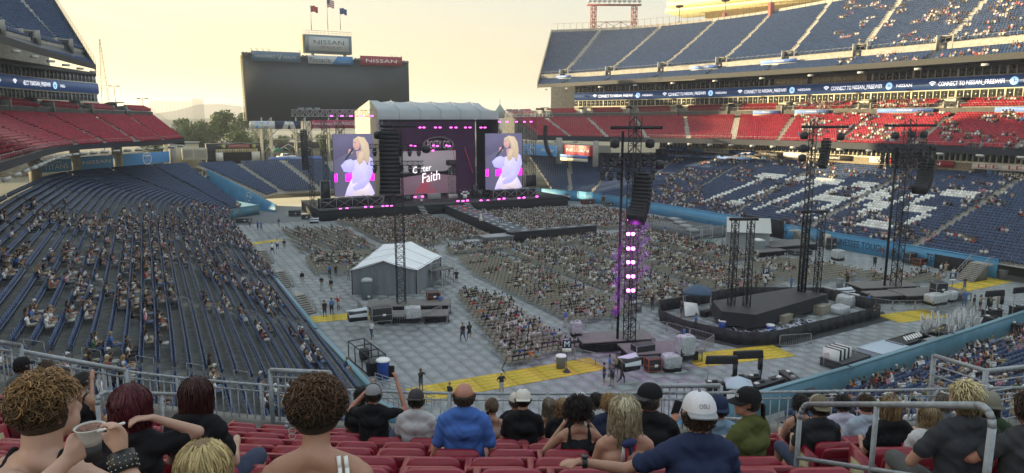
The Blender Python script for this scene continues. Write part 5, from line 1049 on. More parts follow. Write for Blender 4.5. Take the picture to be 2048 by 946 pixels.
for k in range(4):
    xa, xb = np.linspace(x0 + 5, x1 - 5, 5)[k:k + 2]; m.bar((xa, SY, z0 - 5), ((xa + xb) / 2, SY, z0 - 1), .2); m.bar((xb, SY, z0 - 5), ((xa + xb) / 2, SY, z0 - 1), .2); m.bar((xa, SY, z0 - 5.2), (xb, SY, z0 - 5.2), .2)
m.build('steel_base', mat('sunlit pale steel', (.42, .40, .33), .6), sb, True)
fl2 = MB().lathe([(.1, -.5), (.55, -.3), (.6, .2), (.2, .5)], 8).mesh('floodlight', mat('dark lamp housing', (.12, .12, .12), .5))
for px in (486, 493, 500, 606, 613, 711, 718, 808, 814): o = bpy.data.objects.new('floodlight', fl2); link(o, sb, True); o.location = Vector(aty(px, 107 + (px - 487) * .054, SY)) - sb.location
for px in (504, 515, 527, 539, 601, 785, 794, 804):
    p = aty(px, 104 + (px - 487) * .05, SY); m = MB(); m.pipe([(p[0], SY, p[2] - 1), (p[0], SY, p[2] + .9), (p[0] - .5, SY, p[2] + 1.2)], .07); m.build('lamp_arm', M_black, sb, True)
M_sl = mat('slate blue board', (.12, .19, .27), .5); M_lt = mat('pale grey lettering', (.5, .52, .53), .6)
pboard(503, 601, 101, 122, SY - .4, M_sl, 'slate blue board reading VANDERBILT V HEALTH on top of the scoreboard', [('VANDERBILT', .42, .26, -.22, .02, M_lt), ('V', .09, .6, .07, .0, mat('gold grey lettering', (.42, .39, .26), .6)), ('HEALTH', .26, .24, .28, -.02, M_lt)])
t, w, h = pboard(617, 706, 110, 127, SY - .4, mat('pale grey board', (.5, .53, .55), .5), 'pale board reading Pinnacle with a blue slanted end on the scoreboard', [('Pinnacle', .46, .62, -.24, 0, M_black)]); MB().slab([(w * .02, -h / 2), (w / 2, -h / 2), (w / 2, h / 2), (w * .16, h / 2)], -.04, -.01).build('blue_end', mat('pinnacle blue', (.06, .22, .48), .5), t); text('ThreeBanking', w * .26, h * .2, M_lt, t, (w * .30, -.06, -h * .2))
pboard(721, 804, 111, 130, SY - .4, mat('dull red board', (.33, .045, .06), .5), 'red board reading NISSAN on top of the scoreboard right end', [('NISSAN', .74, .36, 0, 0, M_whitel)])
t, w, h = pboard(612, 704, 68, 105, SY - .2, mat('blue grey casing', (.18, .24, .28), .5), 'raised board reading NISSAN STADIUM above the scoreboard', [], th=3.0); MB().box((0, -.06, 0), (w * .86, .1, h * .76)).build('pale_face', mat('pale sign face', (.5, .53, .53), .5), t); text('NISSAN', w * .66, h * .22, mat('dark grey lettering', (.10, .10, .10), .5), t, (0, -.14, h * .1)); text('STADIUM', w * .44, h * .14, mat('dull maroon lettering', (.22, .13, .13), .5), t, (w * .04, -.14, -h * .17))
m = MB()
for k in range(16): m.box((-w / 2 - .35, 1.4, -h / 2 + h * (k + .5) / 16), (.7, 2.4, .18))
m.build('side_louvres', MATS['pale louvre'], t)['kind'] = 'stuff'; m = MB()
for k in range(13): x = -w / 2 + w * k / 12; m.bar((x, 0, h / 2), (x, 0, h / 2 + 1.1), .05)
m.bar((-w / 2, 0, h / 2 + 1.1), (w / 2, 0, h / 2 + 1.1), .06); m.bar((-w / 2, 0, h / 2 + .55), (w / 2, 0, h / 2 + .55), .04); m.build('roof_rail', M_galvd, t)
for x in (-w * .35, w * .35): MB().box((x, .8, -h / 2 - 1), (.8, .8, 2.2)).build('sign_post', M_galvd, t)
fc = {623: ('red', [(.45, .05, .06)]), 656: ('striped', [(.45, .06, .07)]), 681: ('blue', [(.05, .08, .28)])}
for (px, pyt, pyb, nm, c) in ((623, 10, 60, 'dull red state flag, the left of three on the scoreboard', (.40, .05, .06)), (656, -2, 60, 'red and white striped flag, tallest of three on the scoreboard', (.45, .06, .07)), (681, 15, 60, 'blue flag, the right of three on the scoreboard', (.05, .09, .26))):
    a = aty(px, pyb, SY + .5); b = aty(px, pyt, SY + .5); t = thing('flag', nm, 'flag', tuple(a)); H_ = b[2] - a[2]; MB().bar((0, 0, 0), (0, 0, H_), .11, 6, .06).build('flagpole', M_galvd, t); m = MB(); n = 8; L = 2.1; hh = 1.7 if px != 656 else 2.1
    P = [(L * k / n, .18 * math.sin(k * 1.1), -.35 * (k / n) ** 1.5 - .12 * math.sin(k * 1.3)) for k in range(n + 1)]
    if px == 656:
        for s_ in range(7):
            mm = MB()
            for k in range(n): mm.add([(P[k][0], P[k][1], H_ - .1 + P[k][2] - hh * s_ / 7), (P[k + 1][0], P[k + 1][1], H_ - .1 + P[k + 1][2] - hh * s_ / 7), (P[k + 1][0], P[k + 1][1], H_ - .1 + P[k + 1][2] - hh * (s_ + 1) / 7), (P[k][0], P[k][1], H_ - .1 + P[k][2] - hh * (s_ + 1) / 7)], [(0, 1, 2, 3)])
            mm.build('stripe', mat('flag red', (.42, .05, .06), .8) if s_ % 2 == 0 else M_white, t)
        mm = MB(); 
        for k in range(3): mm.add([(P[k][0], P[k][1] - .03, H_ - .08 + P[k][2]), (P[k + 1][0], P[k + 1][1] - .03, H_ - .08 + P[k + 1][2]), (P[k + 1][0], P[k + 1][1] - .03, H_ - .1 + P[k + 1][2] - 1.1), (P[k][0], P[k][1] - .03, H_ - .1 + P[k][2] - 1.1)], [(0, 1, 2, 3)])
        mm.build('canton', mat('flag blue', (.04, .06, .2), .8), t)
    else:
        for k in range(n): m.add([(P[k][0], P[k][1], H_ - .1 + P[k][2]), (P[k + 1][0], P[k + 1][1], H_ - .1 + P[k + 1][2]), (P[k + 1][0], P[k + 1][1], H_ - .1 + P[k + 1][2] - hh), (P[k][0], P[k][1], H_ - .1 + P[k][2] - hh)], [(0, 1, 2, 3)])
        m.build('cloth', mat('flag cloth ' + str(px), c, .8), t)
t, w, h = pboard(500, 550, 242, 258, SY - .3, M_white, 'white board reading TITAN UP Lite below the scoreboard', [('TITAN UP', .56, .36, 0, .24, M_blueS), ('Lite', .24, .36, .12, -.24, MATS['dark grey lettering'])]); MB().slab([(x * w * .06 - w * .22, z * w * .06 - h * .22) for x, z in disc_pts(1, 1, 12)], -.05, -.02).build('round_logo', M_blueS, t)
t, w, h = pboard(550, 602, 242, 258, SY - .3, M_navyS, 'dark board with two white beer cups below the scoreboard')
for k, cx in enumerate((-.08, .16)):
    m = MB().slab([(w * (cx - .10 + .04 * (k * 2 - 1)), -h * .48), (w * (cx + .10 + .04 * (k * 2 - 1)), -h * .48), (w * (cx + .10 - .05 * (k * 2 - 1)), h * .36), (w * (cx - .08 - .05 * (k * 2 - 1)), h * .46)], -.05, -.02); m.build('cup_picture', M_white, t); text('Lite', w * .13, h * .3, MATS['dark grey lettering'], t, (w * cx, -.08, 0))
pboard(622, 712, 240, 257, SY - .3, mat('deep pink red board', (.42, .04, .10), .5), 'red board reading Farm Bureau INSURANCE below the scoreboard', [('Farm Bureau INSURANCE', .92, .42, 0, .08, M_whitel), ('Auto  Home  Life', .45, .16, -.22, -.32, M_lt)])
# ------------------------------------------------------------------ concession buildings and things behind the far end seats
def at2(px, py, dep): p = atd(px, py, dep); return p
YS = 222.
a = aty(415, 322, YS); b = aty(530, 286, YS); w = b[0] - a[0]; h = b[2] - a[2]
t = thing('concession_stand', 'dark curved roof food stand with a pink DADDYS DOGS sign', 'building', ((a[0] + b[0]) / 2, YS, a[2] - 2)); ar = [(-w * .32, h * .3)] + [(w * (-.32 + .74 * k / 10), h * (.86 + .17 * math.sin(math.pi * k / 10))) for k in range(11)] + [(w * .42, h * .3)]
MB().box((0, 3, h * .5 + .5), (w, 6, h + 1)).build('wall', M_black, t, loc=(0, 0, 1)); MB().slab([(x, z + 2) for x, z in ar], -.5, 0).build('arched_fascia', mat('dark fascia', (.03, .03, .03), .7), t); m = MB(); pp = [(x, -.55, z + 2) for x, z in ar[1:-1]]; m.pipe(pp, .12, 4); m.build('arch_trim', M_galvd, t)
MB().box((w * .04, -.6, 2 + h * .84), (w * .36, .1, h * .2)).build('pink_sign', mat('dusty pink', (.42, .10, .12), .6), t); text("DADDY'S DOGS", w * .32, h * .11, mat('tan lettering', (.45, .33, .22), .6), t, (w * .04, -.7, 2 + h * .84))
for x in (-.22, .30): MB().slab([(w * x + q * .55, 2 + h * .84 + r * .55) for q, r in disc_pts(1, 1, 12)], -.7, -.6).build('round_logo', mat('yellow logo', (.55, .5, .15), .6), t)
for k in range(18): MB().box((w * (-.34 + .68 * k / 17), -.8, 2 + h * .58), (w * .034, .1, h * .2)).build('awning_plank', mat('sunlit plank ' + str(k % 3), ((.5, .42, .24), (.42, .36, .22), (.55, .48, .30))[k % 3], .8), t)
MB().box((-w * .3, -1, 3.2), (w * .12, 1, 2.4)).build('freezer', M_white, t); MB().box((w * .32, -1, 3.2), (w * .14, 1, 2.6)).build('freezer', M_white, t)
a = aty(552, 318, YS); b = aty(640, 284, YS); w = b[0] - a[0]; h = b[2] - a[2]
t = thing('gabled_house', 'small pale house front with green gable behind the far seats', 'building', ((a[0] + b[0]) / 2, YS, a[2])); MB().box((0, 4, h * .34), (w, 6, h * .68)).build('wall', mat('pale siding', (.42, .44, .40), .7), t); MB().slab([(-w / 2, h * .62), (w / 2, h * .62), (w * .46, h), (-w * .46, h)], .6, 1.2).build('roof', mat('dark shingle', (.06, .06, .06), .8), t)
for x, s_ in ((-.22, .27), (-.32, .14), (.2, .14)): MB().slab([(w * (x - s_), h * .5), (w * (x + s_), h * .5), (w * x, h * (.55 + s_ * 1.3))], -.3, .8).build('gable', mat('dull green gable', (.06, .12, .12), .7), t); m = MB().pipe([(w * (x - s_), -.35, h * .5), (w * x, -.35, h * (.55 + s_ * 1.3)), (w * (x + s_), -.35, h * .5)], .16, 4); m.build('gable_trim', M_white, t)
for x in (-.05, .25): MB().box((w * x, .9, h * .3), (w * .1, .2, h * .3)).build('window', M_glass, t)
def truck(px, py, Y, az, L, label, col=M_white, hgt=1.):
    p = aty(px, py, Y); t = thing('parked_truck', label, 'truck', (p[0], Y, p[2] - .9 * hgt), az)
    MB().box((0, 0, .9), (L, 1.9, .7)).build('body', col, t, bevel=.12); MB().box((-L * .08, 0, 1.55), (L * .42, 1.7, .75), top=.78).build('cabin', col, t, bevel=.08); MB().box((-L * .08, 0, 1.55), (L * .40, 1.74, .42), top=.86).build('window', M_glass, t)
    for x in (-L * .32, L * .3):
        for y in (-.9, .9): m = MB(); m.bar((x, y - .12, .4), (x, y + .12, .4), .4, 12); m.build('wheel', M_black, t)
    for y in (-.6, .6): MB().box((-L / 2 - .02, y, 1.0), (.06, .35, .2)).build('headlight', M_alu, t)
    return t
truck(573, 314, 203, .15, 5.0, 'white pickup truck parked in front of the small gabled house')
t = thing('market_umbrella', 'green market umbrella left of the white pickup truck', 'umbrella', tuple(aty(557, 318, 206))); MB().lathe([(1.9, 2.2), (1.0, 2.8), (.1, 3.2)], 10).build('canopy', mat('green canvas', (.03, .16, .09), .8), t); MB().bar((0, 0, 0), (0, 0, 3.1), .06).build('pole', M_galvd, t)
for k, (xa, xb) in enumerate(((365, 388), (391, 414))):
    a = aty(xa, 320, 214); b = aty(xb, 296, 214); t = thing('cooling_unit', 'sunlit cream cooling unit with louvres, ' + ('left' if k == 0 else 'right') + ' of the pair', 'cooling unit', ((a[0] + b[0]) / 2, 214, a[2])); w, h = b[0] - a[0], b[2] - a[2]; MB().box((0, 1, h / 2), (w, 2.4, h)).build('casing', mat('cream casing', (.5, .47, .38), .6), t, bevel=.05)
    for j in range(9): MB().box((0, -.25, h * (.25 + .07 * j)), (w * .78, .1, .06)).build('louvre', M_grey, t)
a = aty(353, 300, 212); t = thing('sunlit_shed', 'bright sunlit pale shed behind the pier at the left corner', 'shed', (a[0] + 1.5, 222, a[2] - 5)); MB().box((0, 0, 3.), (9, 5, 7)).build('wall', mat('pale yellow wall', (.6, .54, .38), .7), t); MB().box((0, 0, 6.7), (9.6, 5.6, .3)).build('roof', M_grey, t)
for k, (px0, px1) in enumerate(((600, 640), )): banner(*(aty(570, 330, 199)[:2] + [3, 0]), 8.9, 14, 0, 'pale blue TITANS banner along the top of the far seats')
# ------------------------------------------------------------------ far scenery
hm = thing('far_hills', None, None, (0, 0, 0)); bpy.data.objects.remove(hm)
def ridge(dist, px0, px1, h0, h1, seed, name, m, n=70):
    r_ = np.random.default_rng(seed); V = []; xs = np.linspace(px0, px1, n); ph = r_.uniform(0, 6, 5)
    for i, x in enumerate(xs):
        d = ray(x, 238); d = d / np.linalg.norm(d[:2]); hh = h0 + (h1 - h0) * (.5 + .5 * sum(math.sin(i * f + p_) for f, p_ in zip((.09, .21, .37, .8, 1.6), ph)) / 3.0)
        V += [(d[0] * dist, d[1] * dist, -2), (d[0] * dist, d[1] * dist, EYE + hh), (d[0] * dist * 1.5, d[1] * dist * 1.5, EYE + hh * .9)]
    m_ = MB(); m_.add(V, [(i * 3 + j, (i + 1) * 3 + j, (i + 1) * 3 + j + 1, i * 3 + j + 1) for i in range(n - 1) for j in range(2)]); return tag(m_.build(name, m, smooth=True), kind='structure')
ridge(2200, -500, 2600, 12, 52, 3, 'hills', mat('far wooded hill', (.06, .085, .045), .95, noise=(.004, .3))); ridge(1300, -500, 2600, -8, 12, 5, 'low_hills', mat('near wooded hill', (.055, .08, .04), .95, noise=(.01, .4)))
# trees: trunk, limbs and crown of leaf clumps
def tree(px, dep, zt, w, label, seed, n=2600):
    r_ = np.random.default_rng(seed); d = ray(px, 238); d = d / np.linalg.norm(d[:2]); x, y = d[0] * dep, d[1] * dep; t = thing('leafy_tree', label, 'tree', (x, y, 0), 0, 'trees beyond the far left corner'); H_ = zt; m = MB(); m.bar((0, 0, 0), (0, 0, H_ * .5), .5, 7, .3)
    cl = []
    for k in range(7): a = r_.uniform(0, 6.28); q = np.array([math.cos(a) * w * .3, math.sin(a) * w * .3, H_ * r_.uniform(.5, .8)]); m.bar((0, 0, H_ * r_.uniform(.25, .5)), q, .22, 5, .07)
    m.build('trunk', mat('bark', (.07, .055, .04), .9), t)
    for k in range(16): a = r_.uniform(0, 6.28); rr = w * .5 * math.sqrt(r_.random()) * .8; zz = H_ * r_.uniform(.35, .93); rr *= (1 - max(0, (zz / H_ - .6)) * 1.3); cl.append((math.cos(a) * rr, math.sin(a) * rr, zz, w * r_.uniform(.12, .2)))
    cl = np.array(cl); ci = r_.integers(0, len(cl), n); dv = r_.normal(size=(n, 3)); dv /= np.linalg.norm(dv, axis=1)[:, None]; P = cl[ci, :3] + dv * (cl[ci, 3] * r_.uniform(.55, 1.05, n))[:, None] * [1, 1, .8]
    u = r_.normal(size=(n, 3)); u /= np.linalg.norm(u, axis=1)[:, None]; v = np.cross(u, dv); s = (r_.uniform(.25, .6, n) * w / 14)[:, None]; V = np.stack([P - u * s, P + v * s * .7, P + u * s, P - v * s * .7], 1).reshape(-1, 3)
    col = np.repeat(np.array([.10, .135, .04])[None] * r_.uniform(.6, 1.5, (n, 1)), 4, 0); me = raw_mesh('crown', V, np.arange(4 * n), np.full(n, 4), None, [mat('leaf', attr=True, rough=.8, spec=.05)], col); o = bpy.data.objects.new('crown', me); link(o, t); return t
TR_ = [(330, 245, 17.5, 11, 'low tree just right of the left red seats'), (352, 250, 18.5, 12, 'second low tree right of the left red seats'), (375, 262, 20.5, 13, 'mid tree left of the dark food stand'), (400, 270, 20, 14, 'bushy tree above the dark food stand left end'), (425, 300, 19, 14, 'dim tree between two brighter ones'), (450, 262, 23.8, 17, 'tallest bright green tree left of the scoreboard'), (478, 285, 22.5, 15, 'bright tree touching the scoreboard edge'), (470, 240, 16.5, 14, 'low dark tree behind the food stand'), (505, 262, 14, 12, 'low tree under the scoreboard corner'), (560, 300, 13, 13, 'low tree seen through the scoreboard base'),
       (600, 300, 14, 13, 'low tree right of the scoreboard base middle'), (300, 330, 19, 12, 'tree seen in the gap between red sections'), (988, 240, 17, 10, 'green tree above the right video screen'), (650, 280, 14, 12, 'tree behind the left truss wing'), (408, 420, 18, 17, 'distant pale tree beneath the hills'), (520, 420, 17, 17, 'distant tree right of the scoreboard corner')]
for i, q in enumerate(TR_): tree(*q, 20 + i)
# lattice radio mast, pole lamps, driving range net
p = atd(207, 80, 300); q = atd(212, 214, 300); t = thing('radio_mast', 'tall tapering lattice mast beyond the left stand', 'mast', (q[0], q[1], 0)); m = MB(); Ht = p[2]
for k in range(26):
    f0, f1 = k / 26, (k + 1) / 26; w0, w1 = 3.6 * (1 - f0) + .3, 3.6 * (1 - f1) + .3; z0, z1 = 15 + (Ht - 15) * f0, 15 + (Ht - 15) * f1
    for s_ in (-1, 1): m.bar((s_ * w0 / 2, 0, z0), (s_ * w1 / 2, 0, z1), .13); m.bar((s_ * w0 / 2, 0, z0), (-s_ * w1 / 2, 0, z1), .07)
m.bar((-2, 0, 0), (-2, 0, 15), .3); m.bar((2, 0, 0), (2, 0, 15), .3); m.build('lattice', mat('dull tan steel', (.22, .18, .12), .7), t)
for px, pyt, dp, nm in ((228, 172, 240, 'tall twin head lot lamp right of the left stand'), (285, 197, 232, 'short lot lamp above the red seats gap'), (672, 193, 214, 'slim lamp post in front of the scoreboard')):
    p = atd(px, pyt, dp); t = thing('lamp_post', nm, 'lamp post', (p[0], p[1], 0)); MB().bar((0, 0, 0), (0, 0, p[2]), .16, 6, .1).build('pole', M_black, t); 
    for s_ in (-1, 1): MB().box((s_ * 1.2, 0, p[2]), (1.1, .5, .3)).build('lamp_head', M_black, t)
    MB().bar((-1.6, 0, p[2]), (1.6, 0, p[2]), .08).build('cross_arm', M_black, t)
t = thing('range_net', 'row of tall thin net poles on the horizon beyond the trees', 'netting', (0, 700, 0)); m = MB()
for i, px in enumerate(list(range(300, 384, 8)) + list(range(384, 408, 2))): p = atd(px, 200 + (2 if px < 384 else -3), 640); m.bar((p[0], p[1], 0), (p[0], p[1], p[2]), .16)
o = m.build('net_pole', mat('grey pole', (.2, .19, .17), .7), t, True)
M_net = mat('net sheet', (.2, .19, .16), .9); nt_ = M_net.node_tree; b_ = nt_.nodes['Principled BSDF']; b_.inputs['Alpha'].default_value = .22
a = atd(300, 202, 640); b = atd(384, 202, 640); c = atd(407, 198, 640); m = MB(); m.add([(a[0], a[1], 12), (b[0], b[1], 12), (b[0], b[1], b[2]), (a[0], a[1], a[2])], [(0, 1, 2, 3)]); m.add([(b[0], b[1], 12), (c[0], c[1], 12), (c[0], c[1], c[2]), (b[0], b[1], c[2])], [(0, 1, 2, 3)]); m.build('net_sheet', M_net, t, True)
t = thing('pyramid_roof', 'distant pale pyramid roof right of the stage roof', 'roof', tuple(aty(1000, 236, 260))); MB().lathe([(4.6, 0), (.1, 5.6)], 4).build('roof', mat('pale green copper', (.3, .36, .33), .6), t); MB().bar((0, 0, 5), (0, 0, 7.5), .1).build('finial', M_black, t)
for i in range(26):
    px = 395 + i * 9.5; p = atd(px, 0, 300); d = ray(px, 238); d /= np.linalg.norm(d[:2]); dd_ = 330 + 40 * rng.random(); t = thing('parked_car', 'tiny parked %s car in the lot beyond the trees, %s' % (('white', 'dark', 'silver')[i % 3], 'left of the scoreboard base' if px < 520 else 'under the scoreboard'), 'car', (d[0] * dd_, d[1] * dd_, 6.5), rng.uniform(0, 3), 'cars parked beyond the trees')
    MB().box((0, 0, .7), (4.2, 1.8, .8)).build('body', (M_white, M_black, M_alu)[i % 3], t); MB().box((0, 0, 1.3), (2.2, 1.6, .6), top=.8).build('cabin', M_glass, t)
tag(MB().box((60, 360, 3.2), (300, 120, 6.4)).build('far_embankment', mat('lot asphalt', (.10, .10, .09), .9)), kind='structure')
# ------------------------------------------------------------------ light bank on the right stand, press building, masts
def bank(px0, px1, pyt, dep, lab_):
    a = atd(px0, 64, dep); b = atd(px1, 60, dep); dx = b - a; L = np.linalg.norm(dx[:2]); az = math.atan2(dx[1], dx[0]); t = thing('light_bank', lab_, 'floodlight tower', (a[0], a[1], a[2] - 3), az); k_ = 3
    hz = atd(px0, 12, dep)[2] - a[2] + 3
    for x in (0.6, L - .6): truss_mb((x, 0, 0), (x, 0, hz), 1.5, 10, .14, .09).build('tower_leg', M_stcol, t)
    m = MB(); n = 3
    for i in range(n): xa, xb = L * i / n, L * (i + 1) / n; m.bar((xa, 0, 3.4), (xb, 0, 6.4), .1); m.bar((xb, 0, 3.4), (xa, 0, 6.4), .1)
    for z in (3.4, 6.4): m.bar((0, 0, z), (L, 0, z), .14)
    m.bar((L / 3, 0, 3.4), (L / 3, 0, 6.6), .12); m.bar((2 * L / 3, 0, 3.4), (2 * L / 3, 0, 6.6), .12); m.build('cross_bracing', M_stcol, t)
    MB().box((L / 2, 0, hz + .1), (L * 1.22, 2.2, .35)).build('walkway', M_stcol, t); m = MB()
    lm = MB().lathe([(.15, -.45), (.62, .0), (.66, .25), (.3, .35)], 8).mesh('floodlight', mat('silver reflector', (.45, .45, .42), .3, .6))
    for r in range(4):
        z = hz + 1.3 + r * 1.75; m.bar((-L * .08, -.3, z), (L * 1.08, -.3, z), .09)
        for i in range(11): o = bpy.data.objects.new('floodlight', lm); link(o, t); o.location = (-L * .06 + L * 1.12 * i / 10, -.8, z); o.rotation_euler = (R_(70), 0, 0)
    for i in range(6): x = -L * .08 + L * 1.16 * i / 5; m.bar((x, -.3, hz), (x, -.3, hz + 8), .1)
    m.build('lamp_rack', M_stcol, t); return t
bank(1183, 1271, 0, 245, 'red steel floodlight bank standing behind the right top deck')
# top edge fence along the right upper deck and lamp poles
Pt = resample([(XC + p[2], p[3], 0, 0, 50, 0) for p in upper], 90); m = MB()
for k in range(0, 89):
    a, b = Pt[k], Pt[k + 1]; m.bar((a[0], a[1], 50), (a[0], a[1], 53.2), .06); m.bar((a[0], a[1], 53.1), (b[0], b[1], 53.1), .04)
t = thing('top_fence', 'thin tall fence along the crest of the right top deck', 'fence', (0, 0, 0)); m.build('fence_posts', mat('rust brown fence', (.25, .15, .11), .8), t, True)
for k, (px, pyt, dp) in enumerate(((1359, 16, 240), (1451, 4, 220), (1545, -30, 200))):
    p = atd(px, pyt, dp); t = thing('lamp_post', 'lamp post on the crest of the right top deck, %s' % ('left of the press building roof', 'in front of the press building', 'near the white wall sign')[k], 'lamp post', (p[0], p[1], 46)); MB().bar((0, 0, 0), (0, 0, p[2] - 46), .22, 6, .15).build('pole', M_galvd, t); MB().box((0, 0, 4), (1.1, 1., 6.)).build('red_base', M_stcol, t); m = MB(); m.lathe([(.2, 0), (1.3, .3), (1.4, .8), (.4, 1.0)], 10, (0, 0, p[2] - 46)); m.build('lamp_head', M_black, t)
t = thing('press_building', 'tall sunlit tan building with yellow stepped roof above the right deck', 'building', (0, 0, 0)); a = atd(1392, 40, 262); b = atd(2200, -190, 190); d = b - a; az = math.atan2(d[1], d[0]); Lb = np.linalg.norm(d[:2]); zt = atd(1392, 26, 262)[2]
t.location = (a[0], a[1], 0); t.rotation_euler = (0, 0, az); M_tan = mat('tan corrugated wall', (.50, .40, .22), .7, noise=(.4, .08)); MB().box((Lb / 2 + 3, 6, zt / 2 + 1), (Lb, 10, zt + 2)).build('wall', M_tan, t); zt0 = zt
for k in range(34): MB().box((3 + Lb / 2, .94, 44 + (zt - 44) * k / 34), (Lb, .08, .12)).build('cladding_rib', M_tan, t)
for k, (dz, dy, hh) in enumerate(((0.2, -5.5, 1.5), (1.9, -6.6, 2.1), (4.2, -6.9, 1.6))): MB().box((Lb / 2 - 6 + k * 1.2, dy + 9, zt + dz + hh / 2), (Lb + 8, 18, hh)).build('roof_step', mat('yellow cream fascia', (.66, .58, .30), .5), t)
MB().box((-3, 0, zt - 6), (6, 1.5, .3)).build('scaffold_floor', M_stcol, t); m = MB()
for k in range(4): m.bar((-6 + k * 2, -.5, 44), (-6 + k * 2, -.5, zt - 4), .12)
for z in (zt - 8, zt - 6, zt - 4): m.bar((-6, -.5, z), (0, -.5, z), .1)
m.build('scaffold_posts', M_stcol, t)
# ------------------------------------------------------------------ delay towers with lights and loudspeakers
def mover_mb():
    m = MB(); m.box((0, 0, -.12), (.34, .3, .2)); m.bar((-.2, 0, -.2), (-.2, 0, -.5), .04); m.bar((.2, 0, -.2), (.2, 0, -.5), .04); m.lathe([(.1, -.78), (.17, -.72), (.19, -.45), (.13, -.3)], 8); return m
def delay_tower(x, y, az, label, h, masts, top, bars, spk, n_mov, base=1.0, extra=None):
    t = thing('delay_tower', label, 'lighting tower', (x, y, base), az)
    for (mx_, my_, w, hh) in masts: truss_mb((mx_, my_, 0), (mx_, my_, hh - base), w, int(hh / .62), .05, .028).build('mast', M_black, t)
    for (x0, x1, z) in top: MB().box(((x0 + x1) / 2, 0, z - base), (x1 - x0, .35, .28)).build('top_beam', M_black, t)
    mm = mover_mb().mesh('spotlight', mat('spotlight black', (.02, .02, .022), .35))
    lens = MB().lathe([(.13, -.02), (.13, .02)], 8).mesh('lens', mat('dull lens', (.3, .33, .34), .15, .3))
    for (x0, x1, z) in bars:
        m = truss_mb((x0, 0, z - base), (x1, 0, z - base), .42, int((x1 - x0) / .5), .035, .022); m.build('cross_truss', M_black, t)
        for i in range(n_mov):
            xx = x0 + (x1 - x0) * (i + .5) / n_mov; o = bpy.data.objects.new('spotlight', mm); link(o, t); o.location = (xx, -.1, z - base - .22); o.rotation_euler = (rng.uniform(-.5, .2), 0, rng.uniform(-.4, .4))
            o2 = bpy.data.objects.new('lens', lens); link(o2, o); o2.location = (0, 0, -.79)
    for (sx, z) in (extra or []): MB().lathe([(.1, -.4), (.38, -.3), (.42, .25), (.15, .4)], 10, (sx, 0, z - base)).build('round_fixture', M_black, t)
    return t
t = delay_tower(21.9, 68.4, -.45, 'dark lighting tower in front of the white floor tent', 19.6, [(0, 0, .85, 19.8)], [(-1.6, 2.0, 19.3)], [(-2.7, 2.6, 17.3), (-2.7, 2.6, 15.6)], None, 6, 1.05, [(-1.9, 18.4), (2.9, 17.0)])
line_array(tuple(atd(778, 262, 70)), 15, 2.0, math.pi - .35, .012, 'broad black loudspeaker column hanging from the left floor tower', .42, 1.1)
t = delay_tower(35.7, 47.6, -.35, 'dark lighting tower with magenta lamps in the middle of the floor', 20, [(0, 0, .75, 20.2), (-.95, .35, .1, 19.)], [(-2.1, 2.3, 19.3)], [(-3.0, 1.9, 17.0), (-3.1, 1.9, 15.9)], None, 7, 1.05, [(-1.7, 18.0), (1.3, 18.0), (2.2, 16.2)])
for k, py in enumerate((438, 466, 495, 522, 550, 578)):
    p = atz(1262, py, 10); q = atd(1259 + (k == 0) * 2, py, 59)
    for s_ in (-1, 1):
        if k == 0 and s_ == 1: continue
        o = thing('stage_lamp', 'glowing magenta lamp on the middle floor tower, %s from the top' % ('first', 'second', 'third', 'fourth', 'fifth', 'lowest')[k], 'lamp', tuple(q + CR * s_ * .20 - CF * .6), 0, 'magenta lamps in pairs up the middle tower'); MB().lathe([(.10, -.1), (.15, -.02), (.13, .12), (.03, .15)], 10).build('lamp_body', mat('hot magenta lamp', (1, .3, 1), .4, emis=((1., .12, .8), 7.)), o)
    ld = bpy.data.lights.new('magenta light', 'POINT'); ld.energy = 30; ld.color = (.75, .08, 1.); ld.shadow_soft_size = .2; lo = bpy.data.objects.new('magenta_light', ld); COL.objects.link(lo); lo.location = q - CF * 1.0 + np.array([0, 0, 0])
line_array(tuple(atd(1287, 350, 57.5)), 12, 1.35, math.pi - 1.0, .055, 'big curved black loudspeaker column on the middle floor tower', .34, 1.0, a0=.0)
delay_tower(75.1, 50.0, -.45, 'dark lighting tower on the right floor riser', 20, [(0, 0, .8, 20), (-1.3, 0, .12, 17.)], [(-2.9, 2.9, 19.3)], [(-3.2, 2.4, 17.0), (-3.2, 2.4, 16.2), (-3.2, 2.4, 15.5)], None, 9, 1.05, [(-1.6, 18.2), (.2, 18.3), (1.6, 18.3), (2.7, 16.9)])
line_array(tuple(atd(1857, 318, 79)), 12, 1.5, math.pi - 1.3, .062, 'curved black loudspeaker column on the right floor tower', .36, .95, a0=.1)
delay_tower(60.9, 51.0, -.45, 'taller of the two slim twin mast towers behind the black pen', 20, [(0, 0, .5, 20), (1.35, -.5, .5, 10.4), (-.1, 0, .5, 10.)], [(-1.2, 3.6, 19.2), (-.7, 2.1, 10.4)], [], None, 0, 1.5, [(-.9, 18.3), (-.9, 17.0), (2.9, 18.2), (-.95, 16.0)])
line_array(tuple(atd(1653, 280, 74)), 9, .8, math.pi - 1.3, .05, 'small curved black loudspeaker column beside the slim tower', .33, .7)
delay_tower(50.0, 50.2, -.45, 'shorter twin mast tower on the left of the black pen', 10.4, [(0, 0, .5, 10.3), (1.35, -.5, .5, 10.3)], [(-.6, 2.2, 10.4)], [], None, 0, 1.5)
M_beam_glow = bpy.data.materials.new('purple beam glow'); M_beam_glow.use_nodes = True; nt = M_beam_glow.node_tree; nt.nodes.clear(); o_ = nt.nodes.new('ShaderNodeOutputMaterial'); pv = nt.nodes.new('ShaderNodeVolumePrincipled'); pv.inputs['Density'].default_value = .004; pv.inputs['Emission Strength'].default_value = .07; pv.inputs['Emission Color'].default_value = (.55, .05, 1., 1); nt.links.new(pv.outputs[0], o_.inputs['Volume'])  # cones glow by themselves, standing in for lamplight scattered in the air
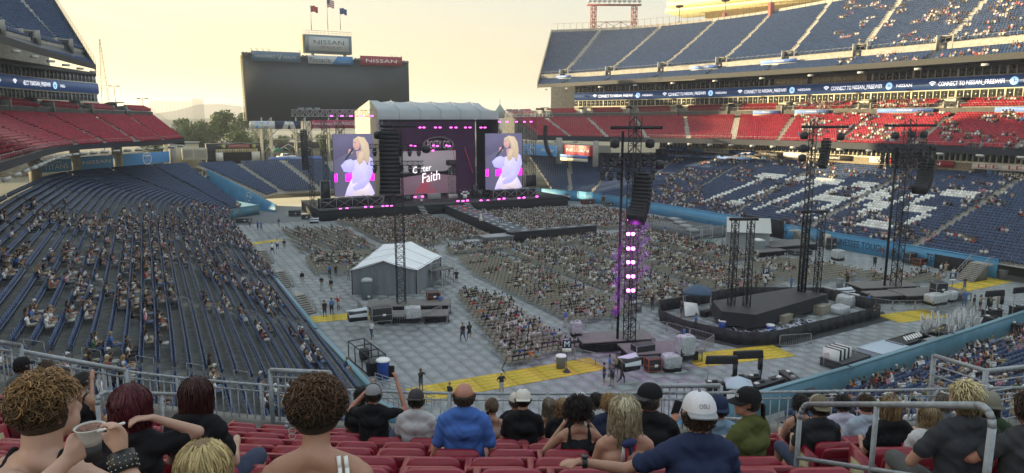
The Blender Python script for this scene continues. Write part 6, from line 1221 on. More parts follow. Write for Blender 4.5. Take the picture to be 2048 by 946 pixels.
for k, py in enumerate((466, 495, 522, 550, 578)):
    q = atd(1262, py, 58.6); t = thing('beam_glow', 'purple smoky beam at the lamp on the middle tower, %s one' % ('top', 'second', 'third', 'fourth', 'lowest')[k], 'light beam', tuple(q), 0, 'purple beams of the middle tower')
    for j, (dx, dz, L) in enumerate(((-.55, -.85, 2.6), (.55, .85, 2.4))): m = MB(); m.bar((0, 0, 0), tuple(CR * dx * L + np.array([0, 0, dz * L])), .06, 16, .38); m.f = [f_[::-1] for f_ in m.f]; m.build('beam', M_beam_glow, t)['kind'] = 'stuff'
# ------------------------------------------------------------------ risers at the towers
def riser(x, y, az, decks, label):
    t = thing('tower_riser', label, 'platform', (x, y, 0), az)
    for (cx, cy, w, d, z) in decks:
        MB().box((cx, cy, z), (w, d, .12)).build('deck_top', M_wood, t, bevel=.02); m = MB(); nx = max(2, int(w / 1.2)); 
        for k in range(nx + 1):
            for yy in (cy - d / 2 + .05, cy + d / 2 - .05): m.bar((cx - w / 2 + w * k / nx, yy, 0), (cx - w / 2 + w * k / nx, yy, z), .04)
        for yy in (cy - d / 2 + .05, cy + d / 2 - .05): m.bar((cx - w / 2, yy, z * .15), (cx + w / 2, yy, z * .15), .03); m.bar((cx - w / 2, yy, z * .8), (cx + w / 2, yy, z * .8), .04)
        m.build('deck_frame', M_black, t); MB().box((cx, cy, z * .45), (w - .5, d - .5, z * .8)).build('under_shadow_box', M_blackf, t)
    return t
riser(22.0, 66.5, -.38, [(0, 1.9, 8.6, 2.6, 1.0), (.5, -1.3, 7.2, 2.4, .75)], 'low dark platform under the left floor tower')
riser(35.6, 47.0, -.28, [(-1.0, 1.9, 6.6, 2.8, 1.0), (1.8, -1.6, 6.4, 3.0, .95)], 'low dark platform under the middle floor tower')
riser(75.3, 49.0, -.30, [(-1.4, 1.9, 7.4, 3., 1.0), (1.6, -1.8, 8.0, 3.2, .95), (-4.2, -1.6, 3.4, 2.4, .9)], 'low dark platform under the right floor tower')
riser(86.5, 76, -.1, [(0, 0, 9.0, 4.5, 1.0), (-6, -2.5, 5, 3, .8)], 'dark gear platform along the right wall')
# barriers: each a steel frame with upright bars
def barrier_mesh():
    m = MB(); m.pipe([(-1.1, 0, .12), (-1.1, 0, 1.02), (-1.02, 0, 1.1), (1.02, 0, 1.1), (1.1, 0, 1.02), (1.1, 0, .12), (-1.1, 0, .12)], .024, 5)
    return m.mesh('barrier_frame', M_galvd)
BARF = barrier_mesh(); bm_ = MB()
for k in range(16): bm_.bar((-1.0 + k * 2.0 / 15, 0, .12), (-1.0 + k * 2.0 / 15, 0, 1.1), .012, 3, cap=False)
BARB = bm_.mesh('bars', M_galvd); fm_ = MB()
for x in (-.8, .8): fm_.bar((x, -.3, .02), (x, .3, .02), .022); fm_.bar((x, 0, .02), (x, 0, .14), .022)
BARFT = fm_.mesh('feet', M_galvd)
def barriers(pts, where):
    for (a, b) in zip(pts[:-1], pts[1:]):
        a = np.array(a, float); b = np.array(b, float); L = np.linalg.norm(b - a); n = max(1, round(L / 2.25)); az = math.atan2(*(b - a)[::-1])
        for k in range(n):
            c = a + (b - a) * (k + .5) / n; t = thing('crowd_barrier', 'steel crowd barrier %s, %s' % (where, 'panel toward the camera' if c[1] < np.mean([p[1] for p in pts]) else 'panel on the far side'), 'barrier', (c[0], c[1], .02), az, 'steel crowd barriers ' + where)
            for me_ in (BARF, BARB, BARFT): o = bpy.data.objects.new(me_.name.split('.')[0], me_); link(o, t); o.scale = (L / n / 2.25, 1, 1)
barriers([(30.0, 51.9), (30.1, 47.5), (32.0, 44.2), (36.6, 41.9), (41.2, 44.2), (43.2, 45.2), (42.0, 50.2), (36.0, 55.0), (31.4, 53.6), (30.0, 51.9)], 'round the middle tower riser')
barriers([(18.2, 71.9), (17.8, 67.3), (19.6, 64.6), (22.0, 63.2), (25.2, 65.4), (27.2, 70.5), (29.5, 76.)], 'round the left tower riser')
barriers([(66.2, 53.6), (66.3, 50), (68.3, 45.6), (72.8, 43.6), (78.2, 44.0), (81., 46.)], 'round the right tower riser'); barriers([(14.8, 74.6), (18.2, 71.9)], 'left of the white tent'); barriers([(48.2, 42.4), (51.2, 41.5)], 'beside the middle yellow strip')
barriers([(47.5, 37.2), (51, 36.9)], 'by the near right wall'); barriers([(14.6, 122), (26.0, 128.5)], 'at the far left corner')
# ------------------------------------------------------------------ black fenced mixing pen
pen = [(43.5, 49.8), (45.3, 44.6), (47.6, 43.2), (50.0, 43.2), (64.6, 44.4), (66.4, 46.3), (66.2, 52.6), (58, 57.0), (46, 56.4), (43.8, 53.4)]
t = thing('mixing_pen_fence', 'black mesh covered fence round the mixing desk pen', 'fence', (*pen[0], 0))
for a, b in zip(pen, pen[1:] + pen[:1]):
    a = np.array(a); b = np.array(b); L = np.linalg.norm(b - a); n = max(1, round(L / 1.25)); az = math.atan2(*(b - a)[::-1])
    for k in range(n):
        c = a + (b - a) * (k + .5) / n; m = MB(); w = L / n; m.box((0, 0, .62), (w - .04, .04, 1.18)); o = m.build('mesh_panel', mat('black scrim', (.022, .023, .026), .8, noise=(3., .3)), t); o.location = (c[0] - pen[0][0], c[1] - pen[0][1], 0); o.rotation_euler = (0, 0, az)
        m = MB(); m.bar((-w / 2, 0, 0), (-w / 2, 0, 1.3), .03); m.bar((-w / 2, 0, 1.25), (w / 2, 0, 1.25), .03); m.bar((-w / 2, 0, .05), (w / 2, 0, .05), .04); m.bar((-w / 2, -.05, .65), (w / 2, -.05, .65), .015); o2 = m.build('panel_frame', M_black, o)
tag(MB().prism([(42.6, 49.5), (44.8, 43.6), (47.4, 42.2), (50.2, 42.3), (65.2, 43.4), (67.3, 46.0), (64.8, 44.9), (50, 43.4), (47.6, 43.5), (45.6, 44.9), (43.8, 50)], .026, .034).build('rubber_mat', mat('dark rubber', (.03, .032, .035), .8)), 'dark rubber apron mat running along the pen fence', 'mat')
t = thing('draped_platform', 'long black draped mixing platform inside the pen', 'platform', (56.2, 49.3, 0), .0); P0 = [(47.6, 49.0), (49.6, 46.6), (62.5, 49.0), (61.6, 52.6), (49.6, 52.4)]
m = MB(); ring = []; NN = 90; per = []
for a, b in zip(P0, P0[1:] + P0[:1]):
    for f in np.linspace(0, 1, 18, endpoint=False): per.append((a[0] + (b[0] - a[0]) * f, a[1] + (b[1] - a[1]) * f))
cx_, cy_ = np.mean([p[0] for p in P0]), np.mean([p[1] for p in P0]); V = []; n = len(per)
for z, sc_, wv in ((.55, 1.03, .09), (1.1, 1.015, .06), (1.75, 1.0, .0)):
    for k, (x, y) in enumerate(per): s_ = sc_ + wv * .3 * math.sin(k * 1.7) * .25; V.append((cx_ + (x - cx_) * s_, cy_ + (y - cy_) * s_, z - (.12 * abs(math.sin(k * .35)) if z < .6 else 0)))
m.add(V, [(j * n + k, j * n + (k + 1) % n, (j + 1) * n + (k + 1) % n, (j + 1) * n + k) for j in range(2) for k in range(n)] + []); tp_ = MB(); tp_.add(V[2 * n:], [tuple(range(n))]); tp_.build('platform_top', mat('black deck lit tone', (.032, .030, .033), .6, noise=(1.2, .3)), t, True); m.build('black_drape', mat('black drape cloth', (.020, .020, .023), .85, bump=(2.5, .2, .05)), t, True)  # top coloured lighter than the drape, painting in the light it catches
for k, (px, py, c, sz, lb, nm) in enumerate(((1445, 657, M_bin, (.5, .5, .7), 'blue white lidded drum inside the pen by the platform steps', 'drum'), (1568, 648, M_beig, (1.6, .9, .9), 'beige lidded crate beside the mixing platform', 'crate'), (1643, 628, M_beig, (1.8, 1.0, .9), 'beige lidded crate at the right part of the pen', 'crate'), (1677, 625, M_white, (2.3, 1.5, .7), 'white wrapped flat load inside the pen', 'bundle'), (1695, 610, M_white, (2.4, 1.6, 1.2), 'plastic wrapped tall load at the right of the pen', 'bundle'), (1413, 632, M_black, (1.4, .7, .5), 'black case at the left corner of the pen', 'case'), (1540, 662, M_bin, (.5, .5, .5), 'small blue tub beside the beige crate', 'tub'))):
    p = atz(px, py, 0); t = thing(nm, lb, nm, (p[0], p[1], .03), .2)
    if nm in ('drum', 'tub'): MB().lathe([(.36, 0), (.4, sz[2])], 14).build('body', c, t); MB().lathe([(.42, sz[2]), (.42, sz[2] + .12), (.2, sz[2] + .16)], 14).build('lid', M_white, t)
    elif nm == 'bundle':
        mm = MB(); r_ = np.random.default_rng(k); ellip(mm, (0, 0, sz[2] * .45), (sz[0] / 2 * 1.1, sz[1] / 2 * 1.15, sz[2] * .55), None, 18, 10); vv = np.array(mm.v); vv = np.sign(vv - [0, 0, sz[2] * .45]) * np.abs((vv - [0, 0, sz[2] * .45]) / [sz[0] / 2, sz[1] / 2, sz[2] * .5]) ** .3 * [sz[0] / 2, sz[1] / 2, sz[2] * .5] + [0, 0, sz[2] * .45]; vv += r_.normal(0, .035, vv.shape); mm.v = [tuple(q) for q in vv]; mm.build('plastic_wrap', mat('plastic wrap', (.42, .44, .45), .3, noise=(4., .2), bump=(3., .6, .1)), t, smooth=True)
    else: MB().box((0, 0, sz[2] / 2), sz).build('box', c, t, bevel=.05); MB().box((0, 0, sz[2] + .03), (sz[0] + .06, sz[1] + .06, .08)).build('lid', c, t)
def rumple(x0, y0, x1, y1, w, label, seed, colset=None):
    r_ = np.random.default_rng(seed); t = thing('cable_pile', label, 'cable pile', (x0, y0, .03)); m = MB(); n = 70
    for k in range(n):
        f = r_.random(); p = np.array([(x1 - x0) * f, (y1 - y0) * f, 0]) + np.array([r_.normal(0, w * .3), r_.normal(0, w * .3), 0]); q = p + np.array([r_.normal(0, .5), r_.normal(0, .5), 0]); h = abs(r_.normal(0, .18)) + .05; m.bar((*p[:2], h), (*q[:2], abs(r_.normal(0, .15)) + .04), .05, 4, mi=int(r_.random() < .35))
    m.build('tangled_cables', [mat('white cable wrap', (.6, .62, .72), .6), M_black], t); t.children[0]['kind'] = 'stuff'
    return t
rumple(50.6, 46.2, 57.5, 46.6, .9, 'tangle of white and black cables along the mixing platform', 1); rumple(48.0, 46.2, 49.4, 45.4, .6, 'small tangle of white cables by the platform steps', 2)
t = thing('steps', 'dark metal steps at the left end of the mixing platform', 'steps', (46.9, 47.0, 0), -.5)
for k in range(3): MB().box((.28 * k, 0, .2 + .2 * k), (.28, 1.1, .05)).build('step', M_black, t); MB().box((.28 * k - .13, 0, .235 + .2 * k), (.03, 1.1, .02)).build('nosing', M_white, t)
t = thing('canopy_tent', 'small slate blue pop up canopy at the back of the pen', 'tent', (49.6, 54.6, 0)); MB().lathe([(2.0, 2.1), (1.95, 2.3), (.1, 3.0)], 4).build('canopy', mat('slate blue canvas', (.05, .09, .15), .7), t); 
for a in (0, 1, 2, 3): MB().bar((1.9 * math.cos(a * math.pi / 2), 1.9 * math.sin(a * math.pi / 2), 0), (1.9 * math.cos(a * math.pi / 2), 1.9 * math.sin(a * math.pi / 2), 2.1), .04).build('pole', M_galvd, t)
t = thing('white_sheet', 'rumpled white sheet slung over a frame beside the blue canopy', 'sheet', (47.8, 53.3, 0)); MB().add([(-.9, 0, .2), (.9, 0, .2), (.9, .3, 1.3), (0, .1, 1.0), (-.9, .3, 1.7), (.9, 1.0, .2), (-.9, 1., .2)], [(0, 1, 3), (0, 3, 4), (1, 2, 3), (2, 5, 6, 4), (3, 2, 4)]).build('cloth', M_white, t)
# ------------------------------------------------------------------ white tent with toilet
t = thing('floor_tent', 'large white roofed grey walled tent on the left of the floor', 'tent', (22.6, 74, 0)); c4 = [(18.7, 76.6), (21.6, 69.0), (27.2, 72.6), (24.8, 81.5)]
c4 = [atz(705, 590, 0)[:2], atz(832, 592, 0)[:2] + [0.3, .6], atz(888, 560, 0)[:2] + [0, 1], atz(770, 530, 0)[:2]]; A_, B_, C_, D_ = [np.array(q) for q in c4]
zE = 3.0; zR = 4.0; mAB, mCD = (A_ + B_) / 2, (C_ + D_) / 2; m = MB()
def wav(a, b, z, n=26, amp=.10): return [(a[0] + (b[0] - a[0]) * k / n + amp * math.sin(k * 1.9) * (b[1] - a[1]) / np.linalg.norm(b - a), a[1] + (b[1] - a[1]) * k / n - amp * math.sin(k * 1.9) * (b[0] - a[0]) / np.linalg.norm(b - a), z) for k in range(n + 1)]
for a, b in ((A_, B_), (B_, C_), (C_, D_), (D_, A_)):
    lo, mi_, hi = wav(a, b, 0), wav(a, b, zE * .5, amp=.14), wav(a, b, zE, amp=.0); n = len(lo); m.add(lo + mi_ + hi, [(j * n + k, j * n + k + 1, (j + 1) * n + k + 1, (j + 1) * n + k) for j in range(2) for k in range(n - 1)])
m.add([(*A_, zE), (*B_, zE), (*mAB, zR)], [(0, 1, 2)]); m.add([(*C_, zE), (*D_, zE), (*mCD, zR)], [(0, 1, 2)]); m.build('wall', M_tentw, t, True, smooth=False)
for (a, b, nm) in ((A_, D_, 'l'), (B_, C_, 'r')):
    e0, e1 = np.array([*(a + (a - mAB) * .04), zE - .05]), np.array([*(b + (b - mCD) * .04), zE - .05]); r0, r1 = np.array([*mAB, zR + .05]), np.array([*mCD, zR + .05]); off = (A_ - D_) / np.linalg.norm(A_ - D_) * .35; e0[:2] += off; r0[:2] += off; m = MB(); V = []; N = 12
    for i in range(N + 1):
        for j in range(5): f, g_ = i / N, j / 4; p = (e0 * (1 - f) + e1 * f) * (1 - g_) + (r0 * (1 - f) + r1 * f) * g_; p = p + [0, 0, -.10 * math.sin(math.pi * g_) - .05 * math.sin(math.pi * 3 * f) ** 2]; V.append(p)
    m.add(V, [(i * 5 + j, (i + 1) * 5 + j, (i + 1) * 5 + j + 1, i * 5 + j + 1) for i in range(N) for j in range(4)]); m.build('roof_panel', mat('tent roof white', (.78, .80, .82), .55, noise=(.8, .05)), t, True)
    m = MB()
    for f in (0, .33, .66, 1): m.bar(e0 * (1 - f) + e1 * f + [0, 0, .03], r0 * (1 - f) + r1 * f + [0, 0, .03], .02)
    m.build('roof_seam', M_grey, t, True)
for q in (A_, B_, C_, D_): MB().bar((*q, 0), (*q, zE), .06).build('pole', M_black, t, True)
def toilet(x, y, az, lab_, body, top):
    t = thing('portable_toilet', lab_, 'portable toilet', (x, y, .02), az); MB().box((0, 0, 1.0), (1.15, 1.15, 2.0)).build('cabin', body, t, bevel=.04); MB().slab([(-.62, 2.0), (.62, 2.0), (.6, 2.15), (.35, 2.28), (0, 2.33), (-.35, 2.28), (-.6, 2.15)], -.62, .62).build('roof', top, t); MB().box((0, -.6, 1.0), (.75, .04, 1.75)).build('door', body, t, bevel=.03); MB().box((.2, -.63, .35), (.28, .02, .22)).build('notice', M_white, t); return t
p = atz(735, 597, 0); toilet(p[0], p[1], -.35, 'grey portable toilet with a pale arched roof in front of the white tent', mat('toilet grey', (.12, .15, .16), .6), mat('toilet roof', (.45, .48, .48), .5)); p = atz(1517, 508, 0); toilet(p[0], p[1], -.2, 'grey portable toilet with white roof beside the right gear tent', mat('toilet light grey', (.2, .24, .25), .6), M_white)
# scaffold gear behind the white tent
p = atz(905, 545, 0); t = thing('scaffold_steps', 'steel scaffold platform with rails right of the white tent', 'scaffold', (28.6, 77.5, 0), .2); m = MB()
for x in (0, 1.8, 3.2):
    for y in (0, 1.8): m.bar((x, y, 0), (x, y, 3.0), .05)
for z in (.6, 1.9, 2.9): m.bar((0, 0, z), (3.2, 0, z), .04); m.bar((0, 1.8, z), (3.2, 1.8, z), .04); m.bar((0, 0, z), (0, 1.8, z), .04); m.bar((3.2, 0, z), (3.2, 1.8, z), .04)
m.bar((0, 0, 0), (3.2, 0, 1.9), .04); m.build('tubes', M_galvd, t); MB().box((1.6, .9, 1.95), (3.3, 1.9, .1)).build('platform', M_wood, t)
t = thing('scaffold_tower', 'steel gear scaffold with green braces left of the grey gear tent', 'scaffold', (73.5, 80.5, 0), .2); m = MB(); mg = MB()
for x in (0, 2.6, 5.2):
    for y in (0, 2.2): m.bar((x, y, 0), (x, y, 3.6), .06)
for z in (.4, 2.0, 3.4): m.bar((0, 0, z), (5.2, 0, z), .05); m.bar((0, 2.2, z), (5.2, 2.2, z), .05)
mg.bar((0, -.1, .2), (5.2, -.1, 2.), .05); mg.bar((0, -.1, 2.0), (5.2, -.1, .3), .05); m.build('tubes', M_galvd, t); mg.build('green_brace', mat('green brace', (.05, .3, .15), .6), t)
# grey gear tent at the right
t = thing('gear_tent', 'grey walled gear tent with pale sloping roof near the right wall', 'tent', (81.5, 80, 0)); a0, b0, c0, d0 = np.array([77.6, 79.6]), np.array([82.2, 75.4]), np.array([88.2, 81.0]), np.array([83.6, 86.]); m = MB(); zE = 3.1; zR = 4.6
mm1 = (b0 + c0) / 2; mm2 = (a0 + d0) / 2
m.add([(*a0, 0), (*b0, 0), (*c0, 0), (*d0, 0), (*a0, zE), (*b0, zE), (*c0, zE), (*d0, zE), (*mm1, zR), (*mm2, zR)], [(0, 1, 5, 4), (1, 2, 6, 8, 5), (2, 3, 7, 6), (3, 0, 4, 9, 7)]); m.build('wall', mat('pale grey tent wall', (.33, .35, .36), .7, bump=(1.2, .6, .2, (1, 1, .3))), t, True)
m = MB(); m.add([(a0[0] - .5, a0[1] - .5, zE - .1), (b0[0] - .3, b0[1] - .6, zE - .1), (*mm1, zR + .06), (*mm2, zR + .06), (c0[0] + .3, c0[1], zE - .1), (*d0, zE - .1)], [(0, 1, 2, 3), (3, 2, 4, 5)]); m.build('roof_panel', mat('greyish roof', (.45, .45, .42), .6), t, True)
# ------------------------------------------------------------------ cases, covers, bins and other gear placed about
GEAR = [(1342, 740, 'wrapped', (1.5, 1.1, 1.3), 'plastic wrapped speakers on the near edge of the middle riser'), (1370, 716, 'wrapped', (1.4, 1.0, 1.9), 'taller plastic wrapped stack at the right of the middle riser'), (1285, 722, 'case', (1.8, 1.0, 1.5), 'big black equipment case on the near side of the middle riser'), (1258, 738, 'cover', (1.5, 1.0, .9), 'case under a white folded sheet on the middle riser'),
        (1152, 672, 'wrapped', (1.0, .8, 1.3), 'plastic covered case at the back left of the middle riser'), (1305, 742, 'case', (1.1, .8, 1.1), 'open black case with red edges at the front of the middle riser'), (763, 642, 'case', (1.9, 1.0, 1.4), 'big black case on the left riser'), (715, 640, 'cover', (1.8, 1.0, .9), 'case under a white cloth at the left end of the left riser'), (826, 640, 'wrapped', (1.6, 1.1, 1.3), 'plastic wrapped case at the right of the left riser'), (866, 600, 'case', (1.3, 1.0, .9), 'red edged road case at the right end of the left riser'),
        (1870, 608, 'wrapped', (2.2, 1.3, 1.1), 'plastic wrapped load on the right riser'), (1900, 602, 'wrapped', (1.2, 1.0, 1.0), 'white wrapped small load at the end of the right riser'), (1876, 590, 'case', (1.4, 1.0, 1.4), 'black rack case behind the wrapped load on the right riser'), (1690, 585, 'cover', (1.9, .9, .35), 'pale flat sheet lying on the left part of the right riser'),
        (1675, 520, 'wrapped', (1.4, 1.4, 1.5), 'grey wrapped crate behind the right floor chairs'), (1662, 500, 'case', (1.2, 1.0, 1.9), 'black rack beside the grey wrapped crate'), (1560, 525, 'case', (2.6, 1.2, .6), 'low pale case left of the slim tower'), (1600, 510, 'case', (3.0, 1.6, .8), 'long grey case behind the slim tower'),
        (1820, 528, 'case', (1.4, .9, 1.6), 'tall black case beside the right wall stairs'), (1845, 530, 'case', (3.0, 1.2, 1.0), 'long dark red case along the right wall'), (590, 432, 'case', (2.4, 1.4, 1.2), 'black road case near the left stage corner'), (612, 438, 'case', (1.8, 1.2, .9), 'second black road case near the left stage corner'), (628, 446, 'cover', (1.6, 1., .8), 'small covered case by the left stage corner'),
        (470, 432, 'case', (3.4, 1.6, 1.0), 'dark gear pile at the far left corner below the tunnel'), (488, 445, 'case', (2.8, 1.4, .9), 'long low case with striped edge at the far left corner'), (1115, 402, 'case', (3., 1.6, 1.3), 'dark gear right of the stage'), (1140, 400, 'cover', (3.2, 2., 1.6), 'pale canopy covered gear right of the stage'), (1175, 408, 'case', (3., 1.5, 1.1), 'red and black gear pile right of the stage'), (1218, 412, 'case', (2.4, 1.5, .9), 'dark gear by the far right wall')]
for k, (px, py, kind, sz, lb) in enumerate(GEAR):
    z = 0.95 if 'riser' in lb and 'near' not in lb and 'front' not in lb else .03
    if 'on the near edge' in lb: z = .03
    p = atz(px, py, z); t = thing('equipment_case' if kind != 'wrapped' else 'wrapped_load', lb, 'equipment', (p[0], p[1], z), -.3 + .1 * (k % 4)); w, d, h = sz
    if kind == 'case':
        MB().box((0, 0, h / 2 + .08), (w, d, h - .08)).build('case_body', mat('case black', (.022, .022, .024), .5), t, bevel=.03); m = MB(); ec = 1 if 'red' in lb else 0
        for sx in (-1, 1):
            for sy in (-1, 1): m.bar((sx * w / 2, sy * d / 2, .1), (sx * w / 2, sy * d / 2, h), .035, mi=ec); m.lathe([(.08, 0), (.08, .12)], 8, (sx * w * .4, sy * d * .35, 0), mi=0)
        for z_ in (.12, h * .5, h):
            for sy in (-1, 1): m.bar((-w / 2, sy * d / 2, z_), (w / 2, sy * d / 2, z_), .03, mi=ec)
            for sx in (-1, 1): m.bar((sx * w / 2, -d / 2, z_), (sx * w / 2, d / 2, z_), .03, mi=ec)
        m.build('case_edges', [M_galvd, M_org], t); MB().box((w * .1, -d / 2 - .02, h * .5), (.3, .02, .22)).build('notice', M_white, t)
    elif kind == 'cover':
        MB().box((0, 0, h / 2), (w * .95, d * .95, h)).build('case_body', mat('case black', (.022, .022, .024), .5), t); MB().add([(-w / 2, -d / 2, h * .75), (w / 2, -d / 2, h * .8), (w / 2 + .2, d / 2, h + .15), (-w / 2, d / 2, h + .03), (0, 0, h + .08), (-w / 2, -d / 2 - .02, h * .5), (w / 2, -d / 2 - .05, h * .4)], [(0, 1, 4), (1, 2, 4), (2, 3, 4), (3, 0, 4), (5, 6, 1, 0)]).build('white_sheet', mat('cover sheet', (.5, .53, .57), .5), t)
    else:
        MB().box((0, 0, h * .25), (w * .9, d * .9, h * .5)).build('case_body', mat('case black', (.022, .022, .024), .5), t); mm = MB(); r_ = np.random.default_rng(k); ellip(mm, (0, 0, h * .6), (1, 1, 1), None, 20, 12); vv = np.array(mm.v) - [0, 0, h * .6]; vv = np.sign(vv) * np.abs(vv) ** .28 * [w / 2, d / 2, h * .42] + [0, 0, h * .6] + r_.normal(0, .03, vv.shape); mm.v = [tuple(q) for q in vv]; mm.build('plastic_wrap', mat('plastic wrap', (.42, .44, .45), .3), t, smooth=True)
def barrel(px, py, lb, r=.45, h=1.1, body=None, lid=None, z=.03):
    p = atz(px, py, z); t = thing('bin', lb, 'bin', (p[0], p[1], z)); MB().lathe([(r * .88, 0), (r, h * .97), (r, h)], 18).build('body', body or mat('grey bin', (.18, .19, .2), .5), t, smooth=False); MB().lathe([(r * 1.12, h), (r * 1.12, h * 1.05), (r * .95, h * 1.1), (r * .2, h * 1.14)], 18).build('lid', lid or mat('grey bin', (.18, .19, .2), .5), t); return t
barrel(767, 757, 'tall blue drum with a white lid by the near left wall', .5, 1.45, M_bin, M_white); barrel(746, 748, 'black bin bag filled bin left of the blue drum', .55, 1.0, M_black, M_black); barrel(1122, 736, 'grey bin with a clear bag beside the M sign', .42, 1.0, None, M_white); barrel(1276, 622, 'grey bin beside the lit tower aisle sign', .42, 1.0); barrel(1679, 575, 'pale bin at the corner of the right chairs', .42, 1.0, M_grey)
t = barrel(1871, 525, 'blue water tub standing on a grey cone base', .75, 1.0, M_bin, M_white, 1.0); p = atz(1871, 528, 0); t.location = (p[0], p[1], 1.05); MB().lathe([(1.0, -1.05), (.6, -.02)], 12).build('cone_base', M_white, t); barrel(1904, 600, 'blue bin at the end of the right riser beside the R sign', .5, .9, M_bin, M_white)
barrel(2005, 558, 'grey bin at the foot of the right stairs', .5, 1.1)
# aisle letter signs
for (px, py, ch, lb) in ((1133, 745, 'M', 'black pole sign with letter M beside the nearest chairs'), (1265, 640, 'L', 'black pole sign with letter L beside the lit tower'), (1530, 582, 'P', 'pole sign with letter P behind the black pen'), (1902, 592, 'R', 'pole sign with letter R by the far right yellow strip'), (1003, 470, 'H', 'pole sign with letter H near the low stage steps')):
    p = atz(px, py, 0); t = thing('letter_sign', lb, 'sign', (p[0], p[1], .03), -YAW); MB().lathe([(.38, 0), (.3, .06), (.04, .35)], 8).build('base', M_black, t); MB().bar((0, 0, .2), (0, 0, 2.0), .03).build('pole', M_black, t); MB().box((0, 0, 2.3), (.72, .06, .8)).build('board', M_navyS, t); MB().box((0, -.04, 1.86), (.72, .03, .28)).build('white_strip', M_white, t); text(ch, .4, .48, M_whitel, t, (0, -.05, 2.36))
# merchandise stands at the near wall
def mstand(px, py, az, lb):
    p = atz(px, py, 0); t = thing('merchandise_stand', lb, 'stall', (p[0], p[1], .02), az)
    for x in (-1.0, 1.0): MB().bar((x, 0, 0), (x, 0, 2.9), .045).build('post', M_galvd, t)
    MB().box((0, 0, 2.75), (2.4, .25, .62), top=.94).build('valance', M_black, t, bevel=.05); MB().box((0, .1, 1.0), (2.0, .8, .08)).build('table_top', M_black, t); MB().box((0, .1, .5), (1.9, .7, .95)).build('table_skirt', M_blackf, t); MB().box((1.0, 0, 2.0), (.3, .2, .9)).build('speaker_box', M_black, t)
    for k in range(5): MB().box((-.8 + k * .4, .1, 1.09), (.28, .22, .1 + .05 * (k % 3))).build('goods', (M_white, M_black, M_grey)[k % 3], t)
    return t
mstand(1440, 792, -.45, 'black canopied merchandise stand nearest the railing'); mstand(1492, 780, -.35, 'black canopied merchandise stand right of the nearest one'); mstand(1984, 640, -.2, 'black canopied merchandise stand at the right side'); mstand(2038, 632, -.15, 'black canopied merchandise stand at the right frame edge')
def counter(p0, p1, lb, h=1.05):
    a = atz(*p0, 0); b = atz(*p1, 0); d = b - a; L = np.linalg.norm(d); t = thing('counter', lb, 'counter', (a[0], a[1], .02), math.atan2(d[1], d[0])); MB().box((L / 2, 0, h / 2), (L, .7, h)).build('skirt', M_blackf, t); MB().box((L / 2, 0, h + .02), (L + .1, .85, .06)).build('top', mat('charcoal top', (.04, .04, .045), .5), t)
    for k in range(int(L / .6)): MB().box((.4 + k * .6, rng.uniform(-.2, .2), h + .1), (.3, .25, .1 + .08 * (k % 3))).build('goods', (M_white, M_black, M_grey, M_black)[k % 4], t)
counter((1505, 800), (1560, 782), 'curved black merchandise counter with goods on top'); counter((1565, 768), (1625, 812), 'dark counter running back to the near right wall'); counter((1965, 652), (2040, 672), 'black counter with white goods at the right side')
# flat cases by the near right wall
for k, (px, py, w, d, h, m_, lb) in enumerate(((1690, 728, 4.0, 2.0, .6, mat('charcoal tray', (.05, .052, .055), .6), 'dark flat tray case against the near right wall'), (1765, 712, 4.0, 2.2, .8, mat('pale blue cover', (.42, .50, .58), .5), 'pale blue covered pallet against the near right wall'), (1815, 695, 4.6, 1.5, .8, M_black, 'open dark case with white rolls against the near right wall'), (1880, 678, 4.6, 1.6, .8, M_black, 'dark case with yellow strap beside the steel truss pieces'), (1860, 690, 3.4, 1.2, .8, mat('grey steel lid', (.25, .26, .27), .5), 'grey lidded long case beside the dark strapped case'))):
    p = atz(px, py, 0); t = thing('flat_case', lb, 'equipment', (p[0], p[1], .02), .10); MB().box((0, 0, h / 2), (w, d, h)).build('case_body', m_, t, bevel=.04); m = MB()
    for sy in (-1, 1): m.bar((-w / 2, sy * d / 2, h), (w / 2, sy * d / 2, h), .05)
    for sx in (-1, 1): m.bar((sx * w / 2, -d / 2, h), (sx * w / 2, d / 2, h), .05)
    m.build('rim', M_black if k != 1 else m_, t)
    if k == 2:
        for q in range(7): MB().bar((-1 + .4 * q, -.4, h + .08), (-.2 + .4 * q, .3, h + .1), .09).build('roll', M_white, t)
    if k == 3: MB().box((0, .3, h + .02), (2.2, .16, .03)).build('strap', M_yel, t)
t = thing('leaning_panels', 'row of black and white upright panels leaning by the near right wall', 'panels', tuple(atz(1660, 733, 0))[:2] + (0,), .15)
for k in range(7): MB().box((.3 * k, 0, .75), (.1, 1.4, 1.5)).build('panel', M_black if k % 2 else M_white, t)
t = thing('truss_pieces', 'jumble of silver truss pieces standing by the near right wall', 'truss', tuple(atz(1905, 680, 0))[:2] + (0,), 0); r_ = np.random.default_rng(9)
for k in range(9): x, y = -3 + k * .75, r_.uniform(-.8, .9); q = (x + r_.uniform(-.6, .6), y + r_.uniform(-.5, .5), r_.uniform(1.8, 2.9)); truss_mb((x, y, 0), q, .45, 5, .045, .025).build('truss_piece', M_alu, t)
for k in range(5): x = -2.5 + k * 1.2; m = MB(); m.pipe([(x, -.3, 0), (x + .2, .1, 2.6), (x + 1.1, .3, 2.5), (x + 1.3, .4, 0)], .04); m.build('bent_tube', M_alu, t)
t = thing('coiled_hose_frame', 'dark storage frames against the near left wall below the stairs', 'frame', (13.4, 56.6, 0), R_(-85)); m = MB()
for x in (0, 1.6, 3.2, 4.8):
    for y in (0, 1.4): m.bar((x, y, 0), (x, y, 1.6), .05)
for z in (.1, 1.6): m.bar((0, 0, z), (4.8, 0, z), .05); m.bar((0, 1.4, z), (4.8, 1.4, z), .05)
for x in (0, 1.6, 3.2, 4.8): m.bar((x, 0, 1.6), (x, 1.4, 1.6), .05)
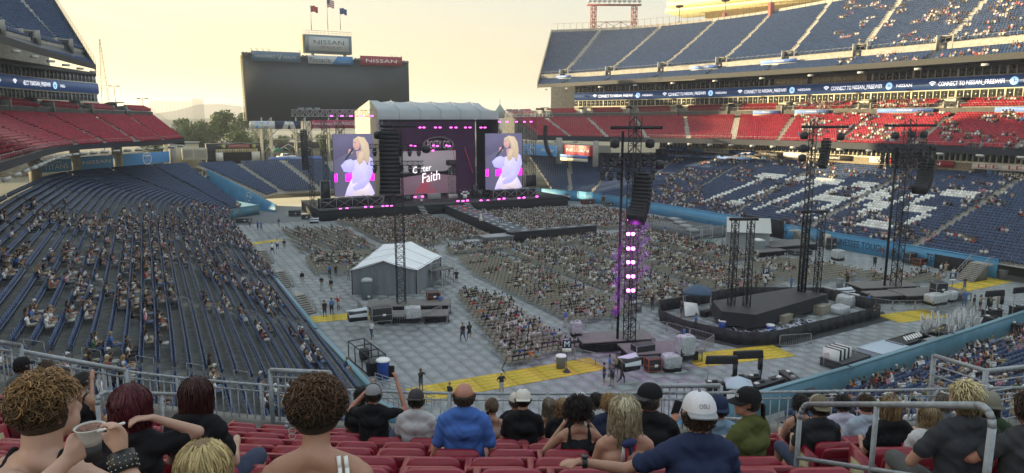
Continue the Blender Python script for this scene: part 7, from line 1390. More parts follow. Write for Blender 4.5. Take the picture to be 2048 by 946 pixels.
for k in range(24): m.bar((k * .2, 1.4, 0), (k * .2, 1.4, 1.6), .015, 3)
m.build('frame_bars', M_black, t); m = MB(); m.bar((1.0, .7, .6), (1.0, 1.3, .6), .5, 14); m.build('black_drum', M_black, t)
# pale handrail ramp at the near left corner, blue edge
t = thing('ramp_railing', 'pale galvanised multi bar ramp railing at the near left corner', 'railing', (12.2, 45.6, 0)); R0 = atz(745, 752, 1.2), atz(870, 790, .4)
for o_, (pa, pb) in enumerate(((atz(750, 746, 1.9), atz(868, 786, 1.0)), (atz(765, 775, 1.9), atz(850, 806, 1.0)))):
    m = MB(); 
    for q in range(5): dz = -q * .26; m.bar(tuple(pa + [0, 0, dz]), tuple(pb + [0, 0, dz]), .03)
    for f in np.linspace(0, 1, 9): c = pa + (pb - pa) * f; m.bar(tuple(c), (c[0], c[1], max(c[2] - 1.25, 0)), .03)
    m.build('rail_bars', M_galvd, t, True)
wall([(12.2, 45.2), (13.0, 42.5), (15.2, 39.6), (18.5, 37.2), (22.5, 35.3), (31.5, 32.2)], 1.0, .25, M_blueW, 'blue kerb wall curving round the near corner under the railing', MATS['teal pipe'])
t = thing('utility_cart', 'pale blue topped cart with canopy near the railing', 'cart', tuple(atz(1475, 822, 0))[:2] + (0,), .1); MB().lathe([(1.3, 1.9), (1.25, 2.0), (.1, 2.5)], 4).build('canopy', mat('pale blue cover', (.42, .50, .58), .5), t); MB().box((0, 0, .8), (1.2, 1.0, 1.2)).build('body', M_white, t); 
# white stadium railings above the aisles of the left lower bowl: small rails at the aisle ends
t = thing('aisle_rails', 'short steel guard rails between row blocks of the left lower bowl', 'railing', (0, 0, 0)); m = MB(); Pl = resample(side(-1, lower), 90)
for al in (.16, .28, .40, .52, .64, .76):
    a = Pl[int(al * 89)]
    for r in range(2, 32, 1):
        f = r / 32; x = a[0] + (a[2] - a[0]) * f; y = a[1] + (a[3] - a[1]) * f; z = a[4] + (a[5] - a[4]) * f
        if r % 3 == 0: m.bar((x, y, z), (x, y, z + .8), .02); m.bar((x, y, z + .8), (x - .84, y, z + 1.1), .02); m.bar((x - .84, y, z + .3), (x - .84, y, z + 1.1), .02)
m.build('rail_tubes', M_galvd, t, True)
# line of cables on the floor
t = thing('floor_cable', 'dark cable snaking along the left edge of the nearest chairs', 'cable', (23.6, 47.5, .04)); m = MB(); pts = [(.0, 0, 0), (.3, 1.2, 0), (1.7, 3.1, 0), (2.7, 4.6, 0), (2.9, 9.0, 0), (5.4, 18, 0), (7.2, 24.8, 0)]; m.pipe(pts, .035); m.build('cable', M_black, t)
for (xa, ya, lb) in ((81.0, 84., 'pale accessible platform with rails at the far right of the floor'),):
    t = thing('viewing_platform', lb, 'platform', (84, 98, 0)); MB().box((0, 0, .5), (10, 18, 1.0)).build('deck', mat('grey skirt', (.11, .115, .12), .8), t); m = MB()
    for k in range(19): m.bar((-5, -9 + k, 1), (-5, -9 + k, 2.1), .04)
    m.bar((-5, -9, 2.1), (-5, 9, 2.1), .05); m.bar((-5, -9, 1.5), (-5, 9, 1.5), .03); m.bar((-5, -9, 2.1), (5, -9, 2.1), .05); m.bar((5, -9, 2.1), (5, 9, 2.1), .05); m.build('railing', M_galvd, t)
    for k in range(4): MB().box((-3 + 2 * k, -7 + 4 * k, 1.3), (1.5, 2.0, .5)).build('bench', M_galvd, t)
# ------------------------------------------------------------------ the railed red deck the photograph is taken from
CC = CF * 36.0
def dk(phi, s, z=0.):
    if phi > 0: q = phi * (36 - s); r2 = 150 - s; a = q / r2; p = CF * (s + r2 * (1 - math.cos(a))) + CR * r2 * math.sin(a); return np.array([p[0], p[1], z])
    r = 36 - s; p = CC - CF * r * math.cos(phi) + CR * r * math.sin(phi); return np.array([p[0], p[1], z])
def faz(phi):
    if phi > 0: phi = phi * .24
    d = CF * math.cos(phi) - CR * math.sin(phi); return math.atan2(d[1], d[0]) - math.pi / 2
def fz(j): return 16.95 - .37 * j
SJ = lambda j: 4.26 + .88 * j
near_deck = thing('club_terrace', 'concrete terrace of red seats in the foreground with a railed front edge', 'stand', (0, 0, 0)); m = MB(); ph = np.linspace(-.62, .75, 76)
prof = []
for j in range(-5, 7): prof += [(SJ(j) - .42, fz(j)), (SJ(j) + .46, fz(j))]
prof += [(10.6, fz(7)), (11.35, fz(7)), (11.35, fz(7) + .32), (11.6, fz(7) + .32), (11.6, fz(7) - 2.2), (9., fz(7) - 2.4)]
V = [tuple(dk(p, s, z)) for (s, z) in prof for p in ph]; n = len(ph)
m.add(V, [(i * n + k, i * n + k + 1, (i + 1) * n + k + 1, (i + 1) * n + k) for i in range(len(prof) - 1) for k in range(n - 1)]); m.build('terrace', mat('worn concrete', (.17, .16, .145), .9, noise=(2.5, .3)), near_deck, True)
# seat with rounded backrest, folded pan and arm rests
def rrect(w, h, r, z0, n=5):
    P = [(-w / 2, z0), (w / 2, z0)]
    for cx, a0 in ((w / 2 - r, 0), (-w / 2 + r, 90)):
        for k in range(n + 1): a = R_(a0 + 90 * k / n); P.append((cx + math.cos(a) * r, z0 + h - r + math.sin(a) * r))
    return P
def bow(m, ang, y0):
    vv = []
    for x, y, z in m.v: y2 = y - (.05 * (1 - (x / .23) ** 2)); t = (z - .42); vv.append((x, y0 + y2 - t * math.sin(ang), .42 + t * math.cos(ang)))
    m.v = vv; return m
b_m = MB().slab(rrect(.465, .44, .07, .42), -.022, .022); b_m = bow(b_m, .18, -.17)
b_r = MB().slab(rrect(.36, .30, .05, .46), -.03, -.024); b_r = bow(b_r, .18, -.17)
HB = b_m.mesh('backrest', M_redg); HR_ = b_r.mesh('back_recess_shade', mat('red seat recess shade', (.16, .008, .02), .5))  # darker panel on the backrest paints the shade of a recess
HP = MB().slab(rrect(.42, .40, .07, .0), -.03, .03).mesh('seat_pan', M_redg); am = MB(); am.box((0, .06, .66), (.05, .36, .035)); am.box((0, -.05, .55), (.035, .06, .22)); HA = am.mesh('armrest', M_redg); lg = MB(); lg.box((0, -.08, .22), (.05, .1, .45)); HL = lg.mesh('leg', M_black)
ep = MB(); ep.slab([(-.22, .12), (.20, .12), (.10, .70), (-.24, .72)], -.02, .02); HE = ep.mesh('end_panel', M_redg); HC = MB().slab([(-.17, .22), (.12, .22), (.05, .62), (-.18, .62)], -.03, -.02).mesh('end_badge', mat('tan badge', (.42, .36, .2), .5)); HT = MB().slab([(-.10, .38), (.03, .38), (.02, .46), (-.05, .50), (-.11, .46)], -.04, -.03).mesh('badge_emblem', M_black)
AIS = [(.078, .108), (-.200, -.170)]
ns = 0; seatphi = {}
for j in range(-4, 7):
    r = 36 - SJ(j); st_ = .505 / r; seatphi[j] = []
    for i in range(-34, 35):
        p = (i + .5 * (j % 2)) * st_ + (.0045 if j % 2 else 0)
        if any(a - st_ * .45 < p < b + st_ * .45 for a, b in AIS): continue
        P = dk(p, SJ(j), fz(j)); u, v, d = proj(P + [0, 0, .85])
        if d < .5 or u < -50 or u > 2100 or v > 962: continue
        seatphi[j].append(p); edge = [q for a, b in AIS for q in (-1 if 0 < p - b < st_ * 1.6 else 0, 1 if 0 < a - p < st_ * 1.6 else 0) if q]
        nm_ = ('front', 'second', 'third', 'fourth', 'fifth', 'sixth', 'seventh', 'eighth', 'ninth', 'tenth', 'eleventh')[6 - j]; xx = 'far left' if u < 200 else 'left' if u < 560 else 'left of centre' if u < 850 else 'centre' if u < 1180 else 'right of centre' if u < 1560 else 'right'
        t = thing('stadium_seat', 'red folding seat in the %s row from the railing, %s%s' % (nm_, xx, ', beside the aisle' if edge else ''), 'seat', tuple(P), faz(p), 'red folding seats in the foreground'); ns += 1
        o = bpy.data.objects.new('backrest', HB); link(o, t); o2 = bpy.data.objects.new('back_recess_shade', HR_); link(o2, o)
        o = bpy.data.objects.new('seat_pan', HP); link(o, t); o.location = (0, -.07, .40); o.rotation_euler = (-.15, 0, 0); o = bpy.data.objects.new('leg', HL); link(o, t)
        for sx in (-1, 1):
            if sx in edge or edge == [] and sx == -1 or edge: o = bpy.data.objects.new('armrest', HA); link(o, t); o.location = (sx * .24, 0, 0)
        for q in edge: o = bpy.data.objects.new('end_panel', HE); link(o, t); o.location = (q * .27, 0, 0); o.rotation_euler = (0, 0, q * math.pi / 2); o3 = bpy.data.objects.new('end_badge', HC); link(o3, o); o3 = bpy.data.objects.new('badge_emblem', HT); link(o3, o)
# front railing with upright bars, following the deck edge
t = thing('front_railing', 'long galvanised railing with upright bars along the front of the red deck', 'railing', (0, 0, 0)); pr = None; zt_ = fz(7) + .97
post_m = MB(); post_m.box((0, 0, -.55), (.06, .05, 1.1)); PMm = post_m.mesh('post', M_galv); bar_m = MB().bar((0, 0, -1.0), (0, 0, -.08), .011, 4).mesh('baluster', M_galv)
pp = np.linspace(-.60, .72, 210); tr = MB(); tb = MB(); tb2 = MB()
for k in range(len(pp) - 1):
    a, b = dk(pp[k], 11.45, zt_), dk(pp[k + 1], 11.45, zt_); tr.bar(a, b, .027, 6); tb.bar(a - [0, 0, .95], b - [0, 0, .95], .018, 4); tb2.bar(a - [0, 0, .12], b - [0, 0, .12], .014, 4)
tr.build('top_rail', M_galv, t, True); tb.build('bottom_rail', M_galv, t, True); tb2.build('middle_rail', M_galv, t, True)
for k in range(len(pp)):
    a = dk(pp[k], 11.45, zt_); o = bpy.data.objects.new('post' if k % 11 == 0 else 'baluster', PMm if k % 11 == 0 else bar_m); link(o, t); o.location = a; o.rotation_euler = (0, 0, faz(pp[k]))
def tall_rail(p0, p1, s, z0, z1, n, lb, horiz=False):
    t = thing('guard_railing', lb, 'railing', (0, 0, 0)); m = MB(); A, B = dk(p0, s, z1), dk(p1, s, z1)
    if horiz is True: pass
    m.bar(A, B, .05, 4)
    for f in (0, 1): c = A + (B - A) * f; m.bar(c, (c[0], c[1], z0), .04, 4)
    for k in range(1, n): c = A + (B - A) * k / n; m.bar(c, (c[0], c[1], z0), .012, 4)
    m.bar((A[0], A[1], z0 + .1), (B[0], B[1], z0 + .1), .02, 4); m.build('rail_frame', M_galv, t, True); return t
def px_rail(pts, depths, drop, bars, lb, vert=False, r=.035):
    t = thing('guard_railing', lb, 'railing', (0, 0, 0)); P = [atd(x, y, d) for (x, y), d in zip(pts, depths)]; m = MB()
    for a, b in zip(P[:-1], P[1:]):
        m.bar(a, b, r * 1.25, 4)
        if vert:
            nb = int(np.linalg.norm(b - a) / .13)
            for k in range(nb): c = a + (b - a) * k / nb; m.bar(c, c - [0, 0, drop], .012, 4)
            m.bar(a - [0, 0, drop], b - [0, 0, drop], .016, 4); m.bar(a - [0, 0, .12], b - [0, 0, .12], .014, 4)
        else:
            for k in range(1, bars + 1): z = drop * k / bars; m.bar(a - [0, 0, z], b - [0, 0, z], .016, 5)
    for a in P: m.bar(a, a - [0, 0, drop + .15], r * 1.3, 4)
    m.build('rail_frame', M_galv, t, True); return t
px_rail([(-40, 678), (40, 690)], [10.0, 10.6], 1.05, 0, 'short railing piece at the left frame edge', True); px_rail([(44, 703), (252, 741)], [10.7, 11.2], 1.1, 0, 'higher pale topped railing section at the left front', True, .032)
px_rail([(540, 740), (660, 745)], [12.1, 12.0], .95, 0, 'raised railing section in front of the curly short haired woman', True); px_rail([(1310, 772), (1441, 771)], [12.0, 12.2], .9, 0, 'raised railing section behind the man in the backwards black cap', True)
px_rail([(1868, 711), (1972, 742), (2070, 731)], [13.2, 11.6, 12.8], 1.5, 8, 'tall cage railing of horizontal bars at the right front')
def bent_rail(p, s0, s1, h, lb, mid=True):
    t = thing('aisle_handrail', lb, 'handrail', (0, 0, 0)); fl = lambda s: 16.95 - .42 * (s - 4.26); A, B = dk(p, s0, fl(s0) + h), dk(p, s1, fl(s1) + h); d = (B - A) / np.linalg.norm(B - A); P = [A - d * 0 - [0, 0, h]] + [A - [0, 0, .16 - .16 * math.sin(a)] + d * (.16 - .16 * math.cos(a)) for a in np.linspace(0, math.pi / 2, 5)] + [B - [0, 0, .16 - .16 * math.cos(a)] - d * (.16 - .16 * math.sin(a)) for a in np.linspace(0, math.pi / 2, 5)] + [B - [0, 0, h]]
    m = MB(); m.pipe(P, .026, 8); m.bar(A - [0, 0, h * .48], B - [0, 0, h * .48], .022, 8); c = (A + B) / 2; m.bar(c, c - [0, 0, h], .022, 8); m.build('pipe', M_galv, t, True, smooth=False); return t
bent_rail(.101, 4.35, 6.75, 1.22, 'big bent pipe handrail in the right aisle'); bent_rail(.108, 7.9, 9.8, 1.0, 'smaller bent pipe handrail farther down the right aisle'); bent_rail(-.172, 7.4, 9.6, 1.2, 'bent pipe handrail in the left aisle behind the dark red haired woman'); bent_rail(.05, 7.9, 9.6, .95, 'bent pipe handrail between the white capped man and the woman in olive'); bent_rail(-.115, 8.9, 10.2, .95, 'bent pipe handrail left of the curly short haired woman')
# ------------------------------------------------------------------ foreground people
M_sk = {k: mat('skin ' + k, c, .5, noise=(14., .07), bump=(60., .15, .002)) for k, c in dict(fair=(.38, .20, .135), pale=(.44, .26, .19), tan=(.31, .165, .10), ruddy=(.38, .165, .11)).items()}
def cloth(nm, c): return mat('cloth ' + nm, c, .85, noise=(5., .12), bump=(9., .7, .03, (1, 1, .4)), spec=.2)
M_hr = mat('hair strands', attr=True, rough=.45, spec=.35)
def tubes(name, paths, radii, cols, parent, sides=3):
    N, K, _ = paths.shape; d = np.gradient(paths, axis=1); d /= np.linalg.norm(d, axis=2, keepdims=True) + 1e-9; up = np.array([.13, .21, .97]); u = np.cross(d, up); u /= np.linalg.norm(u, axis=2, keepdims=True) + 1e-9; w = np.cross(d, u)
    a = np.arange(sides) * 2 * math.pi / sides; ring = paths[:, :, None, :] + (u[:, :, None, :] * np.cos(a)[None, None, :, None] + w[:, :, None, :] * np.sin(a)[None, None, :, None] * .6) * radii[:, :, None, None]
    V = ring.reshape(-1, 3); base = (np.arange(N) * K * sides)[:, None, None]; kk = (np.arange(K - 1) * sides)[None, :, None]; s = np.arange(sides)[None, None, :]; s2 = (s + 1) % sides
    q = np.stack([base + kk + s, base + kk + s2, base + kk + sides + s2, base + kk + sides + s], -1).reshape(-1); me = raw_mesh(name, V, q, np.full(len(q) // 4, 4), None, [M_hr], np.repeat(cols, K * sides, 0), True); o = bpy.data.objects.new(name, me); return link(o, parent)
def hair(parent, hc, style, col, seed=0, rad=(.088, .102, .108), n=None, tilt=None, tip=None, L=.3, yaw=0., hatted=False, px_big=True):
    r_ = np.random.default_rng(seed); n = n or ({'curly': 1500, 'short': 900, 'long': 760, 'tail': 520, 'curlybig': 1300}[style] if px_big else {'curly': 500, 'short': 380, 'long': 420, 'tail': 300, 'curlybig': 700}[style]); near_ = style == 'curly'; D = r_.normal(size=(n * 3, 3)); D /= np.linalg.norm(D, axis=1)[:, None]
    cy, sy = math.cos(yaw), math.sin(yaw); fwd = np.array([-sy, cy, 0]); f = D @ fwd; low = -.62 if style in ('short', 'curly') else -.45; ok = ((f < .25) & (D[:, 2] > (-.22 if near_ else low))) | (D[:, 2] > .42); ok = ok & (D[:, 2] < .12) if hatted else ok; D = D[ok][:n]; n = len(D); rad = np.array(rad); root = D * rad * .97; K = 7; t = np.linspace(0, 1, K)[None, :, None]
    e1 = np.cross(D, [0, 0, 1.]); e1 /= np.linalg.norm(e1, axis=1)[:, None] + 1e-9; e2 = np.cross(e1, D); back = -fwd; c = np.array(col); var = r_.uniform(.55, 1.35, (n, 1)); cols = c[None] * var
    if tip is not None: mixv = np.clip(D[:, 2:3] * 1.1 + r_.normal(0, .25, (n, 1)), 0, 1); cols = (c * (1 - mixv) + np.array(tip) * mixv) * var
    if style in ('curly', 'curlybig'):
        big = style == 'curlybig'; ln = r_.uniform(.028, .058, n)[:, None, None] * (1.25 if big else 1); ln = ln * (.25 + .75 * np.clip((D[:, 2] + .25) * 1.6, 0, 1))[:, None, None] if not big else ln
        a = (r_.uniform(0, 6.28, n)[:, None, None] + t * r_.uniform(4, 8, n)[:, None, None]); cr_ = r_.uniform(.006, .013, n)[:, None, None]; P = root[:, None, :] + D[:, None, :] * (ln * (.25 + .45 * t) * np.sin(t * 2.2 + .3)) + (e1[:, None, :] * np.cos(a) + e2[:, None, :] * np.sin(a)) * cr_ * (.3 + t) - e2[:, None, :] * ln * t * .5; rr = np.full((n, K), .0042) * r_.uniform(.7, 1.4, (n, 1)) * np.linspace(1, .4, K)
    elif style == 'short':
        ln = r_.uniform(.035, .06, n)[:, None, None] * (.6 if hatted else 1); fl = -e2 * .7 + back * .35 + r_.normal(0, .25, (n, 3)); P = root[:, None, :] + D[:, None, :] * (.006 + .012 * np.sin(t * 3)) + fl[:, None, :] * ln * t; rr = np.full((n, K), .0040) * r_.uniform(.8, 1.3, (n, 1)) * np.linspace(1, .45, K)
    else:
        tail = style == 'tail'; knot = np.array([.115 * sy, -.115 * cy, -.02]) if tail else None; P = np.zeros((n, K + 6, 3)); K2 = K + 6
        for k in range(K2):
            f = k / (K2 - 1)
            if tail:
                dirn = root * (1 - f) + knot * f if f < .5 else None
                if f < .5: g = f / .5; q = root * (1 - g) + knot[None] * g; nn_ = q / (np.linalg.norm(q / rad, axis=1)[:, None]); P[:, k] = np.where(np.linalg.norm(q / rad, axis=1)[:, None] < 1.02, nn_ * 1.03, q)
                else: g = (f - .5) / .5; P[:, k] = knot + np.stack([np.sin(r_.random() + g * 4 + D[:, 0] * 3) * .008 + D[:, 0] * .03 * math.sin(g * 3), -.02 - .02 * g + D[:, 1] * .02, -g * L + D[:, 2] * .015], 1)
            else:
                drop = f * (L + .12); zz = root[:, 2] - drop * (1 + .0 * D[:, 0]); xy = root[:, :2] / (np.linalg.norm(root[:, :2], axis=1)[:, None] + 1e-6); rz_ = np.sqrt(np.clip(1 - (np.clip(zz, -rad[2] * .25, rad[2]) / rad[2]) ** 2, 0, 1)); sp = np.where(zz < -.05, 1.04 + np.clip(-zz - .05, 0, .4) * .8, 1.0); X = xy[:, 0] * rad[0] * rz_ * 1.08 * sp; Y = xy[:, 1] * rad[1] * rz_ * 1.08 * np.where(zz < -.06, .9, 1)
                Y = np.minimum(Y, .05 - np.clip(-zz - .04, 0, .3) * .6 + 0 * Y); Y = np.where(zz < -.16, np.minimum(Y, -.055), Y); P[:, k] = np.stack([X + .006 * np.sin(f * 9 + D[:, 0] * 20), Y + .006 * np.cos(f * 8 + D[:, 1] * 20), zz], 1)
        rr = np.full((n, K2), .0062) * r_.uniform(.8, 1.3, (n, 1)) * np.linspace(1, .5, K2)
    cap = MB(); ellip(cap, (0, 0, 0), rad * 1.0, None, 20, 14); cv = np.array(cap.v); keepf = [fc_ for fc_ in cap.f if ((np.mean(cv[list(fc_)], 0) / rad) @ fwd < .42 and np.mean(cv[list(fc_)], 0)[2] / rad[2] > low - .05) or np.mean(cv[list(fc_)], 0)[2] / rad[2] > .5]; cap.f = keepf; cap.m = [0] * len(keepf)
    me = cap.mesh('scalp_hair', [mat('scalp ' + '%.2f' % (c[0] * 10 + c[1]), tuple(c * .7), .8, noise=(60., .3))], True); o = bpy.data.objects.new('scalp_hair', me); link(o, parent); o.location = hc; h = tubes('hair', P, rr, cols, parent); h.location = hc
    if tilt: o.rotation_euler = tilt; h.rotation_euler = tilt
    return h
def cap_hat(parent, hc, col, dirn=0., brim=None, mesh_back=None, logo=None, tilt=0., lcol=None):
    o = bpy.data.objects.new('cap', None); m = MB(); N = 20; V = []; rings = 7
    for i in range(rings + 1):
        a = math.pi / 2 * i / rings
        for k in range(N): t = 2 * math.pi * k / N; V.append((math.cos(t) * .098 * math.cos(a) ** .8, math.sin(t) * .112 * math.cos(a) ** .8, math.sin(a) * .105))
    m.add(V, [(i * N + k, i * N + (k + 1) % N, (i + 1) * N + (k + 1) % N, (i + 1) * N + k) for i in range(rings) for k in range(N)])
    if mesh_back is not None: m.m = [1 if (f[0] % N) / N > .5 else 0 for f in m.f]
    ms = [cloth('cap ' + str(col), col)] + ([cloth('capm ' + str(mesh_back), mesh_back)] if mesh_back is not None else []); c = m.build('cap', ms, parent, smooth=True, loc=(hc[0], hc[1] - .008, hc[2] + .022)); c.rotation_euler = (tilt, 0, dirn)
    b = MB(); n = 12; P0 = []; P1 = []
    for k in range(n + 1): a = math.pi * (.14 + .72 * k / n); P0.append((math.cos(a) * .095, math.sin(a) * .105, .0 + .0)); P1.append((math.cos(a) * .088, .055 + math.sin(a) * .125, -.028 + .022 * math.sin(a)))
    b.add(P0 + P1, [(k, k + 1, n + 2 + k, n + 1 + k) for k in range(n)]); b.add([(x, y, z - .006) for x, y, z in P0 + P1], [(k + 1, k, n + 1 + k, n + 2 + k) for k in range(n)]); b.build('brim', cloth('brim ' + str(brim or col), brim or col), c, smooth=True); MB().lathe([(.009, 0), (.009, .008)], 8, (0, 0, .104)).build('button', cloth('button', (.15, .15, .16)), c)
    if logo: tx = text(logo, .06, .026, lcol or cloth('logo', (.12, .10, .11)), c, (0, .107, .045), rot=(-.35, 0, math.pi), depth=.0)
    return c
def hand(P, w, d, side=1, curl=.5, up=np.array([0, 0, 1.])):
    d = np.array(d, float); d /= np.linalg.norm(d); s = np.cross(d, up); s /= np.linalg.norm(s); n_ = np.cross(s, d); w = np.array(w, float); pal = w + d * .055
    for k in (-1, 0, 1): P.append((w + s * k * .012, pal + s * k * .024 + d * .02, .014, .0125))
    for k, L in zip((-1.5, -.5, .5, 1.5), (.062, .074, .070, .055)): a = pal + s * k * .0195 + d * .022; b = a + d * L * .45 - n_ * L * .25 * curl; c = b + d * L * .25 * (1 - curl) - n_ * L * .5 * curl; P.append((a, b, .0092, .0085)); P.append((b, c, .0085, .0072))
    a = w + s * side * -.02 + d * .02; b = a - s * side * .028 + d * .03 - n_ * .012; P.append((a, b, .012, .010)); P.append((b, b + d * .026 - n_ * .014 * curl + s * side * .004, .010, .0085))
HERO = []
def solve_phi(px, s, z):
    lo, hi = -.65, .65
    for _ in range(40):
        mid = (lo + hi) / 2; u, v, d = proj(dk(mid, s, z))
        if u < px or d < .3 and mid < 0: lo = mid
        else: hi = mid
    return (lo + hi) / 2
def hero(px, py, j, label, skin='fair', hs='short', hcol=(.05, .03, .02), shirt=(.02, .02, .022), sleeve=1, turn=0., hturn=0., sc=1., arms=None, lean=0., tip=None, hatc=None, L=.3, pants=(.05, .06, .1), vox=.013, hrad=None, extra=None, htilt=0., dz=0., off=.14, female=False, front=False):
    s = SJ(j) + off; z0 = fz(j); zh = z0 + 1.24 * sc; phi = solve_phi(px, s, zh); u, v, d = proj(dk(phi, s, zh)); dz_ = np.clip((v - py) / 1400 * d, -.16, .16) + dz; P0 = dk(phi, s, z0 + dz_ * .75); w = .85 if female else .92
    root = thing('person', label, 'person', tuple(P0), faz(phi) + turn); root.scale = (sc, sc, sc)
    F = lambda p, q, r1, r2=None: (None, np.array(p, float), np.array(q, float), r1, r1 if r2 is None else r2)
    up = np.array([0, math.sin(lean), math.cos(lean)]); hp = np.array([0, .02, .50]); sh = hp + up * .53; hd = hp + up * .715 + np.array([0, .03 + htilt * .08, 0]); sk = []; shp = []; pt = []
    ca, sa = math.cos(hturn), math.sin(hturn); H = lambda x, y, z: hd + [x * ca - y * sa, x * sa + y * ca, z]
    sk += [F(sh + [0, -.01, .0], hd + [0, -.02, -.05], .064 if not female else .052, .060 if not female else .05), F(H(0, -.012, .02), H(0, .012, .028), .083, .082), F(H(0, .035, -.035), H(0, .055, -.045), .058, .052), F(H(0, .075, -.075), H(0, .078, -.072), .022), F(H(0, .094, .01), H(0, .110, -.018), .010, .013), F(H(-.022, .088, .035), H(.022, .088, .035), .011), F(H(-.012, .096, -.05), H(.012, .096, -.05), .009),
           F(H(-.083, .0, .02), H(-.088, -.012, .028), .014, .016), F(H(-.083, .004, -.012), H(-.084, .0, .0), .010), F(H(.083, .0, .02), H(.088, -.012, .028), .014, .016), F(H(.083, .004, -.012), H(.084, .0, .0), .010)]
    T = [F(hp + [-.07, 0, 0], hp + [.07, 0, 0], .135 * w), F(hp + [-.06, 0, .1], sh + [-.085 * w, .0, -.12], .115 * w, .112 * w), F(hp + [.06, 0, .1], sh + [.085 * w, .0, -.12], .115 * w, .112 * w), F(sh + [-.13 * w, -.01, -.035], sh + [.13 * w, -.01, -.035], .072), F(sh + [0, -.03, .055], sh + [-.15 * w, -.01, -.01], .058, .06), F(sh + [0, -.03, .055], sh + [.15 * w, -.01, -.01], .058, .06), F(sh + [-.08, -.035, -.12], sh + [.08, -.035, -.12], .09)]
    if callable(arms): bpy.context.view_layer.update(); arms = arms(lambda x, y, d: np.array((root.matrix_basis.inverted() @ Vector(atd(x, y, d)))))
    arms = arms or {}; fh = hasattr(arms, 'get') and arms.get('fine'); hands = []
    for i, sx in enumerate((-1, 1)):
        so = sh + [sx * .185 * w, -.01, -.035]; a = arms.get('L' if sx < 0 else 'R'); el = np.array(a[0]) if a else so + [sx * .07, .06, -.27]; wr = np.array(a[1]) if a else el + [-sx * .10, .24, .02]
        sk += [F(so, el, .056 * w, .040 * w), F(el, wr, .043 * w, .026 * w)]
        if a and len(a) > 2: hh = []; hand(hh, wr, a[2], -sx, a[3] if len(a) > 3 else .6, np.array(a[4] if len(a) > 4 else (0, 0, 1.))); sk += [F(*q) for q in hh]
        else: sk += [F(wr, wr + (wr - el) * .3, .032, .028)]
        if sleeve: e2 = so + (el - so) * (.62 if sleeve == 1 else .98); shp += [F(so, e2, .072 * w, .064 * w if sleeve == 1 else .055)]
        kn = hp + [sx * .20, .46, .06]; pt += [F(hp + [sx * .09, .02, 0], kn, .10, .075)]; sk += [F(kn + [0, -.04, 0], kn + [0, .0, 0], .062), F(kn, kn + [0, .05, -.42], .056, .04)]
    inf = .012; body = sk + [F(p, q, r1 - .012, r2 - .012) for _, p, q, r1, r2 in T]
    if sleeve: shp += [F(p, q, r1 + inf * .5, r2 + inf * .5) for _, p, q, r1, r2 in T]
    else: shp += [F(p, q, r1 + .004, r2 + .004) for _, p, q, r1, r2 in T[1:3]] + [F(hp + [-.07, 0, 0], hp + [.07, 0, 0], .142 * w)] + [F(sh + [-.07, -.05, -.13], sh + [.07, -.05, -.13], .088)] + [f_ for q_ in (-1, 1) for f_ in (F(sh + [q_ * .10, -.105, -.12], sh + [q_ * .095, -.075, .02], .016, .015), F(sh + [q_ * .095, -.075, .02], sh + [q_ * .09, -.01, .07], .015, .014))]
    if extra and 'noshirt' in extra: shp = [F(hp + [-.07, 0, 0], hp + [.07, 0, 0], .142)]
    pt += [F(hp + [-.08, 0, -.02], hp + [.08, 0, -.02], .14)]
    fv = .018 if j >= 3 else .014
    if j >= 3: vox = max(vox, .016)
    HERO.append((root, blob(body, vox, 3), M_sk[skin], 'body')); HERO.append((root, blob(shp, fv, 3), cloth('%s' % (shirt,), shirt), 'shirt')); HERO.append((root, blob(pt, .02, 3), cloth('p%s' % (pants,), pants), 'trousers'))
    hseed = int(px); kw = dict(rad=hrad) if hrad else {}
    if hs: hair(root, hd + [0, -.002, .022], hs, hcol, hseed, tip=tip, L=L, yaw=hturn, hatted=bool(hatc), px_big=j < 2, **kw)
    if hatc: cap_hat(root, hd + [0, 0, .022], *hatc)
    if front:
        for sx in (-1, 1): mm = MB(); ellip(mm, H(sx * .03, .089, .018), (.011, .008, .007), None, 8, 6); mm.build('eye', mat('eye', (.1, .08, .07), .2), root)
    return root, hd, sh
black = (.012, .012, .014)
# 1 boy eating from a plastic bowl
def boy_arms(W): b = W(182, 884, 2.1); w1 = W(128, 926, 2.05); w2 = W(243, 918, 2.0); up_ = W(240, 880, 2.0) - w2; return {'L': (W(70, 990, 2.0), w1, b - w1, .7, (1, 0, .3)), 'R': (W(285, 1010, 1.95), w2, up_, .9, (.5, 1, 0))}
r1, hd, sh = hero(62, 836, -2.62, 'curly haired boy in a black tank eating from a plastic bowl', 'pale', 'curly', (.055, .032, .016), black, 0, hturn=-.45, turn=-.05, tip=(.30, .17, .07), vox=.009, off=.12, sc=.97, arms=boy_arms, hrad=(.086, .10, .106))
t = thing('food_bowl', 'clear plastic bowl of food held by the curly haired boy', 'bowl', tuple(atd(181, 868, 2.1))); t.scale = (.62, .62, .62); m = MB()
m.lathe([(.042, -.055), (.052, -.02), (.064, .03), (.071, .038), (.066, .041), (.058, .02)], 24); m.build('bowl', mat('cloudy plastic', (.45, .42, .38), .25), t, smooth=True); m = MB(); ellip(m, (0, 0, .03), (.060, .060, .014), None, 20, 8); m.build('food', mat('brown stew', (.14, .05, .03), .5, noise=(60., .6), bump=(50., 1., .01)), t, smooth=True); MB().lathe([(.038, -.13), (.044, -.05)], 20).build('cup_base', M_black, t)
a_, b_ = atd(192, 864, 2.08), atd(248, 846, 2.0); sp = thing('spoon', 'white plastic spoon in the right hand of the curly haired boy', 'spoon', tuple(a_)); MB().bar((0, 0, 0), tuple(b_ - a_), .004, 6).build('handle', M_white, sp)
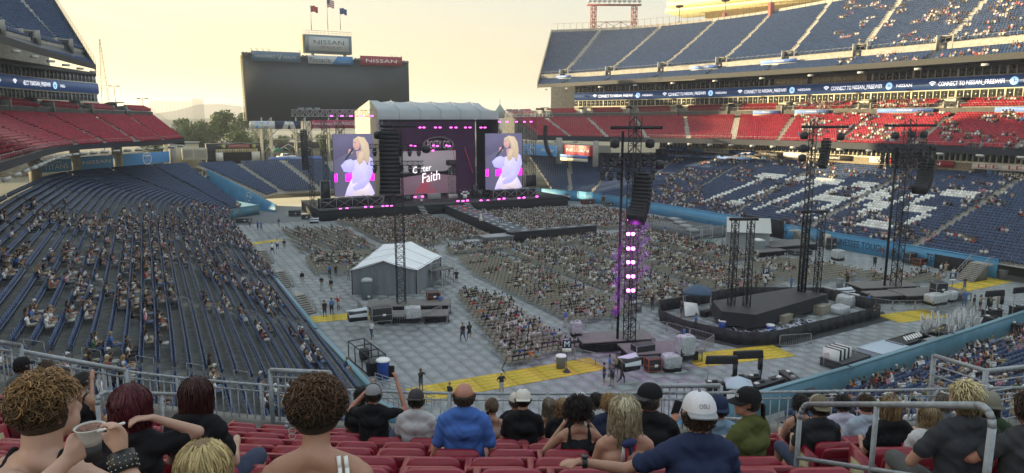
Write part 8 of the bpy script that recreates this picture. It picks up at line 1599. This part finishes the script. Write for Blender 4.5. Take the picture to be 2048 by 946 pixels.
wd = atd(242, 905, 2.0) - atd(248, 930, 1.99); bc = thing('studded_wristband', 'wide black studded wristband on the wrist of the curly haired boy', 'wristband', tuple(atd(246, 924, 1.99))); bc.rotation_euler = Vector(wd).to_track_quat('Z', 'Y').to_euler(); MB().lathe([(.037, -.028), (.036, .028)], 20).build('band', mat('black leather', (.015, .014, .014), .4), bc); m = MB()
for a in range(16):
    for z in (-.02, -.005, .01): m.lathe([(.002, z - .0015), (.002, z + .0015)], 4, (math.cos(a * .39) * .038, math.sin(a * .39) * .038, 0))
m.build('studs', M_alu, bc)['kind'] = 'stuff'
hero(248, 822, -.9, 'woman with long dark red hair in black raising an arm behind her head', 'pale', 'long', (.075, .012, .018), black, 1, L=.30, female=True, hrad=(.10, .108, .115), arms={'R': ((.36, .10, 1.05), (.17, -.03, 1.19), (-.4, -.4, .1), .8)}, vox=.011, sc=.98)
hero(383, 796, 0.15, 'woman with long dark auburn hair in a black t-shirt looking left', 'pale', 'long', (.045, .014, .013), black, 1, L=.34, female=True, hturn=.9, front=True, hrad=(.097, .105, .112), sc=1.03)
hero(396, 945, -2.3, 'child with blond brown hair at the bottom frame edge', 'fair', 'long', (.26, .18, .09), (.3, .3, .32), 1, L=.12, tip=(.55, .42, .2), sc=.82, female=True, hrad=(.104, .11, .115), off=.0)
r9, hd, sh = hero(624, 846, -2.35, 'woman with short dark curly hair, hoop earrings and white top straps', 'fair', 'curly', (.03, .017, .010), (.8, .8, .78), 0, hturn=.5, tip=(.11, .055, .028), vox=.010, female=True, hrad=(.088, .102, .106), off=.15, front=True, extra=['noshirt'], turn=.05)
for q in (-.085, -.035): m = MB(); P = [(sh[0] + .10 + (q + .06) * .5 + .015 * math.sin(k * .5), sh[1] - .085 + .03 * max(0, k - 3) * .5, sh[2] - .16 + k * .037) for k in range(7)]; m.pipe([(a, b - .012, c) for a, b, c in P], .008, 6); m.build('white_strap', M_white, r9)
for zz in (-.045, -.065): m = MB(); a = np.linspace(0, 6.28, 13); hx = -.088 * math.cos(.5); hy = -.088 * math.sin(.5); m.pipe([(hd[0] + hx + math.cos(q) * .012 - .003, hd[1] + hy, hd[2] + zz + math.sin(q) * .012) for q in a], .0018, 4); m.build('hoop_earring', M_alu, r9)
m = MB(); m.pipe([(hd[0] - .085, hd[1] - .02, hd[2] + .03), (hd[0] - .118, hd[1] + .07, hd[2] + .025)], .004, 5); m.box((hd[0] - .115, hd[1] + .085, hd[2] + .015), (.05, .04, .035), .6); m.build('glasses', M_black, r9)
hero(40, 727, 4.6, 'man in a black cap and grey shirt at the far left front', 'fair', 'short', (.03, .02, .015), (.10, .11, .11), hatc=(black, 0.)); hero(90, 733, 4.7, 'man with short brown hair beside the man in the black cap', 'fair', 'short', (.09, .055, .03), (.06, .055, .05), hturn=-.7)
hero(120, 752, 4.0, 'woman with a ponytail in a green tank holding her hands up', 'fair', 'tail', (.06, .035, .02), (.12, .18, .16), 0, L=.26, female=True, arms={'R': ((.25, .2, .85), (.12, .38, 1.1))}); hero(157, 764, 3.6, 'dark haired woman in a black tank with bare knees raised', 'tan', 'tail', (.02, .014, .012), black, 0, L=.2, female=True)
r10, hd, sh = hero(745, 788, 4.1, 'man in a black cap and black t-shirt lifting a phone', 'ruddy', 'short', (.03, .02, .015), black, hatc=(black, 0., None, (.25, .25, .26)), vox=.010, arms={'R': ((.37, .16, .98), (.22, .34, 1.30), (-.3, .1, 1), .7), 'L': ((-.34, .16, .97), (-.12, .34, 1.20), (.3, .1, 1), .7)}); t = thing('phone', 'black phone held up by the man in the black cap', 'phone', tuple(r10.matrix_basis @ Vector((.15, .38, 1.40))), r10.rotation_euler[2]); MB().box((0, 0, 0), (.078, .01, .155)).build('phone_body', M_black, t, bevel=.004)
hero(722, 792, 4.9, 'dark haired woman in black beside the man lifting a phone', 'fair', 'short', (.02, .015, .012), black, female=True)
hero(831, 803, 4.0, 'man in a pale grey t-shirt and dark cap with sunglasses on it', 'fair', 'short', (.03, .025, .02), (.45, .44, .45), hatc=((.05, .045, .05), math.pi, None, None, None, .25))
r12, hd, sh = hero(927, 792, 2.0, 'balding man in a bright blue t-shirt with bare elbows out', 'ruddy', None, (.06, .045, .035), (.06, .14, .42), 1, sc=1.04, arms={'L': ((-.27, .02, .66), (-.20, .26, .60)), 'R': ((.27, .02, .66), (.20, .26, .60))}, pants=(.42, .36, .27), vox=.010)
hair(r12, hd + [0, -.004, .012], 'short', (.06, .042, .03), 5, rad=(.086, .098, .10), n=1100, hatted=True)
for ob in list(r12.children):
    if ob.name.startswith('scalp_hair'): bpy.data.objects.remove(ob)
hero(984, 822, 4.8, 'woman with a brown ponytail left of the cream capped man', 'fair', 'tail', (.10, .06, .035), (.3, .2, .17), 0, L=.22, female=True, hturn=-.5); hero(1032, 806, 5.7, 'person in a cream cap mostly hidden behind another cream cap', 'ruddy', 'short', (.1, .07, .05), black, hatc=((.55, .50, .45), 0.))
hero(1046, 803, 3.9, 'man in a cream cap worn backwards and a black t-shirt', 'fair', 'curly', (.035, .02, .012), black, hatc=((.60, .56, .50), math.pi, None, None, None, .2)); hero(1099, 819, 5.6, 'woman with long ash blond hair and bare shoulders', 'tan', 'long', (.17, .13, .09), (.3, .2, .15), 0, L=.16, female=True)
hero(1127, 826, 4.7, 'woman with short copper blond hair in a black printed t-shirt', 'fair', 'long', (.27, .16, .08), black, L=.06, female=True); hero(1162, 806, 6.0, 'person in a white cap behind the curly haired woman', 'fair', 'short', (.1, .07, .05), (.6, .6, .6), hatc=((.7, .7, .72), 0.))
hero(1159, 838, 2.0, 'woman with a round mass of dark curls in a black tank, elbows out', 'fair', 'curlybig', (.018, .010, .008), black, 0, female=True, hrad=(.128, .13, .135), sc=.98, arms={'L': ((-.32, .12, .78), (-.13, .22, 1.02), (.4, .2, .5), .9), 'R': ((.32, .12, .78), (.13, .22, 1.02), (-.4, .2, .5), .9)}, vox=.011)
hero(1194, 806, 5.6, 'dark haired man half hidden behind the blond man', 'fair', 'short', (.02, .015, .012), (.5, .5, .48)); hero(1220, 812, 4.2, 'man with thick copper blond hair in a navy printed t-shirt', 'fair', 'short', (.30, .17, .07), (.02, .028, .06), tip=(.4, .25, .1), hrad=(.094, .106, .11))
r21, hd, sh = hero(1253, 848, .2, 'woman with straight ash blond hair tied in an American flag bandana', 'fair', 'long', (.24, .19, .12), (.015, .015, .016), 0, L=.09, tip=(.42, .36, .24), female=True, hrad=(.10, .112, .116), vox=.010, extra=['noshirt'])
t = thing('bandana', 'red white and blue star bandana tied in the blonde woman\'s hair', 'bandana', tuple(r21.matrix_basis @ Vector(hd + [.0, -.13, -.17]))); 
for k, (dx, dz, c) in enumerate(((-.03, -.05, M_white), (.0, -.07, mat('bandana red', (.5, .03, .05), .8)), (.035, -.06, mat('bandana navy', (.02, .03, .10), .8)), (.07, -.05, MATS['bandana red']))): MB().box((dx, 0, dz), (.032, .012, .13 + .01 * k), .2, top=.5).build('fabric_tail', c, t)
m = MB(); ellip(m, (.01, -.01, .01), (.065, .025, .032), None, 12, 8); m.build('knot', MATS['bandana navy'], t, smooth=True)
for q in (-.095, .0): m = MB(); m.pipe([(sh[0] + q, sh[1] - .088, sh[2] - .30), (sh[0] + q, sh[1] - .085, sh[2] - .1), (sh[0] + q, sh[1] - .0, sh[2] + .055)], .007, 5); m.build('black_strap', M_blackf, r21)
r22, hd, sh = hero(1302, 806, 1.7, 'man in a backwards black cap and black t-shirt turned right', 'ruddy', 'short', (.06, .05, .045), black, hturn=-1.15, front=True, sc=1.06, hatc=(black, math.pi - 1.15, (.06, .06, .06), None, None, .1), arms={'R': ((.30, .16, .72), (.26, .36, .86), (.5, .3, .6), .8)}, vox=.010); t = thing('phone', 'dark phone held by the man in the backwards black cap', 'phone', tuple(r22.matrix_basis @ Vector((.33, .42, .98))), r22.rotation_euler[2]); MB().box((0, 0, 0), (.075, .012, .15)).build('phone_body', M_black, t, bevel=.004); t.rotation_euler[1] = .25
r23, hd, sh = hero(1402, 842, -.6, 'broad man in a navy t-shirt and white cap with his arm along the seats', 'fair', 'short', (.05, .03, .02), (.022, .032, .075), hatc=((.62, .61, .64), math.pi, (.28, .29, .31), None, 'OSU', .12, cloth('logo', (.12, .10, .11))), sc=1.0, arms={'L': ((-.42, .06, .86), (-.70, .02, .93), (-1, .1, -.12), .35)}, vox=.010, lean=-.03)
w_ = thing('wristwatch', 'black wristwatch on the outstretched arm of the man in navy', 'watch', tuple(r23.matrix_basis @ Vector((-.67, .02, .925)))); m = MB(); m.lathe([(.036, -.014), (.036, .014)], 16); o = m.build('strap', M_black, w_); o.rotation_euler = (0, math.pi / 2, -YAW); MB().lathe([(.024, 0), (.022, .012)], 16).build('watch_face', mat('dark glass face', (.02, .02, .025), .15), w_, loc=(0, 0, .034))
hero(1440, 826, 2.4, 'person in a navy cap behind the man in the white cap', 'fair', 'short', (.05, .03, .02), (.2, .3, .4), hatc=((.02, .03, .07), math.pi))
hero(1506, 824, 1.5, 'smiling woman in a black cap and olive t-shirt looking left', 'fair', 'tail', (.025, .015, .012), (.085, .095, .03), hturn=1.25, front=True, L=.16, female=True, hatc=(black, 1.25, None, None, 'USA', 0., M_whitel), turn=.5, sc=1.05)
hero(1606, 816, 4.4, 'woman with dark hair in a bun and bare tattooed shoulders', 'fair', 'short', (.02, .014, .012), black, 0, female=True, hrad=(.09, .105, .118)); hero(1643, 826, 3.0, 'man in an olive mesh back cap and black t-shirt', 'tan', 'short', (.03, .02, .015), (.025, .027, .032), hatc=((.15, .12, .08), math.pi, None, (.3, .25, .18)))
hero(1690, 815, 4.6, 'man in a white t-shirt with dark hair behind the pipe handrail', 'ruddy', 'short', (.02, .014, .012), (.50, .47, .58)); hero(1738, 820, 4.0, 'man in a blue and white patterned shirt with brown hair', 'fair', 'curly', (.09, .055, .03), (.32, .38, .46)); hero(1790, 838, 2.4, 'woman with very long brown blond hair in a black top', 'fair', 'long', (.10, .065, .035), black, L=.38, tip=(.3, .2, .1), female=True)
hero(1868, 850, 2.0, 'person with wavy blond hair in a white t-shirt', 'fair', 'long', (.25, .18, .10), (.52, .52, .52), L=.12, female=True, sc=.93); hero(1893, 815, 4.2, 'person with grey brown hair leaning behind the white capped group', 'fair', 'short', (.13, .11, .08), (.10, .12, .13))
hero(1943, 824, .55, 'man with bleached blond top and faded sides in a charcoal t-shirt', 'fair', 'short', (.20, .15, .08), (.045, .047, .055), tip=(.75, .64, .36), hrad=(.092, .106, .118), sc=1.06, hturn=.35, vox=.011, arms={'L': ((-.30, .12, .72), (-.12, .34, .7))}, pants=(.1, .1, .1)); hero(1985, 818, 1.9, 'person in a camouflage cap with dark curls and a green t-shirt', 'fair', 'curlybig', (.022, .016, .014), (.03, .055, .03), hatc=((.20, .19, .15), math.pi), n=None) if False else hero(1985, 818, 1.9, 'person in a camouflage cap with dark curls and a green t-shirt', 'fair', 'long', (.022, .016, .014), (.03, .055, .03), L=.16, hatc=((.20, .19, .15), math.pi, (.12, .11, .09)))
hero(2075, 860, .3, 'person at the right frame edge with a bare bent arm', 'ruddy', 'short', (.05, .03, .02), (.05, .05, .055), arms={'L': ((-.34, .10, .82), (-.42, .36, .72))})
ms_ = harvest([h[1] for h in HERO])
from mathutils import noise as mno
def wrinkle(me, seed, amp=.009):
    n = len(me.vertices); c = np.empty(n * 3, np.float32); me.vertices.foreach_get('co', c); c = c.reshape(-1, 3); nn = np.empty(n * 3, np.float32); me.vertices.foreach_get('normal', nn); nn = nn.reshape(-1, 3); o_ = Vector((seed * 3.1, seed * 1.7, 0)); h = np.array([1 - abs(mno.noise(Vector((p[0] * 7 + p[2] * 3, p[1] * 7, p[2] * 11 - abs(p[0]) * 9)) + o_)) * 2.6 for p in c.tolist()]); c += nn * (h * amp)[:, None].astype(np.float32); me.vertices.foreach_set('co', c.ravel()); me.update()
for k_, me in enumerate(ms_):
    if HERO[k_][3] == 'shirt': wrinkle(me, k_)
for (root, _, mt, nm), me in zip(HERO, ms_): me.name = nm; me.materials.clear(); me.materials.append(mt); me.polygons.foreach_set('use_smooth', np.ones(len(me.polygons), bool)); me.polygons.foreach_set('material_index', np.zeros(len(me.polygons), np.int32)); link(bpy.data.objects.new(nm, me), root)
bpy.data.collections.remove(_tmpc)
print('fg seats', ns)

# ------------------------------------------------------------------ evening haze over the whole bowl
hz = MB().box((0, 400, 57.5), (7000, 7000, 118)).build('haze', None); hz.data.materials.clear(); hm_ = bpy.data.materials.new('haze air'); hm_.use_nodes = True; nt = hm_.node_tree; nt.nodes.clear(); o = nt.nodes.new('ShaderNodeOutputMaterial'); pv = nt.nodes.new('ShaderNodeVolumePrincipled'); pv.inputs['Color'].default_value = (.92, .94, 1.0, 1); pv.inputs['Density'].default_value = .00042; pv.inputs['Anisotropy'].default_value = .35; nt.links.new(pv.outputs[0], o.inputs['Volume']); hz.data.materials.append(hm_); hz['kind'] = 'stuff'
